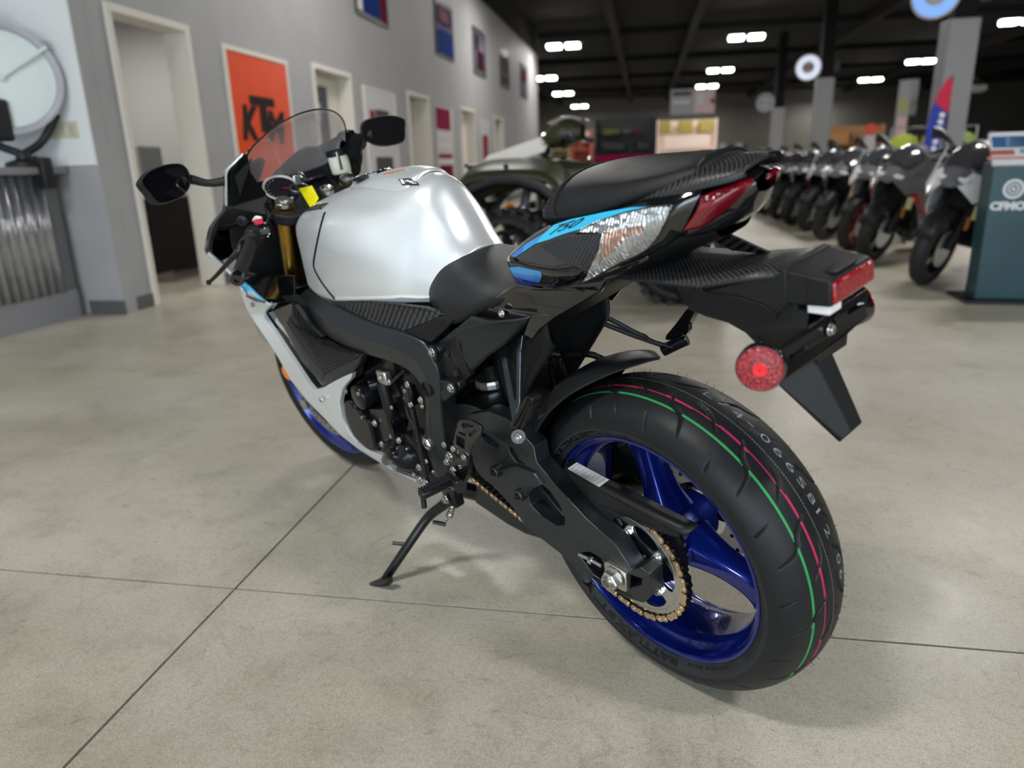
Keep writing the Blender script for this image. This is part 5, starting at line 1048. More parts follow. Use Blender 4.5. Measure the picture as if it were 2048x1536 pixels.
PS = secs([(.118, [(0, .950), (.04, .949), (.074, .946), (.088, .942), (.090, .934), (.080, .930)]),
           (.112, [(0, .978), (.04, .975), (.078, .964), (.094, .951), (.098, .937), (.090, .930)]),
           (.085, [(0, .994), (.045, .990), (.082, .976), (.101, .956), (.105, .940), (.098, .932)]),
           (.03, [(0, 1.003), (.05, .998), (.086, .984), (.104, .964), (.107, .948), (.100, .940)]),
           (-.04, [(0, 1.006), (.05, 1.001), (.084, .989), (.100, .972), (.102, .960), (.095, .954)]),
           (-.10, [(0, 1.008), (.045, 1.004), (.074, .995), (.086, .984), (.088, .976), (.082, .970)]),
           (-.150, [(0, 1.010), (.035, 1.007), (.054, 1.001), (.062, .994), (.064, .988), (.060, .984)]),
           (-.163, [(0, 1.006), (.03, 1.003), (.044, .998), (.050, .992), (.050, .988), (.046, .985)])])
pil = loft('pillion_seat', half(PS), B['seat'], bike, nu=5, nv=5, closed=False, smooth=60, solid=.008)
bvp = bvh_of(pil)
def strip(xs_y): return [p for p in xs_y]
pipe = on_path([(.075, .107, .940), (.080, .103, .955), (.083, .084, .976), (.085, .045, .992), (.086, 0, .997), (.085, -.045, .992), (.083, -.084, .976), (.080, -.103, .955)], bvp, .0010); tube('seat_piping', pipe, .0024, B['plast'], pil, n=8, res=1)
for q in (.098, .108):
    pts = on_path([(q, .101, .938), (q, .096, .952), (q, .078, .968), (q, .045, .980), (q, 0, .985), (q, -.045, .980), (q, -.08, .966)], bvp, .0003)
    V, F = join([tubegeo([pts[k], pts[k+1]], .0006, 4, 1) for k in range(0, len(pts)-1, 2)]); mk('seat_stitching', V, F, B['plast'], pil)
pipe = on_path([(-.156, .060, .988), (-.156, .050, 1.000), (-.155, .03, 1.007), (-.155, 0, 1.009), (-.155, -.03, 1.007), (-.156, -.05, 1.0)], bvp, .0005); tube('seat_piping', pipe, .0032, B['plast'], pil, n=8, res=1)

# ---------------------------------------------------------------- tail section
cw = loft('tail_cowl', half(secs([(.09, [(0, .936), (.05, .936), (.088, .932), (.099, .922), (.101, .916)]), (.0, [(0, .950), (.05, .949), (.090, .944), (.104, .935), (.106, .929)]), (-.06, [(0, .970), (.05, .968), (.086, .961), (.099, .952), (.101, .945)]), (-.11, [(0, .992), (.045, .989), (.076, .982), (.089, .972), (.091, .964)]), (-.16, [(0, 1.003), (.04, 1.0), (.064, .994), (.075, .984), (.077, .975)]), (-.205, [(0, 1.005), (.03, 1.002), (.048, .997), (.056, .990), (.057, .982)]), (-.220, [(0, 1.003), (.022, 1.001), (.036, .998), (.042, .992), (.042, .986)])])), B['carbonf'], bike, nu=5, nv=5, closed=False, smooth=60, solid=.006)
tl_rows = [[(0.1986, 0.1170, 0.8704), (0.1984, 0.1195, 0.8673), (0.1960, 0.1220, 0.8586), (0.1910, 0.1220, 0.8424), (0.1860, 0.1170, 0.8238)],
           [(0.1703, 0.1130, 0.8905), (0.1592, 0.1260, 0.8763), (0.1394, 0.1340, 0.8674), (0.1411, 0.1300, 0.8455), (0.1539, 0.1180, 0.8229)],
           [(0.1306, 0.1090, 0.9119), (0.1167, 0.1260, 0.8924), (0.0849, 0.1420, 0.8678), (0.0903, 0.1340, 0.8478), (0.1192, 0.1180, 0.8248)],
           [(0.0916, 0.1060, 0.9274), (0.0838, 0.1240, 0.9038), (0.0429, 0.1430, 0.8685), (0.0526, 0.1320, 0.8497), (0.0766, 0.1170, 0.8285)],
           [(0.0455, 0.1040, 0.9376), (0.0507, 0.1220, 0.9147), (0.0095, 0.1420, 0.8741), (0.0194, 0.1300, 0.8566), (0.0322, 0.1160, 0.8433)],
           [(0.0027, 0.1020, 0.9456), (0.0052, 0.1180, 0.9252), (-0.0126, 0.1330, 0.8961), (-0.0133, 0.1260, 0.8706), (-0.0082, 0.1120, 0.8571)],
           [(-0.0634, 0.0990, 0.9606), (-0.0676, 0.1100, 0.9449), (-0.0730, 0.1210, 0.9168), (-0.0637, 0.1150, 0.8908), (-0.0565, 0.1020, 0.8760)],
           [(-0.0994, 0.0930, 0.9690), (-0.1088, 0.1030, 0.9551), (-0.1087, 0.1100, 0.9324), (-0.0959, 0.1060, 0.9066), (-0.0897, 0.0940, 0.8890)],
           [(-0.1284, 0.0850, 0.9731), (-0.1395, 0.0940, 0.9589), (-0.1325, 0.0990, 0.9375), (-0.1220, 0.0960, 0.9173), (-0.1165, 0.0840, 0.9014)],
           [(-0.1526, 0.0760, 0.9770), (-0.1573, 0.0840, 0.9639), (-0.1479, 0.0890, 0.9423), (-0.1360, 0.0870, 0.9250), (-0.1302, 0.0740, 0.9103)],
           [(-0.1695, 0.0640, 0.9791), (-0.1711, 0.0730, 0.9680), (-0.1607, 0.0800, 0.9449), (-0.1448, 0.0820, 0.9228), (-0.1417, 0.0660, 0.9146)]]
tailp = loft('tail_fairing', tl_rows, B['gloss'], bike, nu=4, nv=4, closed=False, smooth=50, solid=.004)
tpr = mirror(tailp)
bvf = bvh_of(tailp)
def tail_decal(name, pts, mt, off=.0009, cuts=4, maxe=.014):
    V, F = poly(pts); o = onto(name, V, F, bvf, mt, tailp, off, cuts, maxe); mirror(o, parent=tpr); return o
tail_decal('cyan_stripe', [(0.1000, 0.1200, 0.9208), (0.0807, 0.1100, 0.9306), (0.0442, 0.1050, 0.9387), (-0.0185, 0.1020, 0.9491), (-0.0794, 0.1000, 0.9574), (-0.1261, 0.1000, 0.9614), (-0.1053, 0.1020, 0.9573), (-0.0636, 0.1080, 0.9514), (-0.0272, 0.1120, 0.9451), (-0.0144, 0.1140, 0.9389), (0.0038, 0.1180, 0.9322), (0.0439, 0.1200, 0.9211), (0.0785, 0.1220, 0.9103), (0.1127, 0.1220, 0.9013)], B['cyan'])
tail_decal('blue_stripe', [(0.1497, 0.1200, 0.8969), (0.1000, 0.1200, 0.9208), (0.1127, 0.1220, 0.9013), (0.1472, 0.1250, 0.8848)], B['lblue']); tail_decal('blue_stripe', [(0.1845, 0.1200, 0.8739), (0.1497, 0.1200, 0.8969), (0.1472, 0.1250, 0.8848), (0.1672, 0.1250, 0.8754)], B['mblue'])
tail_decal('blue_panel', [(0.1932, 0.1230, 0.8546), (0.1517, 0.1300, 0.8627), (0.1245, 0.1350, 0.8633), (0.0880, 0.1400, 0.8641), (0.0941, 0.1380, 0.8530), (0.1396, 0.1320, 0.8507), (0.1816, 0.1250, 0.8473)], B['lblue']); tail_decal('blue_panel', [(0.1906, 0.1230, 0.8509), (0.1816, 0.1250, 0.8473), (0.1396, 0.1320, 0.8507), (0.0941, 0.1380, 0.8530), (0.1132, 0.1280, 0.8390), (0.1406, 0.1260, 0.8399), (0.1806, 0.1220, 0.8389)], B['mblue']); tail_decal('blue_panel', [(0.1872, 0.1220, 0.8397), (0.1406, 0.1260, 0.8399), (0.1132, 0.1280, 0.8390), (0.1509, 0.1200, 0.8257), (0.1822, 0.1180, 0.8252)], B['navy'])
u = Vector((-0.0018, 0.1150, 0.9399))-Vector((0.1017, 0.1220, 0.9131)); v = Vector((0.0770, 0.1120, 0.9292))-Vector((0.0714, 0.1220, 0.9162))
text_on('model_lettering', '750', .017, (0.0880, 0.1210, 0.9166), u, v, bvf, B['gloss'], tailp, .0016, .9, .0002, .082)
cp = tail_decal('carbon_panel', [(0.0931, 0.1250, 0.8988), (0.0690, 0.1240, 0.9088), (-0.0272, 0.1180, 0.9231), (-0.0357, 0.1170, 0.9196), (-0.0310, 0.1280, 0.9011), (-0.0141, 0.1300, 0.8824), (0.0005, 0.1380, 0.8763), (0.0262, 0.1420, 0.8813), (0.0587, 0.1380, 0.8894)], B['carbonf'], .003)
tube('panel_edge', on_path([(0.0931, 0.1250, 0.8988), (0.0587, 0.1380, 0.8894), (0.0262, 0.1420, 0.8813), (0.0005, 0.1380, 0.8763)], bvf, .002), .0012, B['gloss'], tailp, n=6, res=1)
tube('fairing_crease', on_path([(0.1758, 0.1240, 0.8723), (0.1425, 0.1330, 0.8683), (0.0907, 0.1420, 0.8687), (0.0388, 0.1430, 0.8697), (0.0002, 0.1400, 0.8764)], bvf, .0004), .0015, B['gloss'], tailp, n=6, res=1)
ln = tail_decal('turn_signal_lens', [(0.0211, 0.1220, 0.9237), (-0.0117, 0.1150, 0.9378), (-0.0533, 0.1080, 0.9467), (-0.1053, 0.1020, 0.9570), (-0.1319, 0.0950, 0.9594), (-0.1402, 0.0940, 0.9575), (-0.1395, 0.0950, 0.9516), (-0.1270, 0.1000, 0.9329), (-0.1042, 0.1050, 0.9068), (-0.0918, 0.1060, 0.8989), (-0.0510, 0.1170, 0.8815), (-0.0039, 0.1220, 0.8591), (0.0244, 0.1200, 0.8496), (-0.0158, 0.1300, 0.8825), (-0.0339, 0.1270, 0.9035), (-0.0378, 0.1170, 0.9222), (-0.0257, 0.1180, 0.9243)], B['lens'], .004, 5, .012)
am = tail_decal('signal_bulb', [(-0.0431, 0.1170, 0.9237), (-0.0732, 0.1150, 0.9321), (-0.1046, 0.1080, 0.9364), (-0.1015, 0.1090, 0.9294), (-0.0758, 0.1200, 0.9203), (-0.0594, 0.1220, 0.9064), (-0.0376, 0.1240, 0.8928), (-0.0258, 0.1260, 0.8821), (-0.0391, 0.1250, 0.9058)], B['lensa'], .0046, 4, .012)
tube('lens_edge', on_path([(0.0211, 0.1220, 0.9237), (-0.0533, 0.1080, 0.9467), (-0.1319, 0.0950, 0.9598), (-0.1402, 0.0940, 0.9575), (-0.1270, 0.1000, 0.9329), (-0.0974, 0.1050, 0.9015), (-0.0510, 0.1170, 0.8815), (0.0244, 0.1200, 0.8496)], bvf, .003), .0016, B['gloss'], tailp, n=6, res=1)
# tail light, two mirrored halves
tr = [[(-0.1725, 0.0720, 0.9683), (-0.1672, 0.0810, 0.9488), (-0.1470, 0.0830, 0.9237)], [(-0.1861, 0.0640, 0.9730), (-0.1862, 0.0770, 0.9561), (-0.1659, 0.0710, 0.9250)], [(-0.1994, 0.0530, 0.9776), (-0.2024, 0.0660, 0.9646), (-0.1822, 0.0570, 0.9345)], [(-0.2110, 0.0400, 0.9810), (-0.2135, 0.0520, 0.9721), (-0.1999, 0.0450, 0.9503)], [(-0.2168, 0.0260, 0.9809), (-0.2205, 0.0340, 0.9759), (-0.2123, 0.0300, 0.9634)], [(-0.2146, 0.0120, 0.9763), (-0.2175, 0.0160, 0.9738), (-0.2138, 0.0130, 0.9687)]]
tlt = loft('tail_light', tr, B['dred'], bike, nu=4, nv=5, closed=False, smooth=60, solid=.004); mirror(tlt); bvl = bvh_of(tlt)
V, F = poly([(-0.1729, 0.0720, 0.9660), (-0.1875, 0.0660, 0.9720), (-0.2028, 0.0580, 0.9773), (-0.2248, 0.0420, 0.9836), (-0.2281, 0.0360, 0.9801), (-0.2207, 0.0550, 0.9761), (-0.2053, 0.0660, 0.9701), (-0.1880, 0.0750, 0.9633), (-0.1727, 0.0760, 0.9611)]); onto('light_dots', V, F, bvl, B['redt'], tlt, .0006, 3, .012)
loft('tail_light_base', half(secs([(-.13, [(0, .94), (.05, .935), (.07, .925), (.06, .905), (0, .90)]), (-.17, [(0, .985), (.05, .965), (.064, .945), (.045, .915), (0, .910)]), (-.205, [(0, .990), (.035, .975), (.042, .958), (.03, .938), (0, .930)]), (-.222, [(0, .985), (.02, .978), (.024, .972), (.018, .962), (0, .958)])])), B['gloss'], bike, nu=4, nv=4, closed=False)
lathe('seat_lock', [(0, .008), (.014, .008)], (-.215, -.02, .996), (-1, 0, .1), B['metal'], bike)
# black core of the tail and subframe covers
loft('subframe_core', half(secs([(.42, [(0, .74), (.06, .74), (.095, .72), (.095, .66), (0, .64)]), (.3, [(0, .78), (.07, .78), (.108, .76), (.10, .70), (0, .66)]), (.15, [(0, .83), (.08, .825), (.105, .81), (.095, .775), (0, .74)]), (0, [(0, .90), (.08, .89), (.10, .86), (.08, .835), (0, .82)]), (-.10, [(0, .945), (.06, .935), (.08, .91), (.06, .885), (0, .87)]), (-.17, [(0, .97), (.04, .95), (.05, .93), (.035, .905), (0, .90)])])), B['plast'], bike, nu=4, nv=4, closed=False)
o = both(plate('subframe_cover', [(0.3267, 0.1320, 0.7495), (0.2780, 0.1320, 0.7774), (0.2223, 0.1300, 0.8059), (0.1791, 0.1260, 0.8276), (0.1257, 0.1200, 0.8238), (0.0770, 0.1150, 0.8272), (0.0266, 0.1120, 0.8445), (-0.0512, 0.1000, 0.8742), (-0.0861, 0.0900, 0.8867), (-0.0849, 0.0860, 0.8793), (-0.0401, 0.0900, 0.8590), (-0.0027, 0.0940, 0.8403), (0.0150, 0.0940, 0.8211), (0.0610, 0.0980, 0.7971), (0.1130, 0.1040, 0.7709), (0.1592, 0.1080, 0.7401), (0.1832, 0.1080, 0.7165), (0.2046, 0.1120, 0.7242), (0.1634, 0.1220, 0.7685), (0.2249, 0.1280, 0.7560), (0.2730, 0.1310, 0.7487)], .010, B['gloss'], bike, bev=.003))
bolt('trim_fastener', (0.2259, 0.1320, 0.7693), (0, 1, .2), .0055, B['zinc'], bike)
o = both(plate('frame_side_cover', [(0.4219, 0.1580, 0.6900), (0.3520, 0.1580, 0.7281), (0.3030, 0.1500, 0.7579), (0.2392, 0.1480, 0.7576), (0.1917, 0.1380, 0.7647), (0.1579, 0.1280, 0.7705), (0.1791, 0.1260, 0.7517), (0.2048, 0.1240, 0.7337), (0.2514, 0.1280, 0.6985), (0.2989, 0.1340, 0.6708), (0.3498, 0.1420, 0.6344), (0.3898, 0.1500, 0.6016), (0.3961, 0.1520, 0.6210), (0.3908, 0.1540, 0.6525), (0.4030, 0.1560, 0.6760)], .014, B['satin'], bike, bev=.005))
lathe('cover_rivet', [(0, .012), (.002, .0115), (.004, .008)], (0.3886, 0.1530, 0.6250), (0, 1, 0), B['metal'], bike)
lathe('cover_rivet', [(0, .014), (.002, .0135), (.004, .008)], (0.4062, 0.1550, 0.6713), (0, 1, 0), B['metal'], bike)
# inner mudguard, hoses and brake reservoir between seat and tyre
loft('inner_mudguard', half(secs([(.36, [(0, .70), (.05, .70), (.075, .66), (.075, .55), (.06, .50)]), (.30, [(0, .72), (.06, .72), (.082, .68), (.082, .58), (.07, .54)]), (.24, [(0, .74), (.06, .735), (.085, .70), (.085, .64), (.075, .61)]), (.17, [(0, .80), (.06, .79), (.08, .76), (.08, .71), (.07, .69)])])), B['plast'], bike, nu=3, nv=4, closed=False, solid=.004)
tube('brake_hose', [(0.3465, 0.0000, 0.5964), (0.3426, -0.0300, 0.5958), (0.3241, -0.0500, 0.5994), (0.3141, -0.0600, 0.5937)], .010, B['plast'], bike); tube('brake_hose', [(0.3257, -0.0600, 0.5851), (0.3008, -0.0700, 0.5931), (0.2753, -0.0800, 0.5958), (0.2489, -0.0900, 0.5951), (0.2335, -0.1000, 0.5853), (0.2125, -0.1000, 0.5807)], .007, B['plast'], bike)
lathe('hose_union', [(0, .014), (.03, .016), (.05, .012), (.08, .014)], (0.3385, -0.0600, 0.5825), (.05, 0, -1), B['metal'], bike); box('solenoid', (0.3131, -0.0600, 0.5657), (.03, .03, .06), B['metal'], bike, bev=.004)

# ---------------------------------------------------------------- undertail, number plate holder
UL = [(0.0022, 0.0800, 0.8470), (-0.0823, 0.0800, 0.8476), (-0.1618, 0.0800, 0.8488), (-0.2184, 0.0680, 0.8598), (-0.2738, 0.0570, 0.8692)]
rows = [[p, (p[0]-.002, p[1]*.5, p[2]+.004), (p[0]-.002, 0, p[2]+.005), (p[0]-.002, -p[1]*.5, p[2]+.004), (p[0], -p[1], p[2])] for p in UL]
ut = mk('undertail_plate', [Vector(p) for r in rows for p in r], gridfaces(5, 5), B['carbonf'], bike, smooth=40, solid=.006)
if sum(p.normal.z for p in ut.data.polygons) < 0: ut.data.flip_normals()
plate('undertail_fin', [(-.06, -.044, .900), (-.085, -.056, .870), (-.12, -.060, .852), (-.19, -.056, .851), (-.19, -.048, .858), (-.12, -.044, .885)], .006, B['carbon'], bike, bev=.001)
loft('undertail_side', half(secs([(-.10, [(0, .80), (.04, .80), (.048, .81), (.060, .834)]), (-.15, [(0, .785), (.035, .787), (.046, .80), (.060, .838)]), (-.20, [(0, .765), (.03, .768), (.042, .785), (.055, .846)]), (-.25, [(0, .755), (.026, .758), (.040, .80), (.048, .855)]), (-.285, [(0, .755), (.024, .758), (.036, .80), (.044, .857)])])), B['tex'], bike, nu=4, nv=4, closed=False, solid=.005)
both(plate('undertail_wing', [(-0.1580, 0.0660, 0.8328), (-0.2744, 0.0580, 0.8696), (-0.2727, 0.0540, 0.8179), (-0.2619, 0.0530, 0.8117), (-0.2438, 0.0560, 0.8244), (-0.2186, 0.0600, 0.8314), (-0.1923, 0.0640, 0.8340)], .008, B['tex'], bike, bev=.002))
both(plate('undertail_fang', [(-0.1187, 0.0520, 0.7974), (-0.1259, 0.0580, 0.8107), (-0.1571, 0.0740, 0.8456), (-0.1610, 0.0700, 0.8345), (-0.1936, 0.0660, 0.8337), (-0.2198, 0.0620, 0.8300), (-0.2450, 0.0580, 0.8231), (-0.2600, 0.0500, 0.8081), (-0.2554, 0.0400, 0.7836), (-0.2278, 0.0350, 0.7585), (-0.2172, 0.0340, 0.7538), (-0.2032, 0.0380, 0.7696), (-0.1801, 0.0440, 0.7824), (-0.1465, 0.0480, 0.7883)], .010, B['tex'], bike, bev=.002))
hb = mk('number_plate_lamp_housing', [(-.275, .0545, .872), (-.275, -.0545, .872), (-.275, -.0535, .826), (-.275, .0535, .826), (-.336, .0515, .8635), (-.336, -.0515, .8635), (-.337, -.0525, .829), (-.337, .0525, .829)], [(0, 3, 2, 1), (4, 5, 6, 7), (0, 1, 5, 4), (3, 7, 6, 2), (0, 4, 7, 3), (1, 2, 6, 5)], B['tex'], bike, bev=.004, seg=3)
mk('housing_collar', [(-.268, .0565, .8745), (-.268, -.0565, .8745), (-.268, -.0555, .822), (-.268, .0555, .822), (-.279, .0562, .8738), (-.279, -.0562, .8738), (-.279, -.0555, .823), (-.279, .0555, .823)], [(0, 3, 2, 1), (4, 5, 6, 7), (0, 1, 5, 4), (3, 7, 6, 2), (0, 4, 7, 3), (1, 2, 6, 5)], B['tex'], hb, bev=.002)
tube('housing_seam', [(-.306, .0537, .829), (-.3055, .0537, .8665), (-.3055, -.0537, .8665), (-.306, -.0537, .829)], .0009, B['dark'], hb, n=6, res=1)
box('top_recess', (-.322, .004, .8662), (.020, .052, .0016), B['tex'], hb, M=None, bev=.0007)
rr = mk('rear_reflector', [(-.335, .0500, .8615), (-.335, -.0500, .8615), (-.336, -.0505, .8310), (-.336, .0505, .8310), (-.3405, .0485, .8600), (-.3405, -.0485, .8600), (-.3415, -.049, .8325), (-.3415, .049, .8325)], [(0, 3, 2, 1), (4, 5, 6, 7), (0, 1, 5, 4), (3, 7, 6, 2), (0, 4, 7, 3), (1, 2, 6, 5)], B['redr'], bike, bev=.003)
box('lamp_window', (-.318, .034, .8225), (.03, .03, .012), B['white'], bike, bev=.002)
pb = plate('number_plate_bracket', [(-.300, .115, .788), (-.302, .04, .792), (-.304, .036, .797), (-.305, -.03, .800), (-.305, -.034, .797), (-.309, -.098, .800), (-.313, -.098, .764), (-.314, -.034, .758), (-.315, -.03, .744), (-.311, .036, .742), (-.310, .04, .750), (-.306, .115, .750)], .004, B['metal'], bike, d=(1, 0, .05), bev=.001, holes=[[(-.302, .092, .7745), (-.304, .055, .7765), (-.305, .053, .773), (-.305, .055, .7695), (-.303, .092, .7675), (-.302, .095, .771)], [(-.309, -.045, .7875), (-.310, -.088, .7885), (-.311, -.090, .785), (-.311, -.088, .7815), (-.310, -.045, .7805), (-.309, -.042, .784)]])
bolt('bracket_bolt', (-.309, .004, .778), (-1, 0, 0), .0065, B['zinc'], bike); lathe('bracket_grommet', [(0, .007), (.002, .006), (.003, .002)], (-.309, -.016, .786), (-1, 0, 0), B['plast'], bike)
for s in (1, -1):
    c = Vector((-.288, .132*s if s > 0 else -.108, .772)); ax = Vector((-.42, s*.9, .12)).normalized()
    ro = lathe('side_reflector', [(-.016, .0275), (-.012, .0300), (.004, .0305), (.006, .0295)], c, ax, B['gloss'], bike, n=40); lathe('reflector_lens', [(.0055, .0285), (.0085, .0282), (.010, .0265), (.0115, .001)], c, ax, B['redr'], ro, n=40, close=False); lathe('reflector_centre', [(.0116, .001), (.0118, .0085), (.0105, .0092)], c, ax, B['redc'], ro, n=28, close=False)
fd = mk('mud_flap', [(-.258, .056, .735), (-.258, -.056, .735), (-.290, .022, .752), (-.290, -.022, .752), (-.338, .026, .630), (-.338, -.026, .630), (-.346, .014, .640), (-.346, -.014, .640), (-.256, .058, .716), (-.256, -.058, .716), (-.330, .018, .619), (-.330, -.018, .619)],
    [(2, 3, 7, 6), (0, 2, 6, 4, 8), (1, 9, 5, 7, 3), (4, 6, 7, 5, 11, 10), (8, 4, 10), (9, 11, 5), (0, 8, 9, 1), (8, 10, 11, 9), (0, 1, 3, 2)], B['tex'], bike, bev=.002)
loft('plate_arm', half(secs([(-.215, [(0, .80), (.035, .80), (.035, .765), (0, .755)]), (-.26, [(0, .815), (.04, .815), (.04, .75), (0, .73)]), (-.298, [(0, .812), (.035, .812), (.036, .755), (0, .745)])])), B['tex'], bike, nu=3, nv=3, closed=False)

# ---------------------------------------------------------------- main frame
def spar(st_, name):
    rows = []
    for U, L_ in st_:
        U, L_ = Vector(U), Vector(L_); m_ = U.lerp(L_, .42) + Vector((0, .012, 0)); m2 = U.lerp(L_, .8) + Vector((0, .006, 0)); i_ = Vector((0, -.042, 0))
        rows.append([U, m_, m2, L_, L_ + i_, U.lerp(L_, .5) + i_, U + i_])
    return loft(name, rows, B['frame'], bike, nu=5, nv=1, smooth=20, bev=.0035, seg=3)
sp_ = spar([((1.0662, 0.1350, 0.7177), (1.1820, 0.1250, 0.6669)), ((0.9730, 0.1580, 0.7195), (1.0528, 0.1600, 0.6608)), ((0.8620, 0.1720, 0.7204), (0.9245, 0.1840, 0.6353)), ((0.7644, 0.1780, 0.7126), (0.8015, 0.1900, 0.6232)), ((0.6425, 0.1800, 0.7024), (0.6944, 0.1900, 0.6217)), ((0.5220, 0.1760, 0.6985), (0.5897, 0.1860, 0.6222)), ((0.4588, 0.1700, 0.6843), (0.5359, 0.1780, 0.6083)), ((0.4422, 0.1660, 0.6440), (0.5096, 0.1720, 0.5756)), ((0.4440, 0.1620, 0.5952), (0.5203, 0.1680, 0.5266)), ((0.4765, 0.1580, 0.5155), (0.5612, 0.1630, 0.4573)), ((0.5027, 0.1540, 0.4323), (0.5901, 0.1590, 0.3959)), ((0.5294, 0.1500, 0.3295), (0.5926, 0.1540, 0.3091))], 'main_frame_spar')
mirror(sp_)
lathe('frame_hole', [(-.012, .0165), (.002, .0175), (.0028, .0155), (-.006, .0145), (-.008, .001)], (0.4797, 0.1780, 0.5784), (-.1, 1, .1), B['dark'], bike, n=28, close=False)
hexnut('swingarm_pivot_nut', (0.5501, 0.1660, 0.4206), (0, 1, 0), .016, .010, B['zinc'], bike, bore=.55, stud=.002); lathe('pivot_washer', [(0, .021), (.004, .021)], (0.5563, 0.1620, 0.4166), (0, 1, 0), B['metal'], bike, n=32)
for (a, pts) in (((0.4206, 0.1760, 0.6751), [(0.4590, 0.1680, 0.6711), (0.4438, 0.1680, 0.6820), (0.4139, 0.1680, 0.6843), (0.4102, 0.1680, 0.6739), (0.4276, 0.1660, 0.6568), (0.4450, 0.1650, 0.6364), (0.4507, 0.1660, 0.6522)]), ((0.3875, 0.1720, 0.6011), [(0.4482, 0.1630, 0.6014), (0.4091, 0.1630, 0.6070), (0.3742, 0.1630, 0.6117), (0.3739, 0.1630, 0.5987), (0.4059, 0.1620, 0.5772), (0.4497, 0.1610, 0.5487), (0.4634, 0.1610, 0.5557)])):
    plate('subframe_boss', pts, .02, B['satin'], bike, bev=.003); lathe('boss_ring', [(-.006, .0135), (.0, .0135), (.002, .011)], a, (0, 1, 0), B['metal'], bike); bolt('subframe_bolt', a, (0, 1, 0), .0075, B['zinc'], bike)
plate('subframe_gusset', [(0.4327, 0.1550, 0.6837), (0.3554, 0.1550, 0.7282), (0.3618, 0.1520, 0.6673), (0.3501, 0.1500, 0.6244), (0.4010, 0.1500, 0.5932), (0.4311, 0.1500, 0.5963), (0.4499, 0.1520, 0.6233)], .02, B['plast'], bike, bev=.004)
both(plate('carbon_side_insert', [(0.8618, 0.1660, 0.7206), (0.7552, 0.1680, 0.7356), (0.6706, 0.1660, 0.7452), (0.5516, 0.1600, 0.7528), (0.4538, 0.1500, 0.7546), (0.4024, 0.1420, 0.7457), (0.4541, 0.1580, 0.7254), (0.5339, 0.1680, 0.6974), (0.6465, 0.1740, 0.7020), (0.7702, 0.1720, 0.7092)], .012, B['carbon'], bike, bev=.002))
both(plate('side_insert_trim', [(0.4053, 0.1400, 0.7455), (0.3714, 0.1420, 0.7396), (0.3989, 0.1520, 0.7153), (0.4397, 0.1640, 0.6866), (0.4911, 0.1680, 0.6931), (0.5348, 0.1690, 0.6970), (0.4523, 0.1590, 0.7260)], .014, B['plast'], bike, bev=.003))

# ---------------------------------------------------------------- engine
eng = loft('engine_block', [[(x, y*w_, z0+(z1-z0)*k) for (y, k) in ((-1, .1), (-1, .9), (-.8, 1), (.8, 1), (1, .9), (1, .1), (.8, 0), (-.8, 0))] for (x, w_, z0, z1) in ((.52, .10, .32, .50), (.60, .135, .27, .60), (.75, .14, .26, .64), (.90, .14, .27, .64), (1.0, .12, .32, .60))], B['engine'], bike, nu=2, nv=2, smooth=40)
loft('airbox', half(secs([(.45, [(0, .74), (.09, .74), (.10, .66), (0, .64)]), (.7, [(0, .80), (.12, .80), (.135, .66), (0, .62)]), (.95, [(0, .80), (.11, .80), (.12, .66), (0, .62)]), (1.05, [(0, .80), (.08, .80), (.09, .68), (0, .66)])])), B['dark'], bike, nu=3, nv=3, closed=False)  # black fill volume, darkness inside the bike put into its colour
radi = boxl('radiator', (1.06, -.17, .36), (1.10, .17, .66), B['plast'], bike, bev=.01)
st_ = plate('stator_cover', [(0.9135, 0.1920, 0.4353), (0.8959, 0.1920, 0.4513), (0.8667, 0.1920, 0.4601), (0.8530, 0.1920, 0.4425), (0.8259, 0.1920, 0.4398), (0.8136, 0.1920, 0.4249), (0.7861, 0.1920, 0.4199), (0.7885, 0.1920, 0.3869), (0.7915, 0.1920, 0.3473), (0.8016, 0.1920, 0.3324), (0.8174, 0.1920, 0.3215), (0.8652, 0.1920, 0.3195), (0.9112, 0.1920, 0.3338), (0.9308, 0.1920, 0.3626), (0.9285, 0.1920, 0.4020)], .055, B['engine'], bike, bev=.010, seg=4)
c_ = Vector((0.8013, 0.1960, 0.4853)); lathe('starter_gear_cover', [(-.075, .030), (-.004, .033), (.0, .031), (.002, .027), (.002, .001)], c_, (0, 1, 0), B['engine'], bike, n=36)
lathe('starter_motor', [(-.03, .020), (-.07, .02), (-.08, .013), (-.13, .013)], c_ + Vector((-.02, .0, .03)), (.6, 1, -.1), B['engine'], bike, n=24)
plate('crankcase_cover', [(0.8117, 0.1760, 0.4431), (0.7112, 0.1760, 0.4697), (0.6898, 0.1760, 0.4381), (0.7167, 0.1760, 0.3865), (0.8148, 0.1780, 0.3136), (0.8411, 0.1780, 0.3021), (0.8153, 0.1780, 0.3720), (0.8162, 0.1780, 0.4090)], .05, B['engine'], bike, bev=.006, seg=3)
wp = Vector((0.6677, 0.1820, 0.3482)); lathe('water_pump', [(-.05, .040), (-.006, .040), (.0, .036), (.010, .028), (.020, .020), (.026, .008), (.027, .001)], wp, (.1, 1, 0), B['engine'], bike, n=36)
tube('coolant_pipe', [wp + Vector((.0, .01, .0)), (0.6769, 0.2000, 0.3642), (0.7142, 0.1950, 0.3466), (0.7689, 0.1800, 0.3092)], .016, B['engine'], bike, n=14)
lathe('sprocket_cover', [(-.03, .062), (.0, .062), (.004, .056), (.004, .001)], (0.6489, 0.1650, 0.3497), (0, 1, 0), B['engine'], bike, n=40)
tube('coolant_hose', [(0.7054, 0.1650, 0.5371), (0.7001, 0.1680, 0.5006), (0.6984, 0.1700, 0.4597), (0.7100, 0.1650, 0.4380)], .014, B['plast'], bike, n=12)
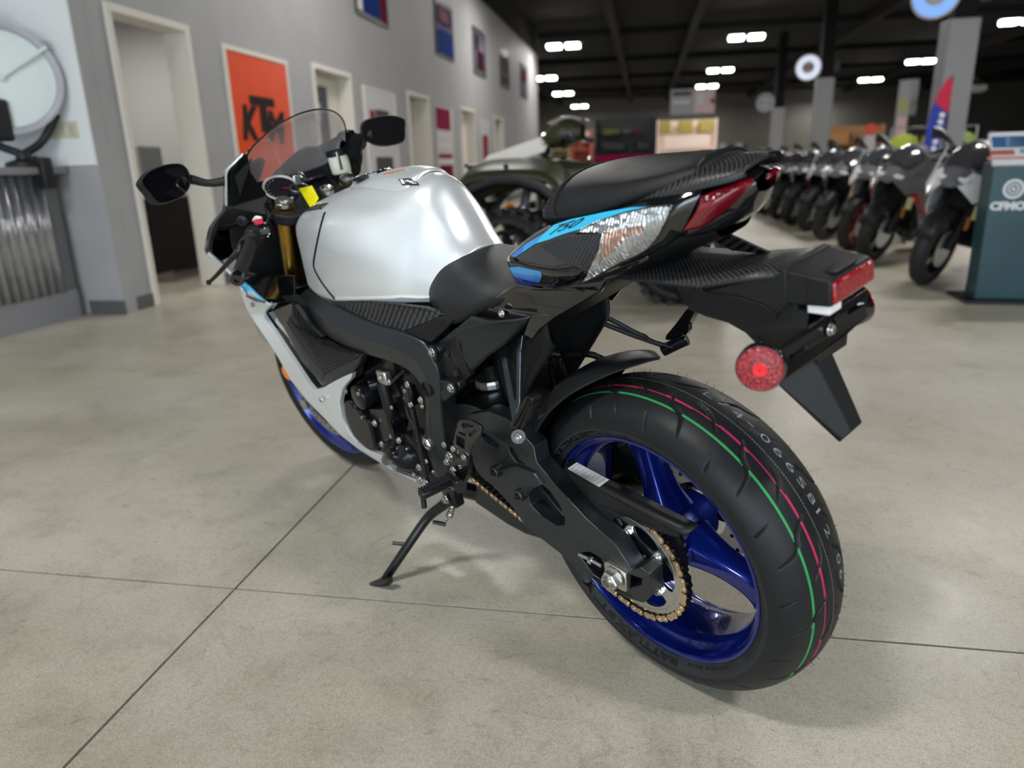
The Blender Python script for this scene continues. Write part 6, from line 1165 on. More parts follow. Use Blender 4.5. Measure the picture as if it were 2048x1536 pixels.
tube('wire_loom', [(0.6969, 0.1750, 0.4836), (0.6991, 0.1780, 0.4310), (0.6945, 0.1800, 0.3952), (0.7001, 0.1820, 0.3669)], .0065, B['plast'], bike); tube('wire_loom', [(0.6195, 0.1600, 0.5120), (0.6193, 0.1650, 0.4761), (0.5933, 0.1720, 0.4532), (0.5992, 0.1720, 0.4203)], .0045, B['plast'], bike); tube('wire_loom', [(0.8090, 0.1500, 0.5339), (0.7426, 0.1400, 0.5650), (0.6893, 0.1300, 0.5770), (0.6311, 0.1300, 0.5716)], .005, B['plast'], bike)
tube('bracket_strut', [(0.6487, 0.1650, 0.5526), (0.6058, 0.1500, 0.5866)], .004, B['metal'], bike, res=1); box('thermostat_bracket', (0.6866, 0.1650, 0.5567), (.04, .02, .035), B['alu'], bike, bev=.004); box('shift_sensor', (0.5823, 0.1650, 0.5360), (.035, .025, .05), B['engine'], bike, bev=.006)
tube('clutch_cable', [(0.5679, 0.1680, 0.5628), (0.5665, 0.1720, 0.5381), (0.5739, 0.1750, 0.5155)], .008, B['engine'], bike, n=10); plate('engine_mount', [(0.6563, 0.1500, 0.5034), (0.6375, 0.1500, 0.4875), (0.6344, 0.1500, 0.4360), (0.6331, 0.1500, 0.3990), (0.6881, 0.1500, 0.3739), (0.6763, 0.1500, 0.4402), (0.7273, 0.1500, 0.4479), (0.7071, 0.1500, 0.4855)], .02, B['metal'], bike, bev=.003)
for p, r in (((0.7854, 0.1970, 0.5019), .0045), ((0.8723, 0.1900, 0.4845), .005), ((0.8214, 0.1900, 0.4218), .004), ((0.7734, 0.1820, 0.4159), .0065), ((0.7692, 0.1820, 0.3564), .006), ((0.7049, 0.1800, 0.3976), .0055), ((0.6703, 0.1800, 0.3966), .0065), ((0.6762, 0.1850, 0.3705), .0075), ((0.5622, 0.1750, 0.5696), .006), ((0.5797, 0.1750, 0.5504), .005), ((0.5654, 0.1780, 0.5198), .006), ((0.5264, 0.1720, 0.5390), .006), ((0.5308, 0.1700, 0.5214), .0045), ((0.6848, 0.1780, 0.5576), .005), ((0.6588, 0.1700, 0.5512), .0055), ((0.6657, 0.1780, 0.4866), .004), ((0.7223, 0.1850, 0.3073), .004)): bolt('engine_bolt', p, (0, 1, .1), r, B['zinc'], bike)
tube('exhaust_header', [(1.02, .08, .45), (1.06, .09, .30), (.95, .08, .20), (.72, .04, .17), (.55, 0, .17)], .022, B['metal'], bike, n=14); tube('exhaust_header', [(1.02, -.08, .45), (1.06, -.09, .30), (.95, -.08, .20), (.72, -.04, .17), (.55, 0, .17)], .022, B['metal'], bike, n=14)

# ---------------------------------------------------------------- side fairing
fa = plate('side_fairing', [(1.2194, 0.2500, 0.7396), (1.1580, 0.2480, 0.7358), (1.1189, 0.2360, 0.7139), (1.1161, 0.2260, 0.6976), (1.1817, 0.2260, 0.6673), (1.2034, 0.2260, 0.6564), (1.1490, 0.2220, 0.5917), (1.0862, 0.2180, 0.5163), (1.0581, 0.2140, 0.4741), (1.0422, 0.2100, 0.4551), (0.9835, 0.2060, 0.4748), (0.9004, 0.2020, 0.5116), (0.8309, 0.2000, 0.5408), (0.7849, 0.1980, 0.5584), (0.7996, 0.1980, 0.5417), (0.8664, 0.1990, 0.4995), (0.9133, 0.1990, 0.4477), (0.9329, 0.1980, 0.3983), (0.9243, 0.1960, 0.3505), (0.8986, 0.1950, 0.3261), (0.8265, 0.1920, 0.3228), (0.7585, 0.1880, 0.3253), (0.7641, 0.1860, 0.3028), (0.7465, 0.1840, 0.2858), (0.6660, 0.1800, 0.2927), (0.6028, 0.1760, 0.2937), (0.6130, 0.1740, 0.2838), (0.7005, 0.1780, 0.2836), (0.7942, 0.1820, 0.2851), (0.9033, 0.1880, 0.2960), (0.9839, 0.1960, 0.3212), (1.0415, 0.2040, 0.3620), (1.1106, 0.2120, 0.4033), (1.1661, 0.2200, 0.4611), (1.1790, 0.2300, 0.5358), (1.2075, 0.2380, 0.6009), (1.2399, 0.2460, 0.6605), (1.2373, 0.2500, 0.7077)], .012, B['silver'], bike, bev=.004, seg=3)
mirror(fa)
# the fairing goes on forwards around the nose
fr = [[(1.2194, 0.2500, 0.7396), (1.2373, 0.2500, 0.7077), (1.2399, 0.2460, 0.6605), (1.2075, 0.2380, 0.6009), (1.1790, 0.2300, 0.5358), (1.1661, 0.2200, 0.4611)]]
base = [Vector(p) for p in fr[0][:4]]
rows = [base]
for (dx, dy, dz) in ((.07, -.018, .0), (.15, -.07, .01), (.20, -.12, .02)): rows.append([p + Vector((dx*(1-k*.26), dy*(1-k*.1), dz*(1-k*.2))) for k, p in enumerate(base)])
nf = loft('front_fairing', rows, B['silver'], bike, nu=3, nv=3, closed=False, solid=.006); mirror(nf)
bvn = BVHTree.FromPolygons([Vector(p) for p in [(1.2194, 0.2500, 0.7396), (1.1580, 0.2480, 0.7358), (1.1189, 0.2360, 0.7139), (1.1161, 0.2260, 0.6976), (1.1817, 0.2260, 0.6673), (1.2399, 0.2460, 0.6605)]], [(0, 1, 2, 3, 4, 5)])
dc = plate('cyan_decal', [(1.2156, 0.2500, 0.7618), (1.1848, 0.2480, 0.7595), (1.1551, 0.2460, 0.7449), (1.1338, 0.2410, 0.7240), (1.1136, 0.2380, 0.7145), (1.1531, 0.2420, 0.7166), (1.2040, 0.2480, 0.7261), (1.2123, 0.2515, 0.7430)], .003, B['cyan'], bike, bev=.0006); plate('blue_decal', [(1.2117, 0.2512, 0.7626), (1.2091, 0.2525, 0.7438), (1.1991, 0.2495, 0.7272), (1.1796, 0.2475, 0.7247), (1.1952, 0.2505, 0.7468)], .003, B['mblue'], bike, bev=.0006); mirror(dc)
both(plate('fairing_edge', [(1.1975, 0.2500, 0.7275), (1.1477, 0.2440, 0.7171), (1.1095, 0.2380, 0.7134), (1.1167, 0.2380, 0.7083), (1.1654, 0.2440, 0.7086), (1.2109, 0.2500, 0.7187)], .004, B['gloss'], bike, bev=.0006))
for p in ((1.1832, 0.2440, 0.6978), (0.9995, 0.2100, 0.4374)): bolt('fairing_screw', p, (0, 1, .1), .0075, B['zinc'], bike, washer=False)
pl = [(1.2405, 0.2455, 0.6360), (1.2211, 0.2425, 0.6203), (1.2182, 0.2405, 0.6001), (1.2060, 0.2375, 0.5810), (1.2040, 0.2370, 0.5758), (1.2216, 0.2390, 0.5810), (1.2339, 0.2415, 0.5978), (1.2396, 0.2440, 0.6223)]; plate('fairing_lettering', pl, .002, B['grey_ink'], bike, bev=0)
both(plate('upper_inner_panel', [(1.2746, 0.2450, 0.7824), (1.1840, 0.2360, 0.7883), (1.1669, 0.2200, 0.7777), (1.1865, 0.1900, 0.7637), (1.1843, 0.1600, 0.7517), (1.1098, 0.1400, 0.7528), (1.1326, 0.1500, 0.6834), (1.1143, 0.1900, 0.6937), (1.1176, 0.2250, 0.7020), (1.1125, 0.2360, 0.7184), (1.1423, 0.2440, 0.7435), (1.1842, 0.2480, 0.7673)], .006, B['gloss'], bike, bev=.002))
both(plate('duct_lip', [(1.1146, 0.2260, 0.7027), (1.1001, 0.1950, 0.6973), (1.0828, 0.1700, 0.6956), (1.1012, 0.1720, 0.6831), (1.1509, 0.2050, 0.6758), (1.1941, 0.2260, 0.6636)], .01, B['gloss'], bike, bev=.002))
both(plate('fairing_backing', [(1.3530, 0.2000, 0.6319), (1.2150, 0.1900, 0.6940), (1.0573, 0.1700, 0.7152), (0.9554, 0.1650, 0.6465), (0.7587, 0.1650, 0.6098), (0.8021, 0.1700, 0.5403), (0.9709, 0.1750, 0.4531), (1.1557, 0.1800, 0.3772), (1.2772, 0.1900, 0.5214)], .006, B['dark'], bike, bev=0))
both(plate('fairing_inner', [(1.2385, 0.2140, 0.6469), (1.0475, 0.1960, 0.7011), (1.0023, 0.1900, 0.6809), (0.9129, 0.1860, 0.6212), (0.7372, 0.1860, 0.6072), (0.8118, 0.1880, 0.5459), (1.0232, 0.1900, 0.4628), (1.0911, 0.1920, 0.4372), (1.1384, 0.2000, 0.4977), (1.1973, 0.2060, 0.5769)], .006, B['gloss'], bike, bev=.001))
du = plate('air_duct', [(1.0313, 0.2060, 0.6805), (0.9992, 0.2060, 0.6365), (0.8976, 0.2040, 0.6150), (0.8037, 0.2030, 0.6165), (0.6986, 0.2020, 0.6231), (0.8115, 0.2070, 0.5777), (0.9242, 0.2110, 0.5319), (0.9890, 0.2140, 0.5753), (1.0726, 0.2130, 0.6543)], .03, B['satin'], bike, bev=.003)
plate('air_duct_end', [(0.6986, 0.2020, 0.6231), (0.7234, 0.1980, 0.5998), (0.7957, 0.1930, 0.5515), (1.0061, 0.1960, 0.4708), (1.0038, 0.1980, 0.4819), (0.9242, 0.2110, 0.5319), (0.8115, 0.2070, 0.5777)], .02, B['satin'], bike, bev=.003); plate('air_duct_flank', [(1.0726, 0.2130, 0.6543), (0.9890, 0.2140, 0.5753), (0.9242, 0.2110, 0.5319), (0.9997, 0.1990, 0.4824), (1.0782, 0.2040, 0.5298), (1.1294, 0.2060, 0.6258)], .01, B['plast'], bike, bev=.002)
plate('air_duct_top', [(1.0343, 0.2000, 0.6982), (1.0088, 0.2000, 0.7045), (0.9942, 0.1980, 0.6870), (0.9678, 0.1970, 0.6585), (0.8995, 0.1970, 0.6338), (0.9083, 0.1980, 0.6299), (0.9992, 0.2060, 0.6365), (1.0313, 0.2060, 0.6805)], .012, B['plast'], bike, bev=.002)
a, b_, c, d = Vector((1.0367, 0.2145, 0.6726)), Vector((1.0073, 0.2075, 0.6460)), Vector((0.9179, 0.2125, 0.5372)), Vector((0.7136, 0.2035, 0.6190))
for k in range(21):
    u = k/20; p0 = a.lerp(c, u); q = b_.lerp(d, u) if u > .35 else b_.lerp(d, u*.9); tube('duct_rib', [p0 + Vector((0, .001, 0)), p0.lerp(q, .5) + Vector((0, .0015, -.004)), q + Vector((0, .0005, 0))], .0013, B['plast'], du, n=6, res=2)
for k in range(8):
    p0 = Vector((1.0186, 0.2015, 0.6989)).lerp(Vector((0.9064, 0.1985, 0.6312)), k/8); tube('duct_rib', [p0, p0 + Vector((.004, .005, -.03))], .0012, B['plast'], du, n=6, res=1)

# ---------------------------------------------------------------- upper cowl, windscreen, mirrors
rim_l = [(1.1501, 0.1520, 1.0750), (1.1564, 0.1750, 1.0606), (1.1789, 0.1960, 1.0415), (1.2016, 0.2000, 1.0113), (1.2412, 0.2050, 0.9564), (1.2967, 0.2150, 0.9276), (1.3559, 0.2260, 0.8975), (1.3824, 0.2440, 0.8528), (1.3876, 0.2500, 0.8264), (1.3042, 0.2520, 0.8040)]
cowl_rows = []
for (x, y, z), (dx, wy, dz) in zip(rim_l, [(.12, .85, -.03), (.16, .76, -.03), (.20, .68, -.04), (.22, .60, -.05), (.22, .56, -.05), (.2, .52, -.04), (.18, .48, -.03), (.16, .48, -.02), (.16, .52, -.01), (.18, .6, -.01)]):
    cowl_rows.append([(x, y, z), (x+.05, y*.985, z-.003), (x+dx*.55, y*(.5+.5*wy), z+dz*.5), (x+dx, y*wy*.8, z+dz), (x+dx*1.25, y*wy*.4, z+dz*1.1), (1.60, 0, max(.84, min(.93, z)))])
cowl = loft('upper_cowl', cowl_rows, B['gloss'], bike, nu=3, nv=3, closed=False, solid=.003, soff=0); mirror(cowl)
both(tube('cowl_silver_edge', [Vector(p) + Vector((.004, .003, .001)) for p in rim_l[:5]], .0032, B['silver'], bike, n=8, res=4)); both(tube('cowl_lower_edge', [Vector(p) + Vector((.004, .003, -.001)) for p in rim_l[8:]] + [Vector((1.2026, 0.2500, 0.7611))], .006, B['silver'], bike, n=8, res=3))
hh = loft('headlight_housing', half(secs([(1.345, [(0, .97), (.10, .96), (.17, .92), (.20, .84), (.19, .74), (.12, .66), (0, .64)]), (1.42, [(0, .95), (.09, .94), (.14, .90), (.16, .84), (.15, .76), (.10, .70), (0, .68)]), (1.52, [(0, .90), (.05, .90), (.08, .87), (.09, .83), (.08, .79), (.05, .76), (0, .75)])])), B['plast'], bike, nu=2, nv=3, closed=False)
mk('housing_back', [(1.345, y, z) for (y, z) in ((0, .97), (.10, .96), (.17, .92), (.20, .84), (.19, .74), (.12, .66), (0, .64), (-.12, .66), (-.19, .74), (-.20, .84), (-.17, .92), (-.10, .96))], [tuple(range(12))], B['plast'], hh, smooth=0)
inn = loft('cowl_liner', [[(p[0]+.001, p[1]-.005, p[2]-.001) for p in r] for r in cowl_rows], B['gloss'], bike, nu=3, nv=3, closed=False, solid=.003); mirror(inn)
ci = both(plate('cowl_inner_panel', [(1.1370, 0.1580, 1.0745), (1.1535, 0.1500, 1.0623), (1.1811, 0.1450, 1.0283), (1.2052, 0.1250, 0.9932), (1.2308, 0.1000, 0.9555), (1.2088, 0.1100, 0.9025), (1.2644, 0.1500, 0.8950), (1.3761, 0.2000, 0.8787), (1.3694, 0.2220, 0.8957), (1.2447, 0.2050, 0.9505), (1.2070, 0.2030, 0.9893), (1.1768, 0.1960, 1.0371)], .005, B['plast'], bike, bev=.002))
for p in ((1.1725, 0.1650, 1.0550), (1.2408, 0.1680, 0.9665), (1.2447, 0.1660, 0.9502), (1.2671, 0.1750, 0.9300), (1.2467, 0.2000, 0.9511), (1.2904, 0.2030, 0.9327)): bolt('cowl_screw', p, (-.8, .6, 0), .005, B['metal'], bike)
lathe('cowl_bush', [(0, .016), (.006, .015), (.008, .006), (.002, .005)], (1.2703, 0.1720, 0.9048), (-.8, .6, 0), B['plast'], bike)
ws = []
for (yy, xa, za, xb, zb_) in ((0, 1.030, 1.145, 1.285, .984), (.04, 1.037, 1.141, 1.283, .984), (.08, 1.062, 1.128, 1.275, .987), (.115, 1.100, 1.106, 1.262, .992), (.140, 1.145, 1.080, 1.245, 1.004), (.152, 1.185, 1.045, 1.225, 1.020)):
    ws.append([(xa, yy, za), (xa+(xb-xa)*.33, yy*.99, za+(zb_-za)*.22+.012), (xa+(xb-xa)*.68, yy*.97, za+(zb_-za)*.58+.014), (xb, yy*.94, zb_)])
full = [[(x, -y, z) for (x, y, z) in r] for r in ws[::-1][:-1]] + ws
scr = loft('windscreen', full, B['screen'], bike, nu=5, nv=5, closed=False, solid=.003)
tube('windscreen_rim', [r[0] for r in full], .0022, B['plast'], bike, n=6, res=4); tube('windscreen_base', [r[3] for r in full], .004, B['plast'], bike, n=6, res=4)
for k in range(4): bolt('screen_screw', ws[4][0] if k == 0 else ws[5][min(3, k)], (-.4, .9, .2), .0045, B['metal'], bike, washer=False)
both(plate('dash_shelf', [(1.285, 0, .982), (1.28, .06, .985), (1.262, .11, .990), (1.235, .142, 1.003), (1.185, .150, 1.040), (1.120, .150, 1.066), (1.10, .165, 1.06), (1.165, .19, 1.03), (1.20, .18, .98), (1.26, .12, .95), (1.30, .06, .94), (1.31, 0, .94)], .006, B['plast'], bike, d=(.2, 0, -.98), bev=.001))
def mirror_part():
    # glass outline in the mirror plane, left side
    c = Vector((1.262, .322, 1.040)); n = Vector((-.95, -.30, .13)).normalized(); uy = Vector((-.3, .95, 0)); uy = (uy - n*uy.dot(n)).normalized(); uz = uy.cross(n) if uy.cross(n).z > 0 else n.cross(uy)
    ol = [(.070, .027), (.040, .042), (-.004, .047), (-.045, .043), (-.061, .028), (-.061, .005), (-.048, -.018), (-.027, -.032), (.002, -.039), (.044, -.039), (.060, -.029), (.067, -.006), (.074, .014)]
    P = cr([c + uy*a + uz*b_ for a, b_ in ol], 4, True); g = [q + n*.002 for q in P]
    rows = [[c + (q-c)*.955 + n*.0005 for q in P], [c + (q-c)*.97 + n*.006 for q in P], P, [c + (q-c)*1.04 - n*.010 for q in P], [c + (q-c)*.95 - n*.030 for q in P], [c + (q-c)*.55 - n*.045 for q in P], [c + (q-c)*.05 - n*.048 for q in P]]
    V = [p for r in rows for p in r]; m_ = len(P); sh = mk('rear_view_mirror', V, gridfaces(len(rows), m_, True) + [tuple(range((len(rows)-1)*m_, len(rows)*m_))], B['tex'], bike)
    gl = mk('mirror_glass', [c + (q-c)*.96 + n*.002 for q in P], [tuple(range(m_))], B['mirror'], sh, smooth=0)
    s1 = c - uy*.055 - n*.014 + uz*.000
    stk = tube('mirror_stalk', [s1 + uy*.02, s1 - uy*.012, Vector((1.245, .236, 1.022)), Vector((1.215, .198, 1.018))], [.022, .013, .0095, .012], B['tex'], sh, n=14)
    m2 = mirror(sh); mirror(gl, parent=m2); mirror(stk, parent=m2)
mirror_part()

# ---------------------------------------------------------------- front wheel, forks, steering
def st_mesh(o):
    for v in o.data.vertices: v.co = ST @ v.co
    return o
FW = Vector((1.39, 0, .30))
FP = [(0, .300), (.018, .2975), (.034, .290), (.047, .279), (.057, .265), (.061, .254), (.058, .242), (.051, .233), (.048, .230)]
FD, FSs = profile(FP, 5); V = []
for s in range(-40, 41):
    for i in range(160): V.append(tyre_pt(360*i/160, FSs[-1]*s/40*.9999, 0, FW, FD, FSs))
ft = st_mesh(mk('front_tyre', V, gridfaces(81, 160, True), B['rubber'], bike, smooth=180))
fw = st_mesh(lathe('front_wheel', [(.049, .2320), (.0525, .2315), (.0525, .2265), (.047, .222), (.040, .219), (.030, .208), (0, .203), (-.030, .208), (-.040, .219), (-.047, .222), (-.0525, .2265), (-.0525, .2315), (-.049, .2320), (0, .224), (.049, .2320)], FW, (0, 1, 0), B['blue'], bike, n=96, close=False))
for k in range(3):
    a = math.radians(40+120*k); d = Vector((math.cos(a), 0, math.sin(a))); t_ = Vector((-d.z, 0, d.x)); rows = [[FW + d*r + t_*(u*w_) + Vector((0, v*h, 0)) for (u, v) in ((-1, -.5), (-.5, 1), (.5, 1), (1, -.5), (.5, -1), (-.5, -1))] for (r, w_, h) in ((.03, .03, .028), (.08, .024, .022), (.15, .022, .018), (.206, .045, .024))]
    st_mesh(loft('spoke', rows, B['blue'], fw, nu=3, nv=3))
st_mesh(lathe('hub', [(-.06, .03), (-.05, .045), (0, .035), (.05, .045), (.06, .03)], FW, (0, 1, 0), B['blue'], fw, n=32))
for s in (1, -1):
    dk = st_mesh(lathe('front_brake_disc', [(s*.062, .118), (s*.062, .155), (s*.067, .155), (s*.067, .118), (s*.062, .118)], FW, (0, 1, 0), B['disc'], bike, n=72, close=False)); st_mesh(lathe('disc_carrier', [(s*.055, .05), (s*.060, .112), (s*.064, .112), (s*.060, .05)], FW, (0, 1, 0), B['metal'], dk, n=40))
    for k in range(36): a = 2*PI*k/36; r = (.146, .137, .128)[k % 3]; p = FW + Vector((r*math.cos(a), s*.0672, r*math.sin(a))); st_mesh(cyl('drilled_hole', p, p+Vector((0, s*.0004, 0)), .0036, B['dark'], dk, n=8, ch=.0001))
    for k in range(8): a = 2*PI*k/8; p = FW + Vector((.114*math.cos(a), s*.062, .114*math.sin(a))); st_mesh(cyl('disc_rivet', p, p+Vector((0, s*.008, 0)), .008, B['blue'] if k % 2 else B['zinc'], dk, n=14))
    ca = st_mesh(box('brake_caliper', (1.315, s*.085, .385), (.06, .06, .12), B['metal'], bike, M=None, bev=.012))
    st_mesh(tube('fork_lower', [(1.385, s*.100, .300), (1.345, s*.104, .40), (1.290, s*.105, .53)], [.024, .028, .026], B['metal'], bike, n=18)); st_mesh(tube('fork_tube', [(1.290, s*.105, .52), (1.120, s*.105, .935)], .0262, B['gold'], bike, n=28, res=1))
    st_mesh(lathe('fork_cap', [(0, .024), (.010, .024), (.012, .021), (.012, .014), (.018, .013), (.019, .006)], (1.117, s*.105, .942), Vector((-math.sin(rake), 0, math.cos(rake))), B['zinc'], bike, n=28))
    cp_ = Vector((1.117, s*.105, .942)); 
    for k in range(8): a = 2*PI*k/8; a_, b_, c_ = frame_of(Vector((-math.sin(rake), 0, math.cos(rake)))); q = cp_ + a_*.010 + (b_*math.cos(a)+c_*math.sin(a))*.0185; st_mesh(box('cap_slot', q, (.004, .004, .005), B['metal'], bike, bev=.0005))
    am = lathe('fork_reflector', [(-.02, .012), (0, .026), (.006, .025), (.008, .02)], (1.411, .140, .400) if s > 0 else (1.43, -.13, .402), (-.2, s, 0), B['amber'], bike, n=24)
cyl('front_axle', ST @ Vector((1.39, -.135, .30)), ST @ Vector((1.39, .135, .30)), .016, B['zinc'], bike, n=24)
st_mesh(lathe('front_axle_nut', [(0, .02), (.012, .02), (.014, .016)], (1.39, .124, .30), (0, 1, 0), B['zinc'], bike, n=24))
rows = []
for k in range(11):
    a = math.radians(62+k*9.5); rows.append([(1.39+.322*math.cos(a), y, .30+.322*math.sin(a)-abs(y)**1.5*3.2) for y in (-.072, -.05, -.025, 0, .025, .05, .072)])
st_mesh(loft('front_mudguard', rows, B['silver'], bike, nu=2, nv=2, closed=False, solid=.004))
# triple clamp
def stv(x, y, z): return ST @ Vector((x, y, z))
sa = Vector((-math.sin(rake), 0, math.cos(rake)))
tc = plate('top_triple_clamp', [ST @ (Vector((1.115, 0, .930)) + Vector((math.cos(rake)*dx, dy, math.sin(rake)*dx)) + sa*.0) for dx, dy in ((.03, .105), (.022, .135), (-.005, .145), (-.032, .130), (-.045, .10), (-.062, .05), (-.066, 0), (-.062, -.05), (-.045, -.10), (-.032, -.130), (-.005, -.145), (.022, -.135), (.03, -.105), (.02, -.06), (.045, -.03), (.05, 0), (.045, .03), (.02, .06))], .030, B['tex'], bike, d=tuple(-(ST.to_3x3() @ sa)), bev=.005, seg=3)
lathe('steering_stem_nut', [(0, .019), (.012, .019), (.014, .015), (.010, .010), (.004, .009)], stv(1.068, 0, .942), ST.to_3x3() @ sa, B['zinc'], bike, n=24)
plate('lower_triple_clamp', [ST @ (Vector((1.205, 0, .73)) + Vector((math.cos(rake)*dx, dy, math.sin(rake)*dx))) for dx, dy in ((.035, .105), (.02, .142), (-.03, .14), (-.05, .08), (-.07, 0), (-.05, -.08), (-.03, -.14), (.02, -.142), (.035, -.105), (.02, 0))], .04, B['metal'], bike, d=tuple(-(ST.to_3x3() @ sa)), bev=.005)
ig = lathe('ignition_switch', [(-.02, .030), (.006, .030), (.010, .026), (.010, .016), (.016, .014), (.018, .010), (.018, .001)], stv(1.205, .0, .948), ST.to_3x3() @ sa, B['plast'], bike, n=32)
lathe('ignition_ring', [(.0105, .027), (.0125, .025), (.0105, .023)], stv(1.205, .0, .948), ST.to_3x3() @ sa, B['zinc'], ig, n=32, close=False)
kp = stv(1.205, 0, .948) + (ST.to_3x3() @ sa)*.018; key = box('ignition_key', kp + Vector((0, 0, .014)), (.004, .020, .028), B['zinc'], bike, bev=.002)
V, F = tubegeo([kp + Vector((-.012+.014*math.cos(a), -.012+.012*math.sin(a)*.6, .024+.012*math.sin(a))) for a in [k*2*PI/16 for k in range(17)]], .0011, 6, 1); mk('key_ring', V, F, B['zinc'], key)
plate('key_tag', [(1.1692, 0.0300, 0.9582), (1.1048, 0.0200, 0.9648), (1.0193, 0.0500, 0.9397), (1.0375, 0.0700, 0.9168)], .0012, B['yellow'], key, d=(.3, .2, -.9), bev=.0004)
# instruments
ga = Vector((-.62, .02, .78)).normalized(); gc = Vector((1.2357, 0.0520, 0.9627)); 
dash = loft('instrument_panel', half(secs([(1.20, [(0, .920), (.06, .920), (.105, .915), (.12, .90), (.11, .89)]), (1.235, [(0, .944), (.06, .944), (.11, .938), (.128, .92), (.118, .905)]), (1.28, [(0, .972), (.06, .970), (.10, .96), (.118, .94), (.11, .92)]), (1.32, [(0, .975), (.05, .973), (.08, .965), (.09, .94), (.085, .92)])])), B['plast'], bike, nu=3, nv=4, closed=False, solid=.004)
lathe('tachometer', [(-.012, .050), (.004, .050), (.006, .047), (.004, .045), (.002, .044), (.0, .001)], gc, ga, B['dial'], dash, n=48); lathe('dial_ring', [(.003, .0435), (.0058, .0460), (.0062, .0490), (.003, .0505)], gc, ga, B['ringw'], dash, n=64, close=False)
a_, b_, c_ = frame_of(ga)
for k in range(27):
    t = math.radians(-30 + k*9.2); d = (b_*math.cos(t) + c_*math.sin(t)); big = k % 2 == 0
    V, F = tubegeo([gc + ga*.0012 + d*(.034 if big else .037), gc + ga*.0012 + d*.041], .0008 if big else .0005, 4, 1); mk('dial_mark', V, F, B['mag'] if k > 19 else B['white'], dash, smooth=0)
tube('dial_needle', [gc + ga*.003, gc + ga*.003 + (b_*math.cos(3.6)+c_*math.sin(3.6))*.036], .001, B['redsw'], dash, n=6, res=1); lathe('needle_hub', [(.002, .006), (.005, .005)], gc, ga, B['plast'], dash, n=16)
box('digital_display', (1.262, -.055, .966), (.05, .075, .01), B['dial'], dash, M=None, bev=.003)
for k in range(2): box('dash_button', gc + c_*0 + Vector((-.03, .055, -.022-.014*k)), (.018, .010, .014), B['plast'], dash, bev=.002)
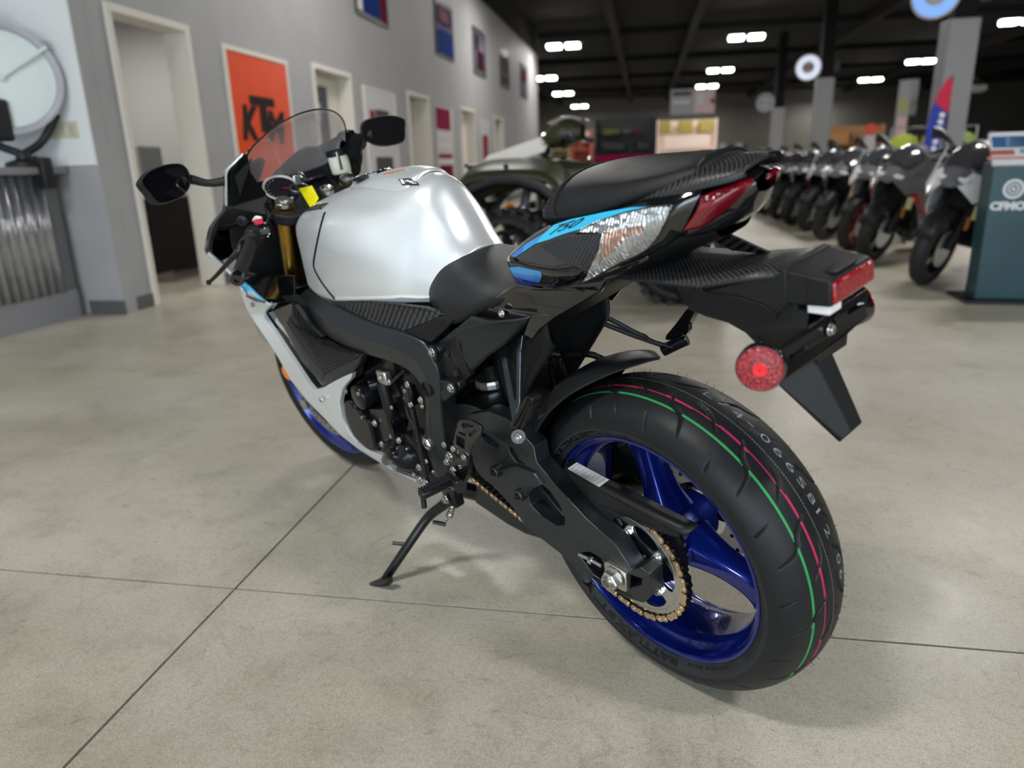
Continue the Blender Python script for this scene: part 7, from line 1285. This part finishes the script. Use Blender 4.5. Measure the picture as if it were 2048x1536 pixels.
# handlebars
for s in (1, -1):
    def S(x, y, z): return Vector((x, y, z)) if s > 0 else (ST @ (Matrix.Diagonal((1, -1, 1, 1)) @ (ST.inverted() @ Vector((x, y, z)))))
    gi, go = Vector((1.0985, 0.2220, 0.8707)), Vector((0.9832, 0.3180, 0.8250)); d = (go-gi).normalized()
    def SV(p): return S(*p)
    tube('clip_on_bar', [SV(gi - d*.10), SV(go)], .0105, B['metal'], bike, n=14, res=1)
    gr = tube('hand_grip', [SV(gi - d*.012), SV(gi - d*.006), SV(gi), SV(gi + d*.002), SV(gi + (go-gi)*.5), SV(go - d*.004), SV(go)], [.021, .021, .017, .0162, .0165, .017, .0178], B['grip'], bike, n=24, res=3)
    for k in range(14):
        q = gi + (go-gi)*(.18+k*.05); a_, b_, c_ = frame_of(d); pts = [SV(q + (b_*math.cos(t)+c_*math.sin(t))*.0168 + d*(.012*math.sin(2*t))) for t in [i*2*PI/20 for i in range(21)]]; tube('grip_ridge', pts, .0008, B['grip'], gr, n=5, res=1)
    lathe('bar_end', [(0, .0165), (.003, .0175), (.020, .0175), (.024, .0155), (.024, .007), (.018, .006), (.018, .001)], SV(go), (SV(go+d)-SV(go)), B['gloss'], bike, n=28)
    sb = tube('switch_housing', [SV(gi - d*.058), SV(gi - d*.052), SV(gi - d*.035), SV(gi - d*.016), SV(gi - d*.010)], [.016, .025, .027, .026, .020], B['plast'], bike, n=18, res=2)
    box('red_switch', SV(Vector((1.0317, 0.2150, 0.9234))), (.016, .020, .012), B['redsw'], sb, bev=.002); box('switch_button', SV(Vector((1.0522, 0.2220, 0.9072))), (.016, .014, .014), B['plast'], sb, bev=.002); tube('headlight_switch', [SV(Vector((1.0590, 0.2150, 0.9252))), SV(Vector((1.0453, 0.2120, 0.9330))), SV(Vector((1.0327, 0.2050, 0.9290)))], .0045, B['white'], sb, n=8, res=2)
    lv = tube('hand_lever', [SV(Vector((1.0879, 0.1980, 0.8835))), SV(Vector((1.1416, 0.2220, 0.8738))), SV(Vector((1.1318, 0.2500, 0.8556))), SV(Vector((1.1634, 0.2800, 0.8271))), SV(Vector((1.2022, 0.3060, 0.7991))), SV(Vector((1.2282, 0.3220, 0.7830)))], [.011, .011, .0085, .0065, .0055, .0048], B['metal'], bike, n=12); 
    bpy_s = lathe('lever_ball', [(-.007, .002), (-.004, .0065), (.002, .0075), (.006, .005), (.007, .001)], SV(Vector((1.2307, 0.3240, 0.7818))), (.3, 1, 0), B['metal'], lv, n=14)
    box('lever_perch', SV(Vector((1.0639, 0.2000, 0.8948))), (.035, .03, .024), B['metal'], bike, bev=.005)
    tube('control_cable', [SV(Vector((1.0784, 0.1900, 0.8950))), SV(Vector((1.0824, 0.1700, 0.9195))), SV(Vector((1.1603, 0.1400, 0.9241))), SV(Vector((1.2113, 0.1200, 0.8440)))], .0035, B['plast'], bike, n=8)
for p in ((1.0323, 0.2050, 0.9045), (1.0124, 0.2105, 0.8865), (1.0059, 0.2075, 0.8919), (1.0280, 0.2020, 0.9174)): box('switch_mark', p, (.003, .003, .003), B['white'], bike, bev=.0004)
# brake fluid reservoir on the far bar
rs = Vector((1.215, -.130, .992))
tank_r = loft('brake_reservoir', [[rs + Vector((.026*q*math.cos(t)*1.0, .030*q*math.sin(t), z)) for t in [i*PI/6 for i in range(12)]] for z, q in ((-.030, .80), (-.024, .96), (.008, 1.0), (.020, 1.0), (.024, .95))], B['cream'], bike, nu=2, nv=2)
lathe('reservoir_cap', [(.020, .031), (.034, .031), (.037, .027)], rs, (0, 0, 1), B['plast'], tank_r, n=24); box('reservoir_clip', rs + Vector((-.027, .012, .008)), (.003, .008, .050), B['zinc'], tank_r, bev=.001); lathe('reservoir_port', [(0, .010), (.02, .010), (.022, .014), (.03, .012)], rs + Vector((-.01, -.01, -.028)), (-.2, -.3, -1), B['cream'], tank_r, n=16)
tube('reservoir_hose', [rs + Vector((-.014, -.018, -.055)), rs + Vector((-.02, -.03, -.08)), rs + Vector((-.05, -.06, -.09))], .006, B['plast'], bike)
box('reservoir_stay', rs + Vector((-.02, 0, -.045)), (.02, .03, .02), B['metal'], bike, bev=.003)
